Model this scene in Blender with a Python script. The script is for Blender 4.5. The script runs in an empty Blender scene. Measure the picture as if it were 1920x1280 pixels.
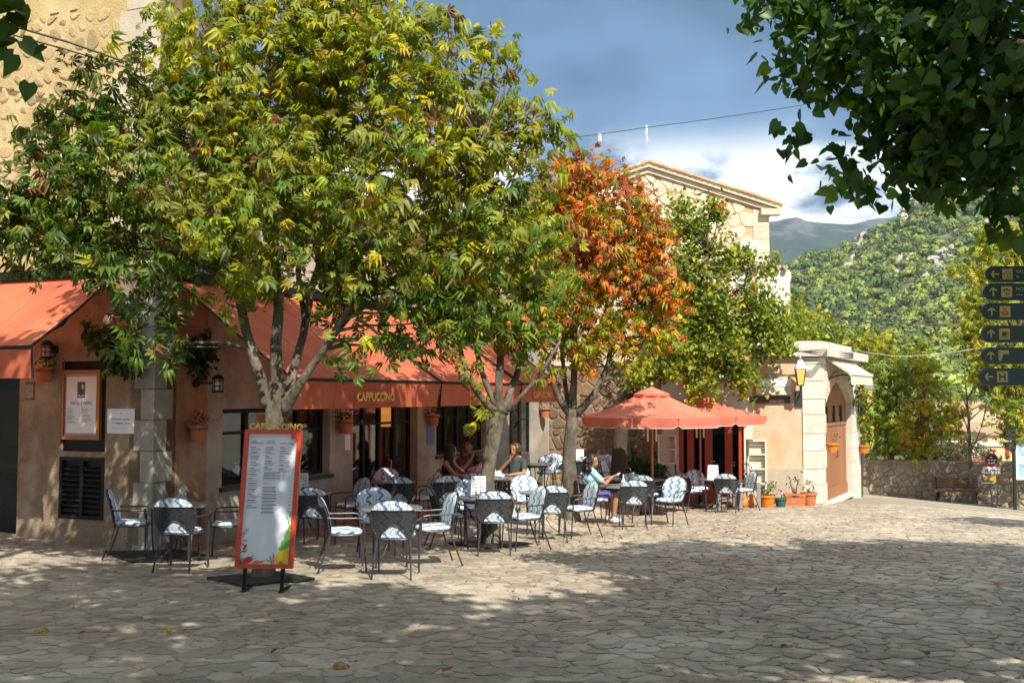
import bpy, bmesh, math, random
import numpy as np
from mathutils import Vector, Matrix
random.seed(7); RNG = np.random.default_rng(11)
scene = bpy.context.scene; COL = scene.collection
PI = math.pi

# ------------------------------------------------------------------ camera, sky, sun, exposure
EYE = 1.5; FPX = 1920.0; PITCH = math.atan(100/1920)
cam_d = bpy.data.cameras.new('camera'); cam_d.lens = 36; cam_d.sensor_width = 36; cam_d.clip_end = 12000; cam_d.clip_start = .05
cam = bpy.data.objects.new('camera', cam_d); COL.objects.link(cam)
cam.location = (0, 0, EYE); cam.rotation_euler = (PI/2 + PITCH, 0, 0)
scene.camera = cam

SUN_EL = math.radians(46); SUN_AZ = (.34, -.94)           # towards the sun, horizontally
world = bpy.data.worlds.new('World'); scene.world = world; world.use_nodes = True
wn = world.node_tree.nodes; wl = world.node_tree.links; wn.clear()
w_out = wn.new('ShaderNodeOutputWorld'); w_bg = wn.new('ShaderNodeBackground'); w_bg.inputs[1].default_value = .15
w_sky = wn.new('ShaderNodeTexSky'); w_sky.sky_type = 'NISHITA'; w_sky.sun_disc = False
w_sky.sun_elevation = SUN_EL; w_sky.sun_rotation = math.atan2(SUN_AZ[0], SUN_AZ[1]); w_sky.altitude = 400
w_sky.air_density = 1.1; w_sky.dust_density = .6; w_sky.ozone_density = 1.6
def wmath(op, a, b=None, c=None, clamp=False):
    n = wn.new('ShaderNodeMath'); n.operation = op; n.use_clamp = clamp
    for i, v in enumerate((a, b, c)):
        if v is None: continue
        if isinstance(v, (int, float)): n.inputs[i].default_value = v
        else: wl.new(v, n.inputs[i])
    return n.outputs[0]
def wramp(v, a, b):
    n = wn.new('ShaderNodeMapRange'); n.interpolation_type = 'SMOOTHSTEP'
    wl.new(v, n.inputs[0]); n.inputs[1].default_value = a; n.inputs[2].default_value = b
    return n.outputs[0]
def wmix(f, a, b):
    n = wn.new('ShaderNodeMix'); n.data_type = 'RGBA'
    wl.new(f, n.inputs[0])
    for s, v in ((6, a), (7, b)):
        if isinstance(v, tuple): n.inputs[s].default_value = v
        else: wl.new(v, n.inputs[s])
    return n.outputs[2]
w_tc = wn.new('ShaderNodeTexCoord'); w_sep = wn.new('ShaderNodeSeparateXYZ'); wl.new(w_tc.outputs['Generated'], w_sep.inputs[0])
w_z = w_sep.outputs[2]
def wnoise(scale, stretch, detail, off=0.):
    m = wn.new('ShaderNodeMapping'); m.inputs['Scale'].default_value = (1, 1, stretch); m.inputs['Location'].default_value = (off, off*.7, 0)
    wl.new(w_tc.outputs['Generated'], m.inputs[0])
    n = wn.new('ShaderNodeTexNoise'); n.inputs['Scale'].default_value = scale; n.inputs['Detail'].default_value = detail; n.inputs['Roughness'].default_value = .55
    wl.new(m.outputs[0], n.inputs[0]); return n.outputs[0]
# high grey-blue cloud sheet, thinner towards the zenith
sheet = wmath('MULTIPLY_ADD', wramp(wnoise(2.2, 1.6, 4, 1.3), .36, .6), .28, .70, clamp=True)
sheet_col = wmix(wmath('ADD', wramp(w_z, .25, .42), wmath('MULTIPLY_ADD', wnoise(3.4, 2.4, 5, 4.2), .9, -.45), clamp=True), (.13, .40, .80, 1), (.38, .76, 1.18, 1))
c1 = wmix(sheet, w_sky.outputs[0], sheet_col)
# low white cumulus near the horizon
band = wmath('MULTIPLY', wramp(w_z, .262, .205), wramp(w_z, -.02, .10))
cum = wmath('MULTIPLY', wramp(wmath('ADD', wnoise(5.2, 1.9, 10, 3.05), wmath('MULTIPLY', wnoise(2.2, 1, 2, 9.), .35)), .62, .73), band)
# broken white cloud added out of view, above and all round, to brighten shade
high = wmath('MULTIPLY', wramp(wnoise(3.1, 1.2, 6, 6.6), .40, .57), wramp(w_z, .44, .60))
c1 = wmix(wmath('MULTIPLY', high, .85), c1, (5.8, 5.75, 5.6, 1))
c2 = wmix(wmath('MULTIPLY', cum, .93), c1, (5.2, 5.25, 5.3, 1))
wl.new(c2, w_bg.inputs[0]); wl.new(w_bg.outputs[0], w_out.inputs[0])

sun_d = bpy.data.lights.new('sun', 'SUN'); sun_d.energy = 4.1; sun_d.angle = math.radians(.5); sun_d.color = (1, .93, .80)
sun = bpy.data.objects.new('sun', sun_d); COL.objects.link(sun)
_h = Vector(SUN_AZ).normalized()*math.cos(SUN_EL); SUNV = Vector((_h.x, _h.y, math.sin(SUN_EL)))
sun.rotation_euler = SUNV.to_track_quat('Z', 'Y').to_euler(); sun.location = SUNV*60
scene.view_settings.view_transform = 'Standard'; scene.view_settings.look = 'None'
scene.view_settings.exposure = 1.06; scene.view_settings.gamma = 1
scene.view_settings.use_curve_mapping = False
scene.cycles.max_bounces = 8; scene.cycles.transparent_max_bounces = 12; scene.cycles.use_denoising = True
scene.cycles.caustics_reflective = False; scene.cycles.caustics_refractive = False

# ------------------------------------------------------------------ the lie of the land
CORNER = Vector((-5.06, 14.5)); U = Vector((.393, .9196)); NRM = Vector((.9196, -.393))     # cafe corner, front direction, front normal
def sstep(a, b, x):
    t = min(1., max(0., (x-a)/(b-a))); return t*t*(3-2*t)
def gz(x, y):
    yy = max(-40., min(y, 170.))
    z = -.05*yy
    if x < -4.5: z += .06*min(6., -x-4.5)
    if x > 10 and y > 14: z -= .09*(min(x, 24)-10)*sstep(14, 26, y)
    q = NRM.x*(x-CORNER.x) + NRM.y*(y-CORNER.y)
    if 13 < y < 36 and q < 3.8:
        zt = -.74 - .018*(y-14.5)
        if zt > z: z += (zt-z)*(1-sstep(2.4, 3.8, q))*sstep(13, 15, y)*(1-sstep(30, 36, y))
    return z
def ray(px, py):
    a = (px-960)/FPX; b = (640-py)/FPX; c, s = math.cos(PITCH), math.sin(PITCH)
    return Vector((a, c - b*s, s + b*c))
def P(px, py, Y):
    r = ray(px, py); return Vector((r.x/r.y*Y, Y, EYE + r.z/r.y*Y))
def XG(px, Y):
    r = ray(px, 740); x = r.x/r.y*Y; return Vector((x, Y, gz(x, Y)))

# ------------------------------------------------------------------ materials
def lin(h):
    h = h.lstrip('#'); f = lambda v: v/12.92 if v <= .04045 else ((v+.055)/1.055)**2.4
    return tuple(f(int(h[i:i+2], 16)/255) for i in (0, 2, 4)) + (1,)
MATS = {}
def mat(name, col, rough=.6, col2=None, scale=6., bump=.0, bscale=30., metal=0., spec=.5, detail=6, emit=None, estr=0., obrand=0., trans=0., stretch=None, vor=False, col3=None, scale3=1.5, sheen=0.):
    """procedural principled material: two colours mixed by noise, an optional third by a larger noise, bump, per-object variation"""
    m = bpy.data.materials.new(name); m.use_nodes = True; n = m.node_tree.nodes; l = m.node_tree.links
    b = n['Principled BSDF']; b.inputs['Roughness'].default_value = rough; b.inputs['Metallic'].default_value = metal
    b.inputs['Specular IOR Level'].default_value = spec
    c4 = lambda c: tuple(c)+(1,) if len(c) == 3 else tuple(c)
    col = c4(col); tc = n.new('ShaderNodeTexCoord'); src = tc.outputs['Object']
    if stretch:
        mp = n.new('ShaderNodeMapping'); mp.inputs['Scale'].default_value = stretch; l.new(src, mp.inputs[0]); src = mp.outputs[0]
    out = None
    if col2 is not None:
        nz = n.new('ShaderNodeTexNoise'); nz.inputs['Scale'].default_value = scale; nz.inputs['Detail'].default_value = detail; nz.inputs['Roughness'].default_value = .65
        l.new(src, nz.inputs[0]); rp = n.new('ShaderNodeMapRange'); rp.inputs[1].default_value = .33; rp.inputs[2].default_value = .67; l.new(nz.outputs[0], rp.inputs[0])
        mx = n.new('ShaderNodeMix'); mx.data_type = 'RGBA'; l.new(rp.outputs[0], mx.inputs[0]); mx.inputs[6].default_value = col; mx.inputs[7].default_value = c4(col2); out = mx.outputs[2]
    if col3 is not None:
        nz = n.new('ShaderNodeTexNoise'); nz.inputs['Scale'].default_value = scale3; nz.inputs['Detail'].default_value = 5; nz.inputs['Roughness'].default_value = .6
        l.new(src, nz.inputs[0]); rp = n.new('ShaderNodeMapRange'); rp.inputs[1].default_value = .47; rp.inputs[2].default_value = .66; l.new(nz.outputs[0], rp.inputs[0])
        mx = n.new('ShaderNodeMix'); mx.data_type = 'RGBA'; l.new(rp.outputs[0], mx.inputs[0])
        if out is None: mx.inputs[6].default_value = col
        else: l.new(out, mx.inputs[6])
        mx.inputs[7].default_value = c4(col3); out = mx.outputs[2]
    if obrand:
        oi = n.new('ShaderNodeObjectInfo'); hs = n.new('ShaderNodeHueSaturation'); rp = n.new('ShaderNodeMapRange')
        l.new(oi.outputs['Random'], rp.inputs[0]); rp.inputs[3].default_value = 1-obrand; rp.inputs[4].default_value = 1+obrand
        l.new(rp.outputs[0], hs.inputs['Value'])
        if out is None: hs.inputs['Color'].default_value = col
        else: l.new(out, hs.inputs['Color'])
        out = hs.outputs[0]
    if out is None: b.inputs['Base Color'].default_value = col
    else: l.new(out, b.inputs['Base Color'])
    if bump:
        nb = n.new('ShaderNodeTexNoise'); nb.inputs['Scale'].default_value = bscale; nb.inputs['Detail'].default_value = 5; l.new(src, nb.inputs[0])
        bp = n.new('ShaderNodeBump'); bp.inputs['Strength'].default_value = bump; bp.inputs['Distance'].default_value = .02
        l.new(nb.outputs[0], bp.inputs['Height']); l.new(bp.outputs[0], b.inputs['Normal'])
    if emit is not None:
        b.inputs['Emission Color'].default_value = c4(emit); b.inputs['Emission Strength'].default_value = estr
    if trans:
        o = n['Material Output']; tr = n.new('ShaderNodeBsdfTranslucent'); mx = n.new('ShaderNodeMixShader'); mx.inputs[0].default_value = trans
        if out is None: tr.inputs[0].default_value = col
        else: l.new(out, tr.inputs[0])
        l.new(b.outputs[0], mx.inputs[1]); l.new(tr.outputs[0], mx.inputs[2]); l.new(mx.outputs[0], o.inputs[0])
    MATS[name] = m; return m
def leafmat(name, trans=.45, rough=.42, gain=1.):
    m = bpy.data.materials.new(name); m.use_nodes = True; n = m.node_tree.nodes; l = m.node_tree.links
    b = n['Principled BSDF']; b.inputs['Roughness'].default_value = rough; b.inputs['Specular IOR Level'].default_value = .35
    at = n.new('ShaderNodeAttribute'); at.attribute_name = 'leafcol'
    tc = n.new('ShaderNodeTexCoord'); nz = n.new('ShaderNodeTexNoise'); nz.inputs['Scale'].default_value = 9; l.new(tc.outputs['Object'], nz.inputs[0])
    rp = n.new('ShaderNodeMapRange'); rp.inputs[3].default_value = .6*gain; rp.inputs[4].default_value = 1.5*gain; l.new(nz.outputs[0], rp.inputs[0])
    hs = n.new('ShaderNodeHueSaturation'); l.new(at.outputs['Color'], hs.inputs['Color']); l.new(rp.outputs[0], hs.inputs['Value'])
    l.new(hs.outputs[0], b.inputs['Base Color'])
    tr = n.new('ShaderNodeBsdfTranslucent'); hv = n.new('ShaderNodeHueSaturation'); hv.inputs['Value'].default_value = 1.3; hv.inputs['Saturation'].default_value = 1.1; l.new(hs.outputs[0], hv.inputs['Color']); l.new(hv.outputs[0], tr.inputs[0])
    mx = n.new('ShaderNodeMixShader'); mx.inputs[0].default_value = trans
    l.new(b.outputs[0], mx.inputs[1]); l.new(tr.outputs[0], mx.inputs[2]); l.new(mx.outputs[0], n['Material Output'].inputs[0])
    return m
def glassmat(name, tint=(.6, .65, .65), refl=.12, graze=.22):
    m = bpy.data.materials.new(name); m.use_nodes = True; n = m.node_tree.nodes; l = m.node_tree.links; n.remove(n['Principled BSDF'])
    t = n.new('ShaderNodeBsdfTransparent'); t.inputs[0].default_value = tint+(1,)
    g = n.new('ShaderNodeBsdfGlossy'); g.inputs['Roughness'].default_value = .03; g.inputs[0].default_value = (.9, .93, .95, 1)
    lw = n.new('ShaderNodeLayerWeight'); lw.inputs[0].default_value = .35
    ma = n.new('ShaderNodeMath'); ma.operation = 'MULTIPLY_ADD'; l.new(lw.outputs['Facing'], ma.inputs[0]); ma.inputs[1].default_value = graze; ma.inputs[2].default_value = refl
    mx = n.new('ShaderNodeMixShader'); l.new(ma.outputs[0], mx.inputs[0]); l.new(t.outputs[0], mx.inputs[1]); l.new(g.outputs[0], mx.inputs[2])
    l.new(mx.outputs[0], n['Material Output'].inputs[0]); return m
def ikatmat():
    m = bpy.data.materials.new('ikat_fabric'); m.use_nodes = True; n = m.node_tree.nodes; l = m.node_tree.links
    b = n['Principled BSDF']; b.inputs['Roughness'].default_value = .8; b.inputs['Specular IOR Level'].default_value = .25
    tc = n.new('ShaderNodeTexCoord'); sp = n.new('ShaderNodeSeparateXYZ'); l.new(tc.outputs['Object'], sp.inputs[0])
    def mt(op, a, bb=None, c=None):
        q = n.new('ShaderNodeMath'); q.operation = op
        for i, v in enumerate((a, bb, c)):
            if v is None: continue
            if isinstance(v, (int, float)): q.inputs[i].default_value = v
            else: l.new(v, q.inputs[i])
        return q.outputs[0]
    h = mt('MULTIPLY_ADD', sp.outputs[1], .8, sp.outputs[2])
    zig = mt('PINGPONG', h, .07)
    mp = n.new('ShaderNodeMapping'); mp.inputs['Scale'].default_value = (55, 9, 9); l.new(tc.outputs['Object'], mp.inputs[0])
    nz = n.new('ShaderNodeTexNoise'); nz.inputs['Scale'].default_value = 1; nz.inputs['Detail'].default_value = 3; l.new(mp.outputs[0], nz.inputs[0])
    xx = mt('ADD', mt('MULTIPLY_ADD', zig, .9, sp.outputs[0]), mt('MULTIPLY', nz.outputs[0], .085))
    w1 = mt('PINGPONG', mt('ADD', xx, .004), .085)                        # bold band every 15 cm
    f1 = n.new('ShaderNodeMapRange'); l.new(w1, f1.inputs[0]); f1.inputs[1].default_value = .024; f1.inputs[2].default_value = .014
    w2 = mt('PINGPONG', xx, .0425)
    f2 = n.new('ShaderNodeMapRange'); l.new(w2, f2.inputs[0]); f2.inputs[1].default_value = .009; f2.inputs[2].default_value = .004
    f2m = mt('MULTIPLY', f2.outputs[0], nz.outputs[0])
    st = n.new('ShaderNodeMapRange'); l.new(nz.outputs[0], st.inputs[0]); st.inputs[1].default_value = .46; st.inputs[2].default_value = .66
    def mix(f, a, bb):
        q = n.new('ShaderNodeMix'); q.data_type = 'RGBA'; l.new(f, q.inputs[0])
        for s, v in ((6, a), (7, bb)):
            if isinstance(v, tuple): q.inputs[s].default_value = v
            else: l.new(v, q.inputs[s])
        return q.outputs[2]
    c = mix(st.outputs[0], (.64, .69, .70, 1), (.26, .40, .56, 1))
    c = mix(f2m, c, (.12, .22, .40, 1)); c = mix(f1.outputs[0], c, (.075, .16, .33, 1))
    l.new(c, b.inputs['Base Color']); return m

# ------------------------------------------------------------------ mesh building
class MB:
    """collects shapes and links them as ONE mesh object"""
    def __init__(s): s.v = []; s.f = []; s.m = []; s.cur = 0
    def add(s, vs, fs):
        o = len(s.v); s.v += [tuple(v) for v in vs]
        for f in fs: s.f.append(tuple(i+o for i in f)); s.m.append(s.cur)
        return s
    def box(s, x0, y0, z0, x1, y1, z1, M=None):
        vs = [Vector(p) for p in ((x0,y0,z0),(x1,y0,z0),(x1,y1,z0),(x0,y1,z0),(x0,y0,z1),(x1,y0,z1),(x1,y1,z1),(x0,y1,z1))]
        if M is not None: vs = [M @ v for v in vs]
        return s.add(vs, [(3,2,1,0),(4,5,6,7),(0,1,5,4),(1,2,6,5),(2,3,7,6),(3,0,4,7)])
    def quad(s, a, b, c, d): return s.add([a,b,c,d], [(0,1,2,3)])
    def poly(s, pts): return s.add(pts, [tuple(range(len(pts)))])
    def prism(s, pts, vec):
        """closed polygon (3d points) swept by vec"""
        n = len(pts); v = Vector(vec); a = [Vector(p) for p in pts]
        return s.add(a+[p+v for p in a], [tuple(range(n))[::-1], tuple(range(n, 2*n))] + [(i, (i+1) % n, n+(i+1) % n, n+i) for i in range(n)])
    def tube(s, pts, r, n=6, caps=True):
        pts = [Vector(p) for p in pts]; k = len(pts)
        rs = list(r) if isinstance(r, (list, tuple)) else [r]*k
        vs = []; prev = None
        for i, p in enumerate(pts):
            t = (pts[min(i+1, k-1)] - pts[max(i-1, 0)])
            t = t.normalized() if t.length > 1e-9 else Vector((0,0,1))
            if prev is None:
                a = Vector((0,0,1)) if abs(t.z) < .9 else Vector((1,0,0)); x = t.cross(a).normalized()
            else:
                x = prev - t*prev.dot(t); x = x.normalized() if x.length > 1e-6 else t.orthogonal().normalized()
            prev = x; y = t.cross(x)
            for j in range(n):
                an = 2*PI*j/n; vs.append(p + (x*math.cos(an)+y*math.sin(an))*rs[i])
        fs = [(i*n+j, i*n+(j+1) % n, (i+1)*n+(j+1) % n, (i+1)*n+j) for i in range(k-1) for j in range(n)]
        if caps: fs += [tuple(range(n))[::-1], tuple(range((k-1)*n, k*n))]
        return s.add(vs, fs)
    def lathe(s, prof, n=14, c=(0,0,0), M=None, caps=True):
        """profile [(r,z)...] about z"""
        vs = []
        for r, z in prof:
            for j in range(n):
                a = 2*PI*j/n; vs.append(Vector((c[0]+r*math.cos(a), c[1]+r*math.sin(a), c[2]+z)))
        if M is not None: vs = [M @ v for v in vs]
        k = len(prof); fs = [(i*n+j, i*n+(j+1) % n, (i+1)*n+(j+1) % n, (i+1)*n+j) for i in range(k-1) for j in range(n)]
        if caps: fs += [tuple(range(n))[::-1], tuple(range((k-1)*n, k*n))]
        return s.add(vs, fs)
    def ball(s, c, r, n=8, k=6, M=None):
        rx, ry, rz = r if isinstance(r, (tuple, list)) else (r, r, r); vs = []
        for i in range(k+1):
            th = PI*i/k
            for j in range(n):
                a = 2*PI*j/n; vs.append(Vector((c[0]+rx*math.sin(th)*math.cos(a), c[1]+ry*math.sin(th)*math.sin(a), c[2]-rz*math.cos(th))))
        if M is not None: vs = [M @ v for v in vs]
        fs = [(i*n+j, i*n+(j+1) % n, (i+1)*n+(j+1) % n, (i+1)*n+j) for i in range(k) for j in range(n)]
        return s.add(vs, fs)
    def grid(s, fn, nu, nv):
        vs = [fn(i/nu, j/nv) for j in range(nv+1) for i in range(nu+1)]
        return s.add(vs, [(j*(nu+1)+i, j*(nu+1)+i+1, (j+1)*(nu+1)+i+1, (j+1)*(nu+1)+i) for j in range(nv) for i in range(nu)])
    def mesh(s, name, mats, smooth=False):
        me = bpy.data.meshes.new(name); me.from_pydata(s.v, [], s.f)
        mats = mats if isinstance(mats, (list, tuple)) else [mats]
        for m in mats: me.materials.append(m)
        if len(mats) > 1: me.polygons.foreach_set('material_index', s.m)
        if smooth: me.polygons.foreach_set('use_smooth', [True]*len(me.polygons))
        me.update(); return me
    def build(s, name, mats, parent=None, smooth=False):
        return link(name, s.mesh(name, mats, smooth), parent)
def link(name, me, parent=None, M=None):
    o = bpy.data.objects.new(name, me); COL.objects.link(o)
    if parent is not None: o.parent = parent
    if M is not None: o.matrix_local = M
    return o
def tag(o, label=None, cat=None, group=None, kind=None):
    if label: o['label'] = label
    if cat: o['category'] = cat
    if group: o['group'] = group
    if kind: o['kind'] = kind
    return o
def thing(name, label, cat, loc=(0,0,0), rz=0., group=None):
    o = bpy.data.objects.new(name, None); COL.objects.link(o); o.location = loc; o.rotation_euler = (0, 0, rz); o.empty_display_size = .2
    return tag(o, label, cat, group)
KIDS = {}
def children(o): return [c for c in COL.objects if c.parent is o]
def copy_tree(o, parent=None, kids=None):
    c = o.copy(); COL.objects.link(c)
    if parent is not None: c.parent = parent
    for ch in (kids if kids is not None else children(o)): copy_tree(ch, c, [])
    return c
def text(name, body, size, material, parent=None, M=None, extrude=.002, align='CENTER', spacing=1., xs=1., bold=0.):
    cu = bpy.data.curves.new(name, 'FONT'); cu.body = body; cu.size = size; cu.align_x = align; cu.align_y = 'CENTER'; cu.extrude = extrude; cu.space_character = spacing; cu.resolution_u = 3; cu.offset = bold
    o = bpy.data.objects.new(name, cu); COL.objects.link(o); me = bpy.data.meshes.new_from_object(o); bpy.data.objects.remove(o); bpy.data.curves.remove(cu)
    me.materials.clear(); me.materials.append(material); o = bpy.data.objects.new(name, me); COL.objects.link(o)
    if parent is not None: o.parent = parent
    if M is not None: o.matrix_local = M @ Matrix.Diagonal((xs, 1, 1, 1))
    return o
def frame(o, x, y, z=None):
    """matrix with columns x, y, z at o"""
    x = Vector(x).normalized(); y = Vector(y).normalized(); z = x.cross(y) if z is None else Vector(z)
    M = Matrix.Identity(4)
    for i in range(3): M[i][0] = x[i]; M[i][1] = y[i]; M[i][2] = z[i]; M[i][3] = o[i]
    return M

# --- stones: irregular cells on a jittered lattice
def cells(w, h, s, jit=.42, seed=1, aspect=1., drop=0.):
    """Voronoi polygons [(cx, cy, [(x,y)...])] filling 0..w, 0..h"""
    rg = random.Random(seed); sx = s*aspect; nx = int(w/sx)+3; ny = int(h/s)+3
    pts = {}
    for i in range(-1, nx):
        for j in range(-1, ny):
            if drop and rg.random() < drop: continue
            pts[i, j] = ((i+.5+(.5 if j % 2 else 0)+rg.uniform(-jit, jit))*sx, (j+.5+rg.uniform(-jit, jit))*s)
    out = []
    for (i, j), (cx, cy) in pts.items():
        if not (-.2*s < cx < w+.2*s and -.2*s < cy < h+.2*s): continue
        R = s*2.2*max(1, aspect); pl = [(cx-R, cy-R), (cx+R, cy-R), (cx+R, cy+R), (cx-R, cy+R)]
        def clip(pl, nx_, ny_, d):
            o = []
            for k in range(len(pl)):
                a = pl[k]; b = pl[(k+1) % len(pl)]; da = a[0]*nx_+a[1]*ny_-d; db = b[0]*nx_+b[1]*ny_-d
                if da <= 0: o.append(a)
                if (da < 0) != (db < 0):
                    t = da/(da-db); o.append((a[0]+(b[0]-a[0])*t, a[1]+(b[1]-a[1])*t))
            return o
        for di in (-2, -1, 0, 1, 2):
            for dj in (-2, -1, 0, 1, 2):
                q = pts.get((i+di, j+dj))
                if q is None or (di == 0 and dj == 0) or len(pl) < 3: continue
                ex, ey = q[0]-cx, q[1]-cy
                pl = clip(pl, ex, ey, ex*(q[0]+cx)/2+ey*(q[1]+cy)/2)
        for n_ in ((-1, 0, 0), (1, 0, w), (0, -1, 0), (0, 1, h)):
            if len(pl) >= 3: pl = clip(pl, *n_)
        if len(pl) >= 3: out.append((cx, cy, pl))
    return out
def round_poly(pl, gap, rg, chaikin=1, k=.25, wob=.0):
    cx = sum(p[0] for p in pl)/len(pl); cy = sum(p[1] for p in pl)/len(pl); o = []
    for x, y in pl:
        d = math.hypot(x-cx, y-cy); f = max(.3, 1-gap/max(d, 1e-6)); o.append((cx+(x-cx)*f+rg.uniform(-wob, wob), cy+(y-cy)*f+rg.uniform(-wob, wob)))
    # drop very short edges
    q = [p for i, p in enumerate(o) if math.hypot(p[0]-o[i-1][0], p[1]-o[i-1][1]) > gap*1.2]
    o = q if len(q) >= 3 else o
    for _ in range(chaikin):
        q = []
        for i in range(len(o)):
            a, b = o[i], o[(i+1) % len(o)]
            q += [(a[0]+(b[0]-a[0])*k, a[1]+(b[1]-a[1])*k), (a[0]+(b[0]-a[0])*(1-k), a[1]+(b[1]-a[1])*(1-k))]
        o = q
    return (cx, cy), o
def stone_geo(pl, c, h, bev, skirt, rg, tilt=0.):
    """verts, faces of one stone lying on z=0 with its top at h; outline pl"""
    n = len(pl); cx, cy = c; tx, ty = rg.uniform(-tilt, tilt), rg.uniform(-tilt, tilt)
    vs = [(x, y, -skirt) for x, y in pl] + [(x, y, h*.55+(x-cx)*tx+(y-cy)*ty) for x, y in pl]
    ins = []
    for x, y in pl:
        d = math.hypot(x-cx, y-cy); f = max(.2, 1-bev/max(d, 1e-6)); X, Y = cx+(x-cx)*f, cy+(y-cy)*f
        ins.append((X, Y, h+(X-cx)*tx+(Y-cy)*ty+rg.uniform(-.1, .1)*h))
    vs += ins
    fs = [(i, (i+1) % n, n+(i+1) % n, n+i) for i in range(n)] + [(n+i, n+(i+1) % n, 2*n+(i+1) % n, 2*n+i) for i in range(n)] + [tuple(range(2*n, 3*n))]
    return vs, fs

# --- foliage
def fold_leaflets(n, spread, wid, droop):
    vs = []; fs = []
    for i in range(n):
        a = (i/(n-1)-.5)*2*spread if n > 1 else 0; L = 1-.42*abs(i/(n-1)-.5)*2 if n > 1 else 1
        ca, sa = math.cos(a), math.sin(a); o = len(vs)
        for (l, w, z) in ((.03, 0, 0), (.66*L, -wid*L, .02), (L, 0, -droop), (.66*L, wid*L, .02), (.52*L, 0, -.05)):
            vs.append((sa*l+ca*w, ca*l-sa*w, z-droop*.5*l*l))
        fs += [(o, o+4, o+1), (o+1, o+4, o+2), (o+2, o+4, o+3), (o+3, o+4, o)]
    return np.array(vs, float), fs
T_CHEST = [fold_leaflets(7, 2.0, .19, .2), fold_leaflets(6, 1.6, .20, .5), fold_leaflets(5, 1.15, .18, .8)]
T_CHEST5 = [fold_leaflets(5, 1.5, .19, .30), fold_leaflets(5, 1.1, .19, .8)]
T_TUFT = (np.array([(-.6,.1,-.05),(.6,.1,-.05),(.55,.6,.05),(0,1.05,-.12),(-.55,.6,.05),(0,.5,.16)], float), [(0,1,5),(1,3,5),(3,0,5)])
def simple_leaf(out, fold=.1):
    vs = [(0, 0, 0)] + [(x, y, fold*abs(x)) for x, y in out] + [(0, .5, -.03)]
    n = len(out); c = n+1
    seq = [0]+list(range(1, n+1)); fs = [(seq[i], c, seq[(i+1) % len(seq)]) for i in range(len(seq))]
    return np.array(vs, float), [f[::-1] for f in fs]
T_HEART = simple_leaf([(.24, -.10), (.44, .10), (.42, .42), (.22, .78), (0, 1.08), (-.22, .78), (-.42, .42), (-.44, .10), (-.24, -.10)], .22)
T_HEART6 = simple_leaf([(.24, -.12), (.45, .10), (.42, .42), (.20, .76), (0, 1.05), (-.20, .76), (-.42, .42), (-.45, .10), (-.24, -.12)], .2)
T_OVAL = simple_leaf([(.26, .3), (.24, .65), (0, 1), (-.24, .65), (-.26, .3)], .2)
T_LOBE = simple_leaf([(.3, .05), (.5, .42), (.26, .45), (.3, .85), (0, 1.05), (-.3, .85), (-.26, .45), (-.5, .42), (-.3, .05)], .2)
def nrm(a): return a/np.maximum(np.linalg.norm(a, axis=1, keepdims=True), 1e-9)
def leaf_mesh(name, pos, dirs, norms, size, cols, tmpl, material):
    tv, tf = tmpl; N = len(pos); k = len(tv)
    d = nrm(dirs); nn = norms - d*np.sum(norms*d, 1, keepdims=True); nn = nrm(nn); sd = np.cross(d, nn)
    V = (pos[:, None, :] + size[:, None, None]*(tv[None, :, 0:1]*sd[:, None, :] + tv[None, :, 1:2]*d[:, None, :] + tv[None, :, 2:3]*nn[:, None, :])).reshape(-1, 3)
    tri = np.array(tf, int); F = (tri[None] + (np.arange(N)*k)[:, None, None]).reshape(-1, 3)
    me = bpy.data.meshes.new(name); me.vertices.add(len(V)); me.vertices.foreach_set('co', V.astype(np.float32).ravel())
    me.loops.add(F.size); me.loops.foreach_set('vertex_index', F.astype(np.int32).ravel())
    me.polygons.add(len(F)); me.polygons.foreach_set('loop_start', (np.arange(len(F))*3).astype(np.int32)); 
    me.materials.append(material); me.update(calc_edges=True)
    at = me.color_attributes.new('leafcol', 'FLOAT_COLOR', 'POINT')
    cc = np.ones((N, k, 4), np.float32); cc[:, :, :3] = cols[:, None, :]; at.data.foreach_set('color', cc.ravel())
    return me
def crown_points(lobes, density, per=6, spread=.22, shell=.45, rg=RNG):
    """twig ends through the lobes; returns leaf positions, outward dirs, lobe index, twig ends"""
    pos = []; outd = []; tw = []; li = []
    for k, lb in enumerate(lobes):
        c, r = lb[0], lb[1]; dens = density*(lb[2] if len(lb) > 2 else 1)
        r3 = np.array(r if isinstance(r, (tuple, list)) else (r, r, r), float); rm = r3.mean()
        n = max(3, int(dens*4*rm*rm))
        v = nrm(rg.normal(size=(n, 3))); f = shell + (1.04-shell)*rg.random(n)**.6
        f *= 1 + .12*np.sin(v[:, 0]*7+k)*np.sin(v[:, 2]*6+2*k) + .08*rg.normal(size=n)
        t = np.array(c)+v*r3*f[:, None]
        if rm > .33:                                                    # sprays gather in clumps with gaps between them
            q = max(5, int(9*rm)); cl = nrm(rg.normal(size=(q, 3)))*(.45+.55*rg.random((q, 1))); w = rg.integers(0, q, n)
            t2 = np.array(c)+(cl[w]+v*(.38*f[:, None]))*r3*.92; m = rg.random(n) < .68; t = np.where(m[:, None], t2, t)
        tw.append(t)
        for q in range(per):
            pos.append(t + rg.normal(size=(n, 3))*spread*.55); outd.append(v); li.append(np.full(n, k))
    return np.concatenate(pos), np.concatenate(outd), np.concatenate(li), np.concatenate(tw)
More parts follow.
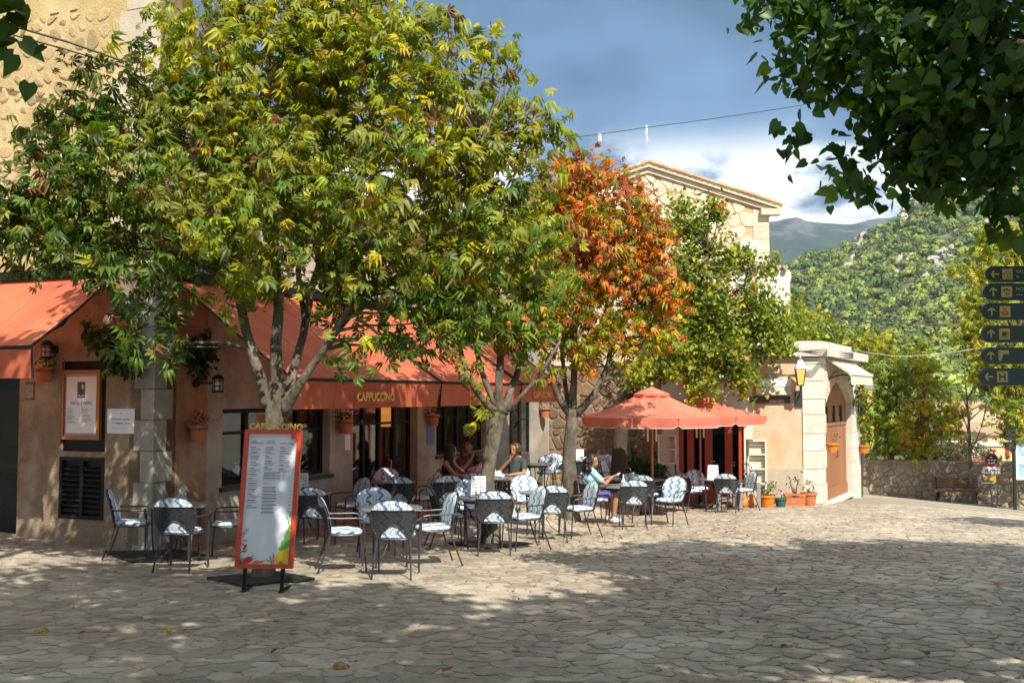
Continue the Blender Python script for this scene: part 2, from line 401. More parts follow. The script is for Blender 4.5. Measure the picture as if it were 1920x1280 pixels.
def palette(N, pal, rg=RNG, jitter=.18, pos=None):
    """colours drawn from weighted choices; with positions, whole sprays take a colour together"""
    w = np.array([p[0] for p in pal], float)
    if pos is None: idx = rg.choice(len(pal), N, p=w/w.sum())
    else:
        ph = rg.random((4, 3))*6; f = sum(np.sin(pos @ (rg.normal(size=3)*k) + ph[i, 0]) for i, k in enumerate((1.6, 2.6, 4.2, 6.5))) + rg.normal(size=N)*1.0
        rank = np.empty(N); rank[np.argsort(f)] = (np.arange(N)+.5)/max(N, 1); order = rg.permutation(len(pal)); idx = order[np.minimum(np.searchsorted(np.cumsum(w[order]/w.sum()), rank), len(pal)-1)]
    if True:
        c = np.array([p[1] for p in pal], float)[idx]
    return np.clip(c*(1+jitter*rg.normal(size=(N, 1)))*(1+.06*rg.normal(size=(N, 3))), .004, .9)
def branch_tubes(mb, start_pts, ends, rg, r0=.03, n=5):
    for e in ends:
        e = Vector(e); s = min(start_pts, key=lambda p: (Vector(p[0])-e).length + (0 if p[0][2] < e.z else .6)); a = Vector(s[0]); m = a.lerp(e, .5)+Vector((rg.uniform(-.15, .15), rg.uniform(-.15, .15), rg.uniform(-.05, .2)))*(e-a).length*.5
        mb.tube([a, a.lerp(m, .6)+Vector((0, 0, .03)), m, e], [min(r0, s[1]), r0*.75, r0*.55, r0*.18], n, False)
# ------------------------------------------------------------------ common materials
m_ground = mat('mortar_and_dust', (.30,.26,.20), .9, (.21,.185,.15), 5, .5, 60, col3=(.40,.345,.265), scale3=.35)
m_paver = mat('paving_limestone', (.33,.272,.205), .74, (.20,.165,.13), 11, 1., 46, obrand=.2, col3=(.40,.35,.28), scale3=.35)
m_paver_far = mat('paving_limestone_far', (.37,.31,.24), .75, (.235,.20,.16), 10, .9, 42, col3=(.44,.39,.32), scale3=.35)
m_plaster_ochre = mat('ochre_plaster', (.30,.215,.14), .9, (.18,.13,.09), 3.4, .8, 30, col3=(.38,.30,.215), scale3=1.6)
m_plaster_terra = mat('terracotta_plaster', (.40,.19,.09), .9, (.24,.135,.08), 3.2, .55, 36, col3=(.38,.29,.21), scale3=1.3)
m_plaster_grey = mat('grey_plaster', (.38,.345,.285), .9, (.25,.23,.19), 3, .5, 34, col3=(.46,.42,.35), scale3=1.1)
m_plaster_pale = mat('pale_plaster', (.50,.42,.33), .9, (.38,.32,.26), 1.5, .3, 20)
m_rubble = mat('ochre_mortar', (.50,.37,.17), .92, (.41,.30,.14), 3, .6, 30, col3=(.57,.46,.26), scale3=1.2)
m_fieldstone = mat('fieldstone', (.46,.33,.16), .88, (.32,.24,.14), 5, .5, 30, obrand=.3)
m_ashlar = mat('pale_ashlar', (.60,.52,.40), .82, (.48,.41,.31), 3, .35, 30, obrand=.10)
m_quoin = mat('grey_quoin', (.34,.33,.28), .85, (.24,.24,.21), 4, .45, 30, obrand=.14)
m_white_stone = mat('whitewashed_stone', (.66,.62,.54), .85, (.52,.48,.41), 3, .35, 24, obrand=.08)
m_wall_mortar = mat('wall_mortar', (.34,.28,.21), .92, (.26,.21,.16), 4, .4, 30)
m_wallstone = mat('garden_wall_stone', (.36,.30,.235), .85, (.25,.20,.15), 3.5, .6, 20, obrand=.25)
m_gable_mortar = mat('gable_mortar', (.50,.36,.21), .9, (.42,.30,.18), 3, .3, 20)
m_gablestone = mat('gable_stone', (.60,.53,.40), .85, (.48,.40,.29), 1.6, .4, 14, obrand=.14)
m_tile = mat('clay_tile', (.42,.27,.14), .85, (.28,.19,.12), 6, .4, 30, obrand=.2, col3=(.36,.33,.2), scale3=3)
m_black = mat('black_paint', (.012,.012,.013), .5, (.02,.02,.02), 12, .1, 40, spec=.15)
m_iron = mat('dark_iron', (.035,.036,.04), .42, (.055,.055,.06), 20, .1, 60, metal=.3)
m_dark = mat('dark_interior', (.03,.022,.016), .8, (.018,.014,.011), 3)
m_wood_dark = mat('dark_wood', (.06,.035,.02), .5, (.035,.02,.012), 8, .2, 20, stretch=(1,1,.15))
m_awning = mat('coral_awning', (.68,.17,.085), .8, (.59,.135,.07), 3, .12, 300, col3=(.76,.22,.11), scale3=.8, trans=.35)
m_awning_seam = mat('awning_seam', (.55,.115,.05), .85)
m_umbrella = mat('coral_umbrella', (.74,.235,.155), .8, (.65,.19,.12), 2, .15, 250, col3=(.80,.29,.19), scale3=1.2, trans=.3)
m_gold = mat('gold_letter', (.86,.56,.10), .5, (.6,.34,.06), 20)
m_white = mat('white_panel', (.74,.77,.82), .35, (.70,.73,.79), 2)
m_paper = mat('white_paper', (.78,.78,.80), .6, (.72,.72,.75), 3)
m_ink = mat('dark_print', (.09,.09,.11), .6)
m_inkgrey = mat('grey_print', (.28,.29,.33), .6)
m_blueink = mat('blue_print', (.02,.03,.30), .6); m_greenink = mat('green_print', (.05,.45,.14), .6); m_redink = mat('red_print', (.55,.02,.03), .6); m_yellowink = mat('yellow_print', (.65,.45,.03), .6)
m_redframe = mat('red_lacquer_frame', (.62,.075,.025), .42, (.55,.06,.02), 8, .08, 60)
m_reddoor = mat('red_shop_door', (.42,.05,.025), .45, (.33,.04,.02), 5, .1, 40)
m_orangewood = mat('orange_wood', (.42,.16,.03), .5, (.32,.12,.025), 6, .15, 30, stretch=(1,1,.2))
m_terracotta = mat('terracotta', (.52,.17,.065), .85, (.42,.14,.06), 5, .3, 40)
m_orangepot = mat('orange_pot', (.68,.22,.02), .5, (.58,.18,.02), 5)
m_greenpot = mat('green_pot', (.02,.10,.075), .45, (.03,.12,.09), 5)
m_soil = mat('soil', (.04,.028,.018), .95)
m_gatewood = mat('gate_wood', (.34,.145,.06), .62, (.25,.105,.045), 4, .25, 25, stretch=(1,1,.12), obrand=.1)
m_canvas = mat('beige_canvas', (.62,.55,.42), .85, (.54,.47,.36), 4, .15, 60)
m_glass = glassmat('window_glass', (.6,.65,.65), .025)
m_darkglass = glassmat('shop_glass', (.30,.32,.33), .008, .07)
m_lampglass = mat('lamp_glass', (.72,.55,.14), .35, (.62,.46,.12), 6)
m_bark = mat('chestnut_bark', (.135,.108,.08), .9, (.05,.04,.03), 11, 1., 30, stretch=(1,1,.45), col3=(.21,.18,.14), scale3=4.)
m_bark_dark = mat('dark_bark', (.07,.05,.035), .9, (.04,.03,.02), 9, .8, 26, stretch=(1,1,.4))
m_twig = mat('twig', (.10,.075,.05), .9)
m_leaf = leafmat('chestnut_leaf'); m_leaf2 = leafmat('linden_leaf', .42, .4, .95); m_leaf3 = leafmat('small_leaf', .35, .5); m_forest = leafmat('forest_leaf', .1, .7)
m_slats = mat('cream_slats', (.62,.60,.52), .6, (.52,.50,.42), 6, .1, 30)
m_grey_post = mat('grey_timber', (.26,.26,.25), .7, (.2,.2,.19), 6, .15, 30)
m_grate = mat('black_plate', (.014,.014,.015), .75, (.022,.021,.02), 9, .4, 60)
m_skin = mat('skin', (.48,.24,.145), .5, (.44,.21,.125), 8)
m_bluesign = mat('blue_plaque', (.10,.19,.36), .45)

# ------------------------------------------------------------------ ground and paving
def axis(dense0, dense1, step, far0, far1):
    a = [dense0 + i*step for i in range(int((dense1-dense0)/step)+1)]
    lo = []; x = dense0; s = step
    while x > far0: s *= 1.35; x -= s; lo.append(x)
    hi = []; x = a[-1]; s = step
    while x < far1: s *= 1.35; x += s; hi.append(x)
    return lo[::-1]+a+hi
gx = axis(-14, 26, .4, -2600, 2600); gy = axis(-12, 47, .4, -700, 2600)
mb = MB(); nx = len(gx)
mb.v = [(x, y, gz(x, y) - .013) for y in gy for x in gx]
mb.f = [(j*nx+i, j*nx+i+1, (j+1)*nx+i+1, (j+1)*nx+i) for j in range(len(gy)-1) for i in range(nx-1)]; mb.m = [0]*len(mb.f)
ground = tag(mb.build('ground', m_ground, None, True), kind='structure')

rg = random.Random(5)
PX0, PY0 = -15., 5.2
stones = []
def in_view(x, y, m=.5):
    return abs(x) < .5*y*1.04 + m
def on_pave(x, y):
    lx = NRM.x*(x-CORNER.x)+NRM.y*(y-CORNER.y); ly = U.x*(x-CORNER.x)+U.y*(y-CORNER.y)
    if lx < .02 and ly > -.02: return False
    gl = .989*(x-8.0)-.148*(y-26.7); gd = .148*(x-8.0)+.989*(y-26.7)
    if -4.2 < gl < .02 and gd > -.05: return False
    if .88*(x-8)-.48*(y-26.7) < .05 and gd > 0 and gl > -1: return False
    return y < 38.5
for cx, cy, pl in cells(34, 22, .15, .5, 3, 1.4, .14):
    x, y = cx+PX0, cy+PY0
    if not in_view(x, y) or not on_pave(x, y): continue
    if y > 15 and rg.random() < .0: continue
    c, q = round_poly(pl, rg.choice((.003,.005,.007,.009,.013))*(.7+1.5*sstep(-2, 3.5, x)*(1-.6*sstep(14, 20, y))), rg, 1, rg.uniform(.14,.28), .018)
    q = [(u_+rg.uniform(-.004,.004), w_+rg.uniform(-.004,.004)) for u_, w_ in q]
    h = rg.uniform(.004, .011)*(.8+.8*sstep(-1, 3, x))
    vs, fs = stone_geo([(a+PX0, b+PY0) for a, b in q], (x, y), h, rg.uniform(.012, .022), .03, rg, .018)
    stones.append((y, [(a, b, z + gz(a, b) - .012) for a, b, z in vs], fs))
stones.sort(key=lambda s: s[0])
NEAR = 300
for y, vs, fs in stones[:NEAR]:
    m_ = MB().add(vs, fs); link('paving_stone', m_.mesh('paving_stone', m_paver), ground)
m_ = MB(); tone = []
for y, vs, fs in stones[NEAR:]: m_.add(vs, fs); t_ = rg.uniform(.74, 1.22); tone += [(t_*rg.uniform(.97, 1.03), t_, t_*rg.uniform(.93, 1.04), 1.)]*len(vs)
n_, l_ = m_paver_far.node_tree.nodes, m_paver_far.node_tree.links; at_ = n_.new('ShaderNodeAttribute'); at_.attribute_name = 'tone'
mx_ = n_.new('ShaderNodeMix'); mx_.data_type = 'RGBA'; mx_.blend_type = 'MULTIPLY'; mx_.inputs[0].default_value = 1; bs_ = n_['Principled BSDF'].inputs['Base Color']
l_.new(bs_.links[0].from_socket, mx_.inputs[6]); l_.new(at_.outputs['Color'], mx_.inputs[7]); l_.new(mx_.outputs[2], bs_)
pav = tag(m_.build('paving_stones', m_paver_far, ground), kind='stuff')
pav.data.color_attributes.new('tone', 'FLOAT_COLOR', 'POINT').data.foreach_set('color', np.array(tone, np.float32).ravel())

# ------------------------------------------------------------------ hills
def fbm(x, y, s, seed=0.):
    v = 0; a = 1; t = 0
    for o in range(5):
        f = s*2**o
        v += a*math.sin(x*f+1.7*math.sin(y*f*.83+o+seed)+seed)*math.cos(y*f*1.1+1.3*math.sin(x*f*.71+2*o-seed)); t += a; a *= .55
    return v/t
def lerp_pts(pts, x):
    if x <= pts[0][0]: return pts[0][1]
    for (a, b), (c, d) in zip(pts, pts[1:]):
        if x <= c: return b+(d-b)*(x-a)/(c-a)
    return pts[-1][1]
RIDGE1 = [(1000, 760), (1300, 640), (1400, 545), (1470, 500), (1530, 480), (1600, 455), (1680, 415), (1720, 375), (1790, 345), (1860, 325), (1950, 315), (2150, 330), (2500, 420), (2900, 560)]
def hill1(a, r):
    """a: bearing as a photo column, r: 0 at the foot, 1 at the ridge, up to 1.3 behind it"""
    D = 150+430*r; x = (a-960)/FPX*D
    rr = min(r, 1.); e = 862-(862-lerp_pts(RIDGE1, a))*rr**.85
    z = EYE+(740-e)/FPX*(150+430*rr) - (60*(r-1) if r > 1 else 0)
    z += fbm(x*.02, D*.02, .9, 2.)*4*min(1, r*3)
    return Vector((x, D, z))
mb = MB(); mb.grid(lambda u, v: hill1(1000+1900*u, 1.3*v), 130, 50)
m_hill = mat('hill_scrub', (.09,.10,.035), .95, (.05,.065,.022), .05, .6, .4, col3=(.20,.17,.10), scale3=.03)
tag(mb.build('near_hill', m_hill, None, True), kind='structure')
RIDGE2 = [(600, 520), (1100, 440), (1300, 425), (1400, 420), (1440, 412), (1480, 404), (1500, 401), (1525, 410), (1560, 413), (1600, 416), (1630, 411), (1660, 407), (1700, 398), (1760, 392), (1900, 400), (2300, 380), (2800, 470)]
def hill2(a, r):
    D = 1300+900*r; x = (a-960)/FPX*D; rr = min(r, 1.); e = 690-(690-lerp_pts(RIDGE2, a))*rr**.7
    z = EYE+(740-e)/FPX*(1300+900*rr) - (200*(r-1) if r > 1 else 0)
    z += (fbm(x*.006, D*.006, 1.1, 5.)*12 + fbm(x*.03, D*.03, 1., 1.)*5)*min(1, r*2)
    return Vector((x, D, z))
mb = MB(); mb.grid(lambda u, v: hill2(500+2300*u, 1.25*v), 300, 46)
def mountain_mat():
    m = mat('mountain', (.012,.030,.024), .95, (.028,.046,.032), .012, .9, .06); n = m.node_tree.nodes; l = m.node_tree.links; b = n['Principled BSDF']
    src = b.inputs['Base Color'].links[0].from_socket
    tc = n.new('ShaderNodeTexCoord'); sp = n.new('ShaderNodeSeparateXYZ'); l.new(tc.outputs['Object'], sp.inputs[0])
    nz = n.new('ShaderNodeTexNoise'); nz.inputs['Scale'].default_value = .014; nz.inputs['Detail'].default_value = 8; nz.inputs['Roughness'].default_value = .7; l.new(tc.outputs['Object'], nz.inputs[0])
    a = n.new('ShaderNodeMapRange'); l.new(sp.outputs[2], a.inputs[0]); a.inputs[1].default_value = 200; a.inputs[2].default_value = 400; a.inputs[3].default_value = -.12; a.inputs[4].default_value = .16
    ad = n.new('ShaderNodeMath'); l.new(a.outputs[0], ad.inputs[0]); l.new(nz.outputs[0], ad.inputs[1])
    f = n.new('ShaderNodeMapRange'); l.new(ad.outputs[0], f.inputs[0]); f.inputs[1].default_value = .58; f.inputs[2].default_value = .66
    mx = n.new('ShaderNodeMix'); mx.data_type = 'RGBA'; l.new(f.outputs[0], mx.inputs[0]); l.new(src, mx.inputs[6]); mx.inputs[7].default_value = (.085, .092, .088, 1)
    l.new(mx.outputs[2], b.inputs['Base Color']); return m
tag(mb.build('mountain', mountain_mat(), None, True), kind='structure')
# pale rock outcrops on the near hill
m_rock = mat('pale_rock', (.42,.37,.31), .9, (.28,.25,.21), .25, .8, 1.2, col3=(.50,.45,.38), scale3=.1)
rg = random.Random(9)
for a, r, n_, s_ in ((1700, .97, 11, 5), (1740, .95, 8, 5), (1775, .96, 5, 3.5), (1600, .86, 9, 3), (1690, .74, 5, 3.4), (1765, .70, 8, 3.6), (1745, .64, 8, 3.8), (1610, .98, 8, 3), (1855, .8, 6, 4), (1660, .85, 4, 2.5)):
    mb = MB()
    for k in range(n_):
        c = hill1(a+rg.uniform(-14, 14)+k*1.5, r+rg.uniform(-.025, .025)+k*.004); R = s_*rg.uniform(.4, 1)*.8
        o = len(mb.v); mb.ball((c.x, c.y-2.2, c.z+R*.3), (R*rg.uniform(.9, 1.7), R, R*rg.uniform(.8, 1.5)), 7, 5)
        for i in range(o, len(mb.v)):
            v = Vector(mb.v[i]); mb.v[i] = tuple(v+Vector([rg.uniform(-.34, .34)*R for _ in range(3)]))
    tag(mb.build('rock_outcrop', m_rock), kind='structure')
# the wood on the hill: crowns of leaf clumps, one mass
def forest():
    n = 3900; r = RNG.random(n)**.62*1.02; a = 1410+RNG.random(n)*570; pos = []; col = []; size = []; nor = []
    rgk = RNG
    for i in range(n):
        g = fbm(a[i]*.02, r[i]*5, 1., 3.)
        if r[i] > .62 and g > .28 and rgk.random() < .75: continue
        c = np.array(hill1(float(a[i]), float(r[i]))); R = (rgk.uniform(1.2, 2.4) if rgk.random() < .6 else rgk.uniform(2.4, 4.2))*(1-.35*r[i]); pine = rgk.random() < .55
        k = int(66*min(1, (R/2.2))); v = nrm(rgk.normal(size=(k, 3))); v[:, 2] = np.abs(v[:, 2])*1.0-.25
        lump = 1+.28*np.sin(v[:, 0]*5+i)*np.cos(v[:, 1]*4+2*i)
        p = c + v*np.array([R, R, R*(.8 if pine else 1.)])*lump[:, None] + np.array([0, 0, R*.75])
        base = np.array((.21, .26, .05) if pine else (.10, .15, .045)) * rgk.uniform(.75, 1.2)
        pos.append(p); nor.append(v+rgk.normal(size=(k, 3))*.35); size.append(np.full(k, R*.52)*rgk.uniform(.7, 1.2, k)); col.append(np.clip(base*(1+.2*rgk.normal(size=(k, 1))), .01, .5))
    pos = np.concatenate(pos); nor = nrm(np.concatenate(nor)); size = np.concatenate(size); col = np.concatenate(col)
    d = np.cross(nor, nrm(RNG.normal(size=nor.shape)))
    pos = pos - nrm(d)*size[:, None]*.5
    return tag(link('hillside_wood', leaf_mesh('hillside_wood', pos, d, nor, size, col, T_TUFT, m_forest)), kind='stuff')
forest()

# ------------------------------------------------------------------ walls with openings
def wall_boxes(mb, M, a0, a1, z0, z1, holes, thick, off=0.):
    cuts = sorted({a0, a1, *[min(max(h[k], a0), a1) for h in holes for k in (0, 1)]})
    for x0, x1 in zip(cuts, cuts[1:]):
        if x1-x0 < 1e-5: continue
        zs = [z0]
        for h in sorted((h for h in holes if h[0] < x1-1e-6 and h[1] > x0+1e-6), key=lambda h: h[2]): zs += [h[2], h[3]]
        zs.append(z1)
        for k in range(0, len(zs), 2):
            if zs[k+1]-zs[k] > 1e-4: mb.box(x0, zs[k], -thick, x1, zs[k+1], off, M)
def window(parent, M, a0, a1, z0, z1, ncol, rows, mframe, mglass, depth=.12, sill=None, name='window', fw=.07, mw=.045, base=None):
    """a framed window: frame > pane ...; depth is how far it sits behind the wall face"""
    mb = MB(); d1 = -depth; d0 = -depth-.06
    mb.box(a0, z0, d0, a0+fw, z1, d1, M); mb.box(a1-fw, z0, d0, a1, z1, d1, M)
    mb.box(a0+fw, z0, d0, a1-fw, z0+fw, d1, M); mb.box(a0+fw, z1-fw, d0, a1-fw, z1, d1, M)
    W = a1-a0-2*fw; cw = W/ncol; zz = [z0+fw]+[z0+(z1-z0)*r for r in rows]+[z1-fw]
    for i in range(1, ncol): mb.box(a0+fw+cw*i-mw, z0+fw, d0+.005, a0+fw+cw*i+mw, z1-fw, d1+.012, M)
    for i in range(ncol):
        for z in zz[1:-1]: mb.box(a0+fw+cw*i+(mw if i else 0), z-mw*.5, d0+.01, a0+fw+cw*(i+1)-(mw if i < ncol-1 else 0), z+mw*.5, d1-.005, M)
    f = mb.build(name, mframe, parent)
    for i in range(ncol):
        for za, zb in zip(zz, zz[1:]):
            if base and za == zz[0]:
                MB().box(a0+fw+cw*i+.02, za, d0+.015, a0+fw+cw*(i+1)-.02, zb, d0+.045, M).build('panel', mframe, f); continue
            MB().box(a0+fw+cw*i, za, d0+.024, a0+fw+cw*(i+1), zb, d0+.032, M).build('pane', mglass, f)
    if sill is not None: MB().box(a0-.06, z0-.07, -depth-.1, a1+.06, z0-.002, .06, M).build('sill', sill, f)
    return f
def put_stones(parent, M, w, h, s, seed, material, gap, height, bev, chaikin=1, aspect=1.2, skip=None, name='stone', jit=.4, limit=300, tilt=.02, rest='stones', shrinkvar=0.):
    """irregular stones laid on the plane M (origin at lower left), each a part"""
    rg = random.Random(seed); k = 0; over = MB(); out = []
    for cx, cy, pl in cells(w, h, s, jit, seed, aspect):
        if skip and skip(cx, cy): continue
        c, q = round_poly(pl, gap*(1+rg.uniform(-.3, .3))+rg.uniform(0, shrinkvar), rg, chaikin, .24, gap*.15)
        vs, fs = stone_geo(q, c, height*rg.uniform(.6, 1.3), bev, .02, rg, tilt)
        vs = [M @ Vector(v) for v in vs]
        if k < limit: link(name, MB().add(vs, fs).mesh(name, material), parent)
        else: over.add(vs, fs)
        k += 1
    if over.v: tag(over.build(rest, material, parent), kind='stuff')

# ------------------------------------------------------------------ the cafe house
BROT = math.atan2(-.393, .9196)
cafe = thing('cafe_building', 'tall ochre stone corner house with long grey cafe front under coral awnings', 'building', (CORNER.x, CORNER.y, 0), BROT)
Minv = Matrix.Translation((CORNER.x, CORNER.y, 0)) @ Matrix.Rotation(BROT, 4, 'Z'); Mb = Minv; Mbi = Minv.inverted()
ML = frame((0,0,0), (1,0,0), (0,0,1)); MF = frame((0,0,0), (0,1,0), (0,0,1))     # left wall and long front: (along, up, out)
def on_left(px, py, out=0.):
    o = Mbi @ Vector((0, 0, EYE)); d = Mbi.to_3x3() @ ray(px, py); t = (-out-o.y)/d.y; p = o+d*t; return p.x, p.z
def on_front(px, py, out=0.):
    o = Mbi @ Vector((0, 0, EYE)); d = Mbi.to_3x3() @ ray(px, py); t = (out-o.x)/d.x; p = o+d*t; return p.y, p.z
# left wall
la0, lz0 = on_left(112, 845); la1, lz1 = on_left(200, 676); va0, vz0 = on_left(110, 970); va1, vz1 = on_left(196, 858)
door_r = on_left(35, 800)[0]
LH = [(-7.2, door_r, -.72, 2.05), (la0, la1, lz0, lz1), (va0, va1, vz0, vz1)]
mb = MB(); wall_boxes(mb, ML, -11, 0, -2, 3.35, LH, .45); mb.build('lower_wall', m_plaster_ochre, cafe)
MB().box(door_r-1.2, -1.2, -.35, door_r, -.725, .10, ML).build('doorstep', m_quoin, cafe)
f = window(cafe, ML, -7.2, door_r, -.72, 2.05, 3, (.35, .7), m_black, m_darkglass, .16, name='door', base=True)
# upper wall: rubble in ochre mortar, and its slanting side
mb = MB(); mb.prism([(-11,0,3.352), (0,0,3.352), (-6.26,7.77,3.352), (-11,7.77,3.352)], (0,0,6.4)); mb.build('upper_wall', m_rubble, cafe)
mb = MB(); mb.prism([(-11.3,-.35,9.75), (.35,-.35,9.75), (-6.2,8.1,9.75), (-11.3,8.1,9.75)], (0,0,.18)); mb.build('roof', m_tile, cafe)
def skipu(x, y):
    a = x-5.2; z = y+3.4
    return a > -.72 or (a < -4.0 and z < 5.4) or z < 3.5
put_stones(cafe, ML @ Matrix.Translation((-5.2, 3.4, 0)), 5.2, 3.9, .215, 21, m_fieldstone, .036, .016, .022, 1, 1.3, skipu, limit=300, shrinkvar=.05, jit=.46)
for i in range(13):
    z0 = 3.36+i*.47; L = (.62, .86, .52, .75)[i % 4]
    if z0 > 9.2: break
    MB().box(-L, -.022, z0, -.004, .0, z0+.455).build('quoin', m_ashlar, cafe)
MB().box(-5.2, -.022, 3.5, -4.25, .0, 5.25).build('quoin', m_ashlar, cafe)     # dressed jamb of a window further left
uw = MB().box(-6.3, -.012, 3.75, -5.2, .0, 5.0).build('window', m_black, cafe)
for k in range(6): MB().box(-6.24, -.03, 3.82+k*.195, -5.26, -.014, 3.98+k*.195).build('slat', m_bluesign if False else m_iron, uw)
# grey corner stones
for i in range(10):
    z0 = -1.05+i*.44; A, B = ((.34, .24), (.22, .36))[i % 2]
    mb = MB().box(-A, -.016, z0, .016, B, z0+.428); mb.build('quoin', m_quoin, cafe)
# long front
wa = [on_front(417, 800)[0], on_front(619, 800)[0]]; wz = (.08, 1.28)
da = [on_front(662, 800)[0], on_front(783, 800)[0]]
w3 = [on_front(818, 800)[0], on_front(912, 800)[0]]
d2 = [on_front(955, 800)[0], on_front(1004, 800)[0]]
FEND = on_front(1029, 800)[0]
def gfl(a): p = Mb @ Vector((0, a, 0)); return gz(p.x, p.y)
FH = [(wa[0], wa[1], *wz), (da[0], da[1], gfl(da[0])-.02, 1.55), (w3[0], w3[1], .17, 1.5), (d2[0], d2[1], gfl(d2[0])-.02, 1.55)]
SPL = on_front(388, 800)[0]
mb = MB(); wall_boxes(mb, MF, .0, SPL, -2, 3.35, [], .44); mb.build('corner_wall', m_plaster_terra, cafe)
mb = MB(); wall_boxes(mb, MF, SPL, FEND, -2.2, 3.35, FH, .44); mb.build('front_wall', m_plaster_grey, cafe)
mb = MB(); wall_boxes(mb, MF, .0, FEND, 3.352, 5.1, [(1.5, 2.3, 3.7, 4.7), (4.2, 5.0, 3.7, 4.7), (7.2, 8.0, 3.7, 4.7), (10.5, 11.3, 3.7, 4.7)], .4, -.02); mb.build('front_upper_wall', m_plaster_pale, cafe)
for a in (1.5, 4.2, 7.2, 10.5): window(cafe, MF, a, a+.8, 3.7, 4.7, 2, (.5,), m_black, m_darkglass, .15, m_ashlar)
MB().prism([(.45,0,5.102), (-5.5,0,6.9), (-5.5,0,7.0), (.45,0,5.2)], (0, FEND, 0)).build('wing_roof', m_tile, cafe)
MB().box(-7, FEND-.44, -2.2, -.45, FEND, 5.1).build('end_wall', m_plaster_pale, cafe)
MB().tube([(.5, .1, 5.08), (.5, FEND, 5.08)], .06, 8).build('gutter', m_iron, cafe)
window(cafe, MF, wa[0], wa[1], wz[0], wz[1], 4, (.68,), m_black, m_glass, .16, m_iron)
dr = window(cafe, MF, da[0], da[1], gfl(da[0]), 1.55, 4, (.30, .74), m_black, m_glass, .18, name='door', base=True)
MB().tube([(-.16, da[0]+1.62, -.05), (-.10, da[0]+1.62, -.05), (-.10, da[0]+1.62, .18), (-.16, da[0]+1.62, .18)], .014).build('handle', m_gold, dr)
window(cafe, MF, w3[0], w3[1], .17, 1.5, 4, (.62,), m_black, m_glass, .14, m_iron)
window(cafe, MF, d2[0], d2[1], gfl(d2[0]), 1.55, 3, (.32, .72), m_black, m_glass, .18, name='door', base=True)
# room behind the glass
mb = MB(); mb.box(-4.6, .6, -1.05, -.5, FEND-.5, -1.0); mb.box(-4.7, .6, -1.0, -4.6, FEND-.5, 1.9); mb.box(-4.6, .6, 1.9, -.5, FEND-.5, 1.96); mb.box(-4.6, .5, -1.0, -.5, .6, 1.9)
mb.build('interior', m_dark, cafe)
m_lit = mat('lit_panel', (.8,.45,.05), .5, emit=(1,.50,.05), estr=.75); m_lit2 = mat('lit_orange', (.8,.3,.05), .5, emit=(1,.33,.05), estr=.8)
MB().box(-1.6, da[0]+1.05, .78, -1.5, da[0]+1.62, 1.2).build('lit_panel', m_lit, cafe)
MB().box(-1.6, da[0]+1.05, 1.24, -1.5, da[0]+1.60, 1.48).build('lit_panel', m_lit, cafe)
MB().box(-2.0, w3[0]+1.0, .75, -1.9, w3[0]+1.35, 1.35).build('lit_panel', m_lit2, cafe)
mb = MB(); mb.box(-1.2, da[0]+.9, -1.0, -.9, da[1]-.35, -.02); mb.build('counter', m_orangewood, cafe)
for k in range(9):
    a = da[0]+1.0+k*.16; MB().lathe([(.035,0),(.035,.16),(.014,.20),(.014,.27)], 8, (-1.05, a, -.02)).build('bottle', m_greenpot if k % 3 else m_gold, cafe)
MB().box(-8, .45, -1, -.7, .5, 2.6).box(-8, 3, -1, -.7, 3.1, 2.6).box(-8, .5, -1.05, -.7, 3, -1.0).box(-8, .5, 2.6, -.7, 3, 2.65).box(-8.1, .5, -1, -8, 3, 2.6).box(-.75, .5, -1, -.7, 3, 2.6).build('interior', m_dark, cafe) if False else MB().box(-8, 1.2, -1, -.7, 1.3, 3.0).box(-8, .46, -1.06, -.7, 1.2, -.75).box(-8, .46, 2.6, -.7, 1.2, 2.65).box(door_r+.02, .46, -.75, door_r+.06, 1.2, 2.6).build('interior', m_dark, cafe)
# menu niche and louvred vent on the left wall
MB().box(la0, lz0, -.10, la1, lz1, -.06, ML).build('niche_back', m_black, cafe)
vm = MB(); vm.box(va0, vz0, -.07, va0+.05, vz1, .012, ML); vm.box(va1-.05, vz0, -.07, va1, vz1, .012, ML); vm.box(va0+.05, vz0, -.07, va1-.05, vz0+.05, .012, ML); vm.box(va0+.05, vz1-.05, -.07, va1-.05, vz1, .012, ML); vm.box((va0+va1)/2-.03, vz0+.05, -.07, (va0+va1)/2+.03, vz1-.05, .008, ML)
vent = vm.build('vent_shutter', m_black, cafe)
for k in range(10):
    z = vz0+.07+k*(vz1-vz0-.14)/10
    for s0, s1 in ((va0+.05, (va0+va1)/2-.03), ((va0+va1)/2+.03, va1-.05)):
        MB().prism([ML @ Vector((s0, z, -.06)), ML @ Vector((s0, z+.012, -.06)), ML @ Vector((s0, z-.035, -.005)), ML @ Vector((s0, z-.047, -.005))], (s1-s0, 0, 0)).build('slat', m_black, vent)
MB().box(va0, vz0, -.09, va1, vz1, -.072, ML).build('vent_back', m_dark, vent)

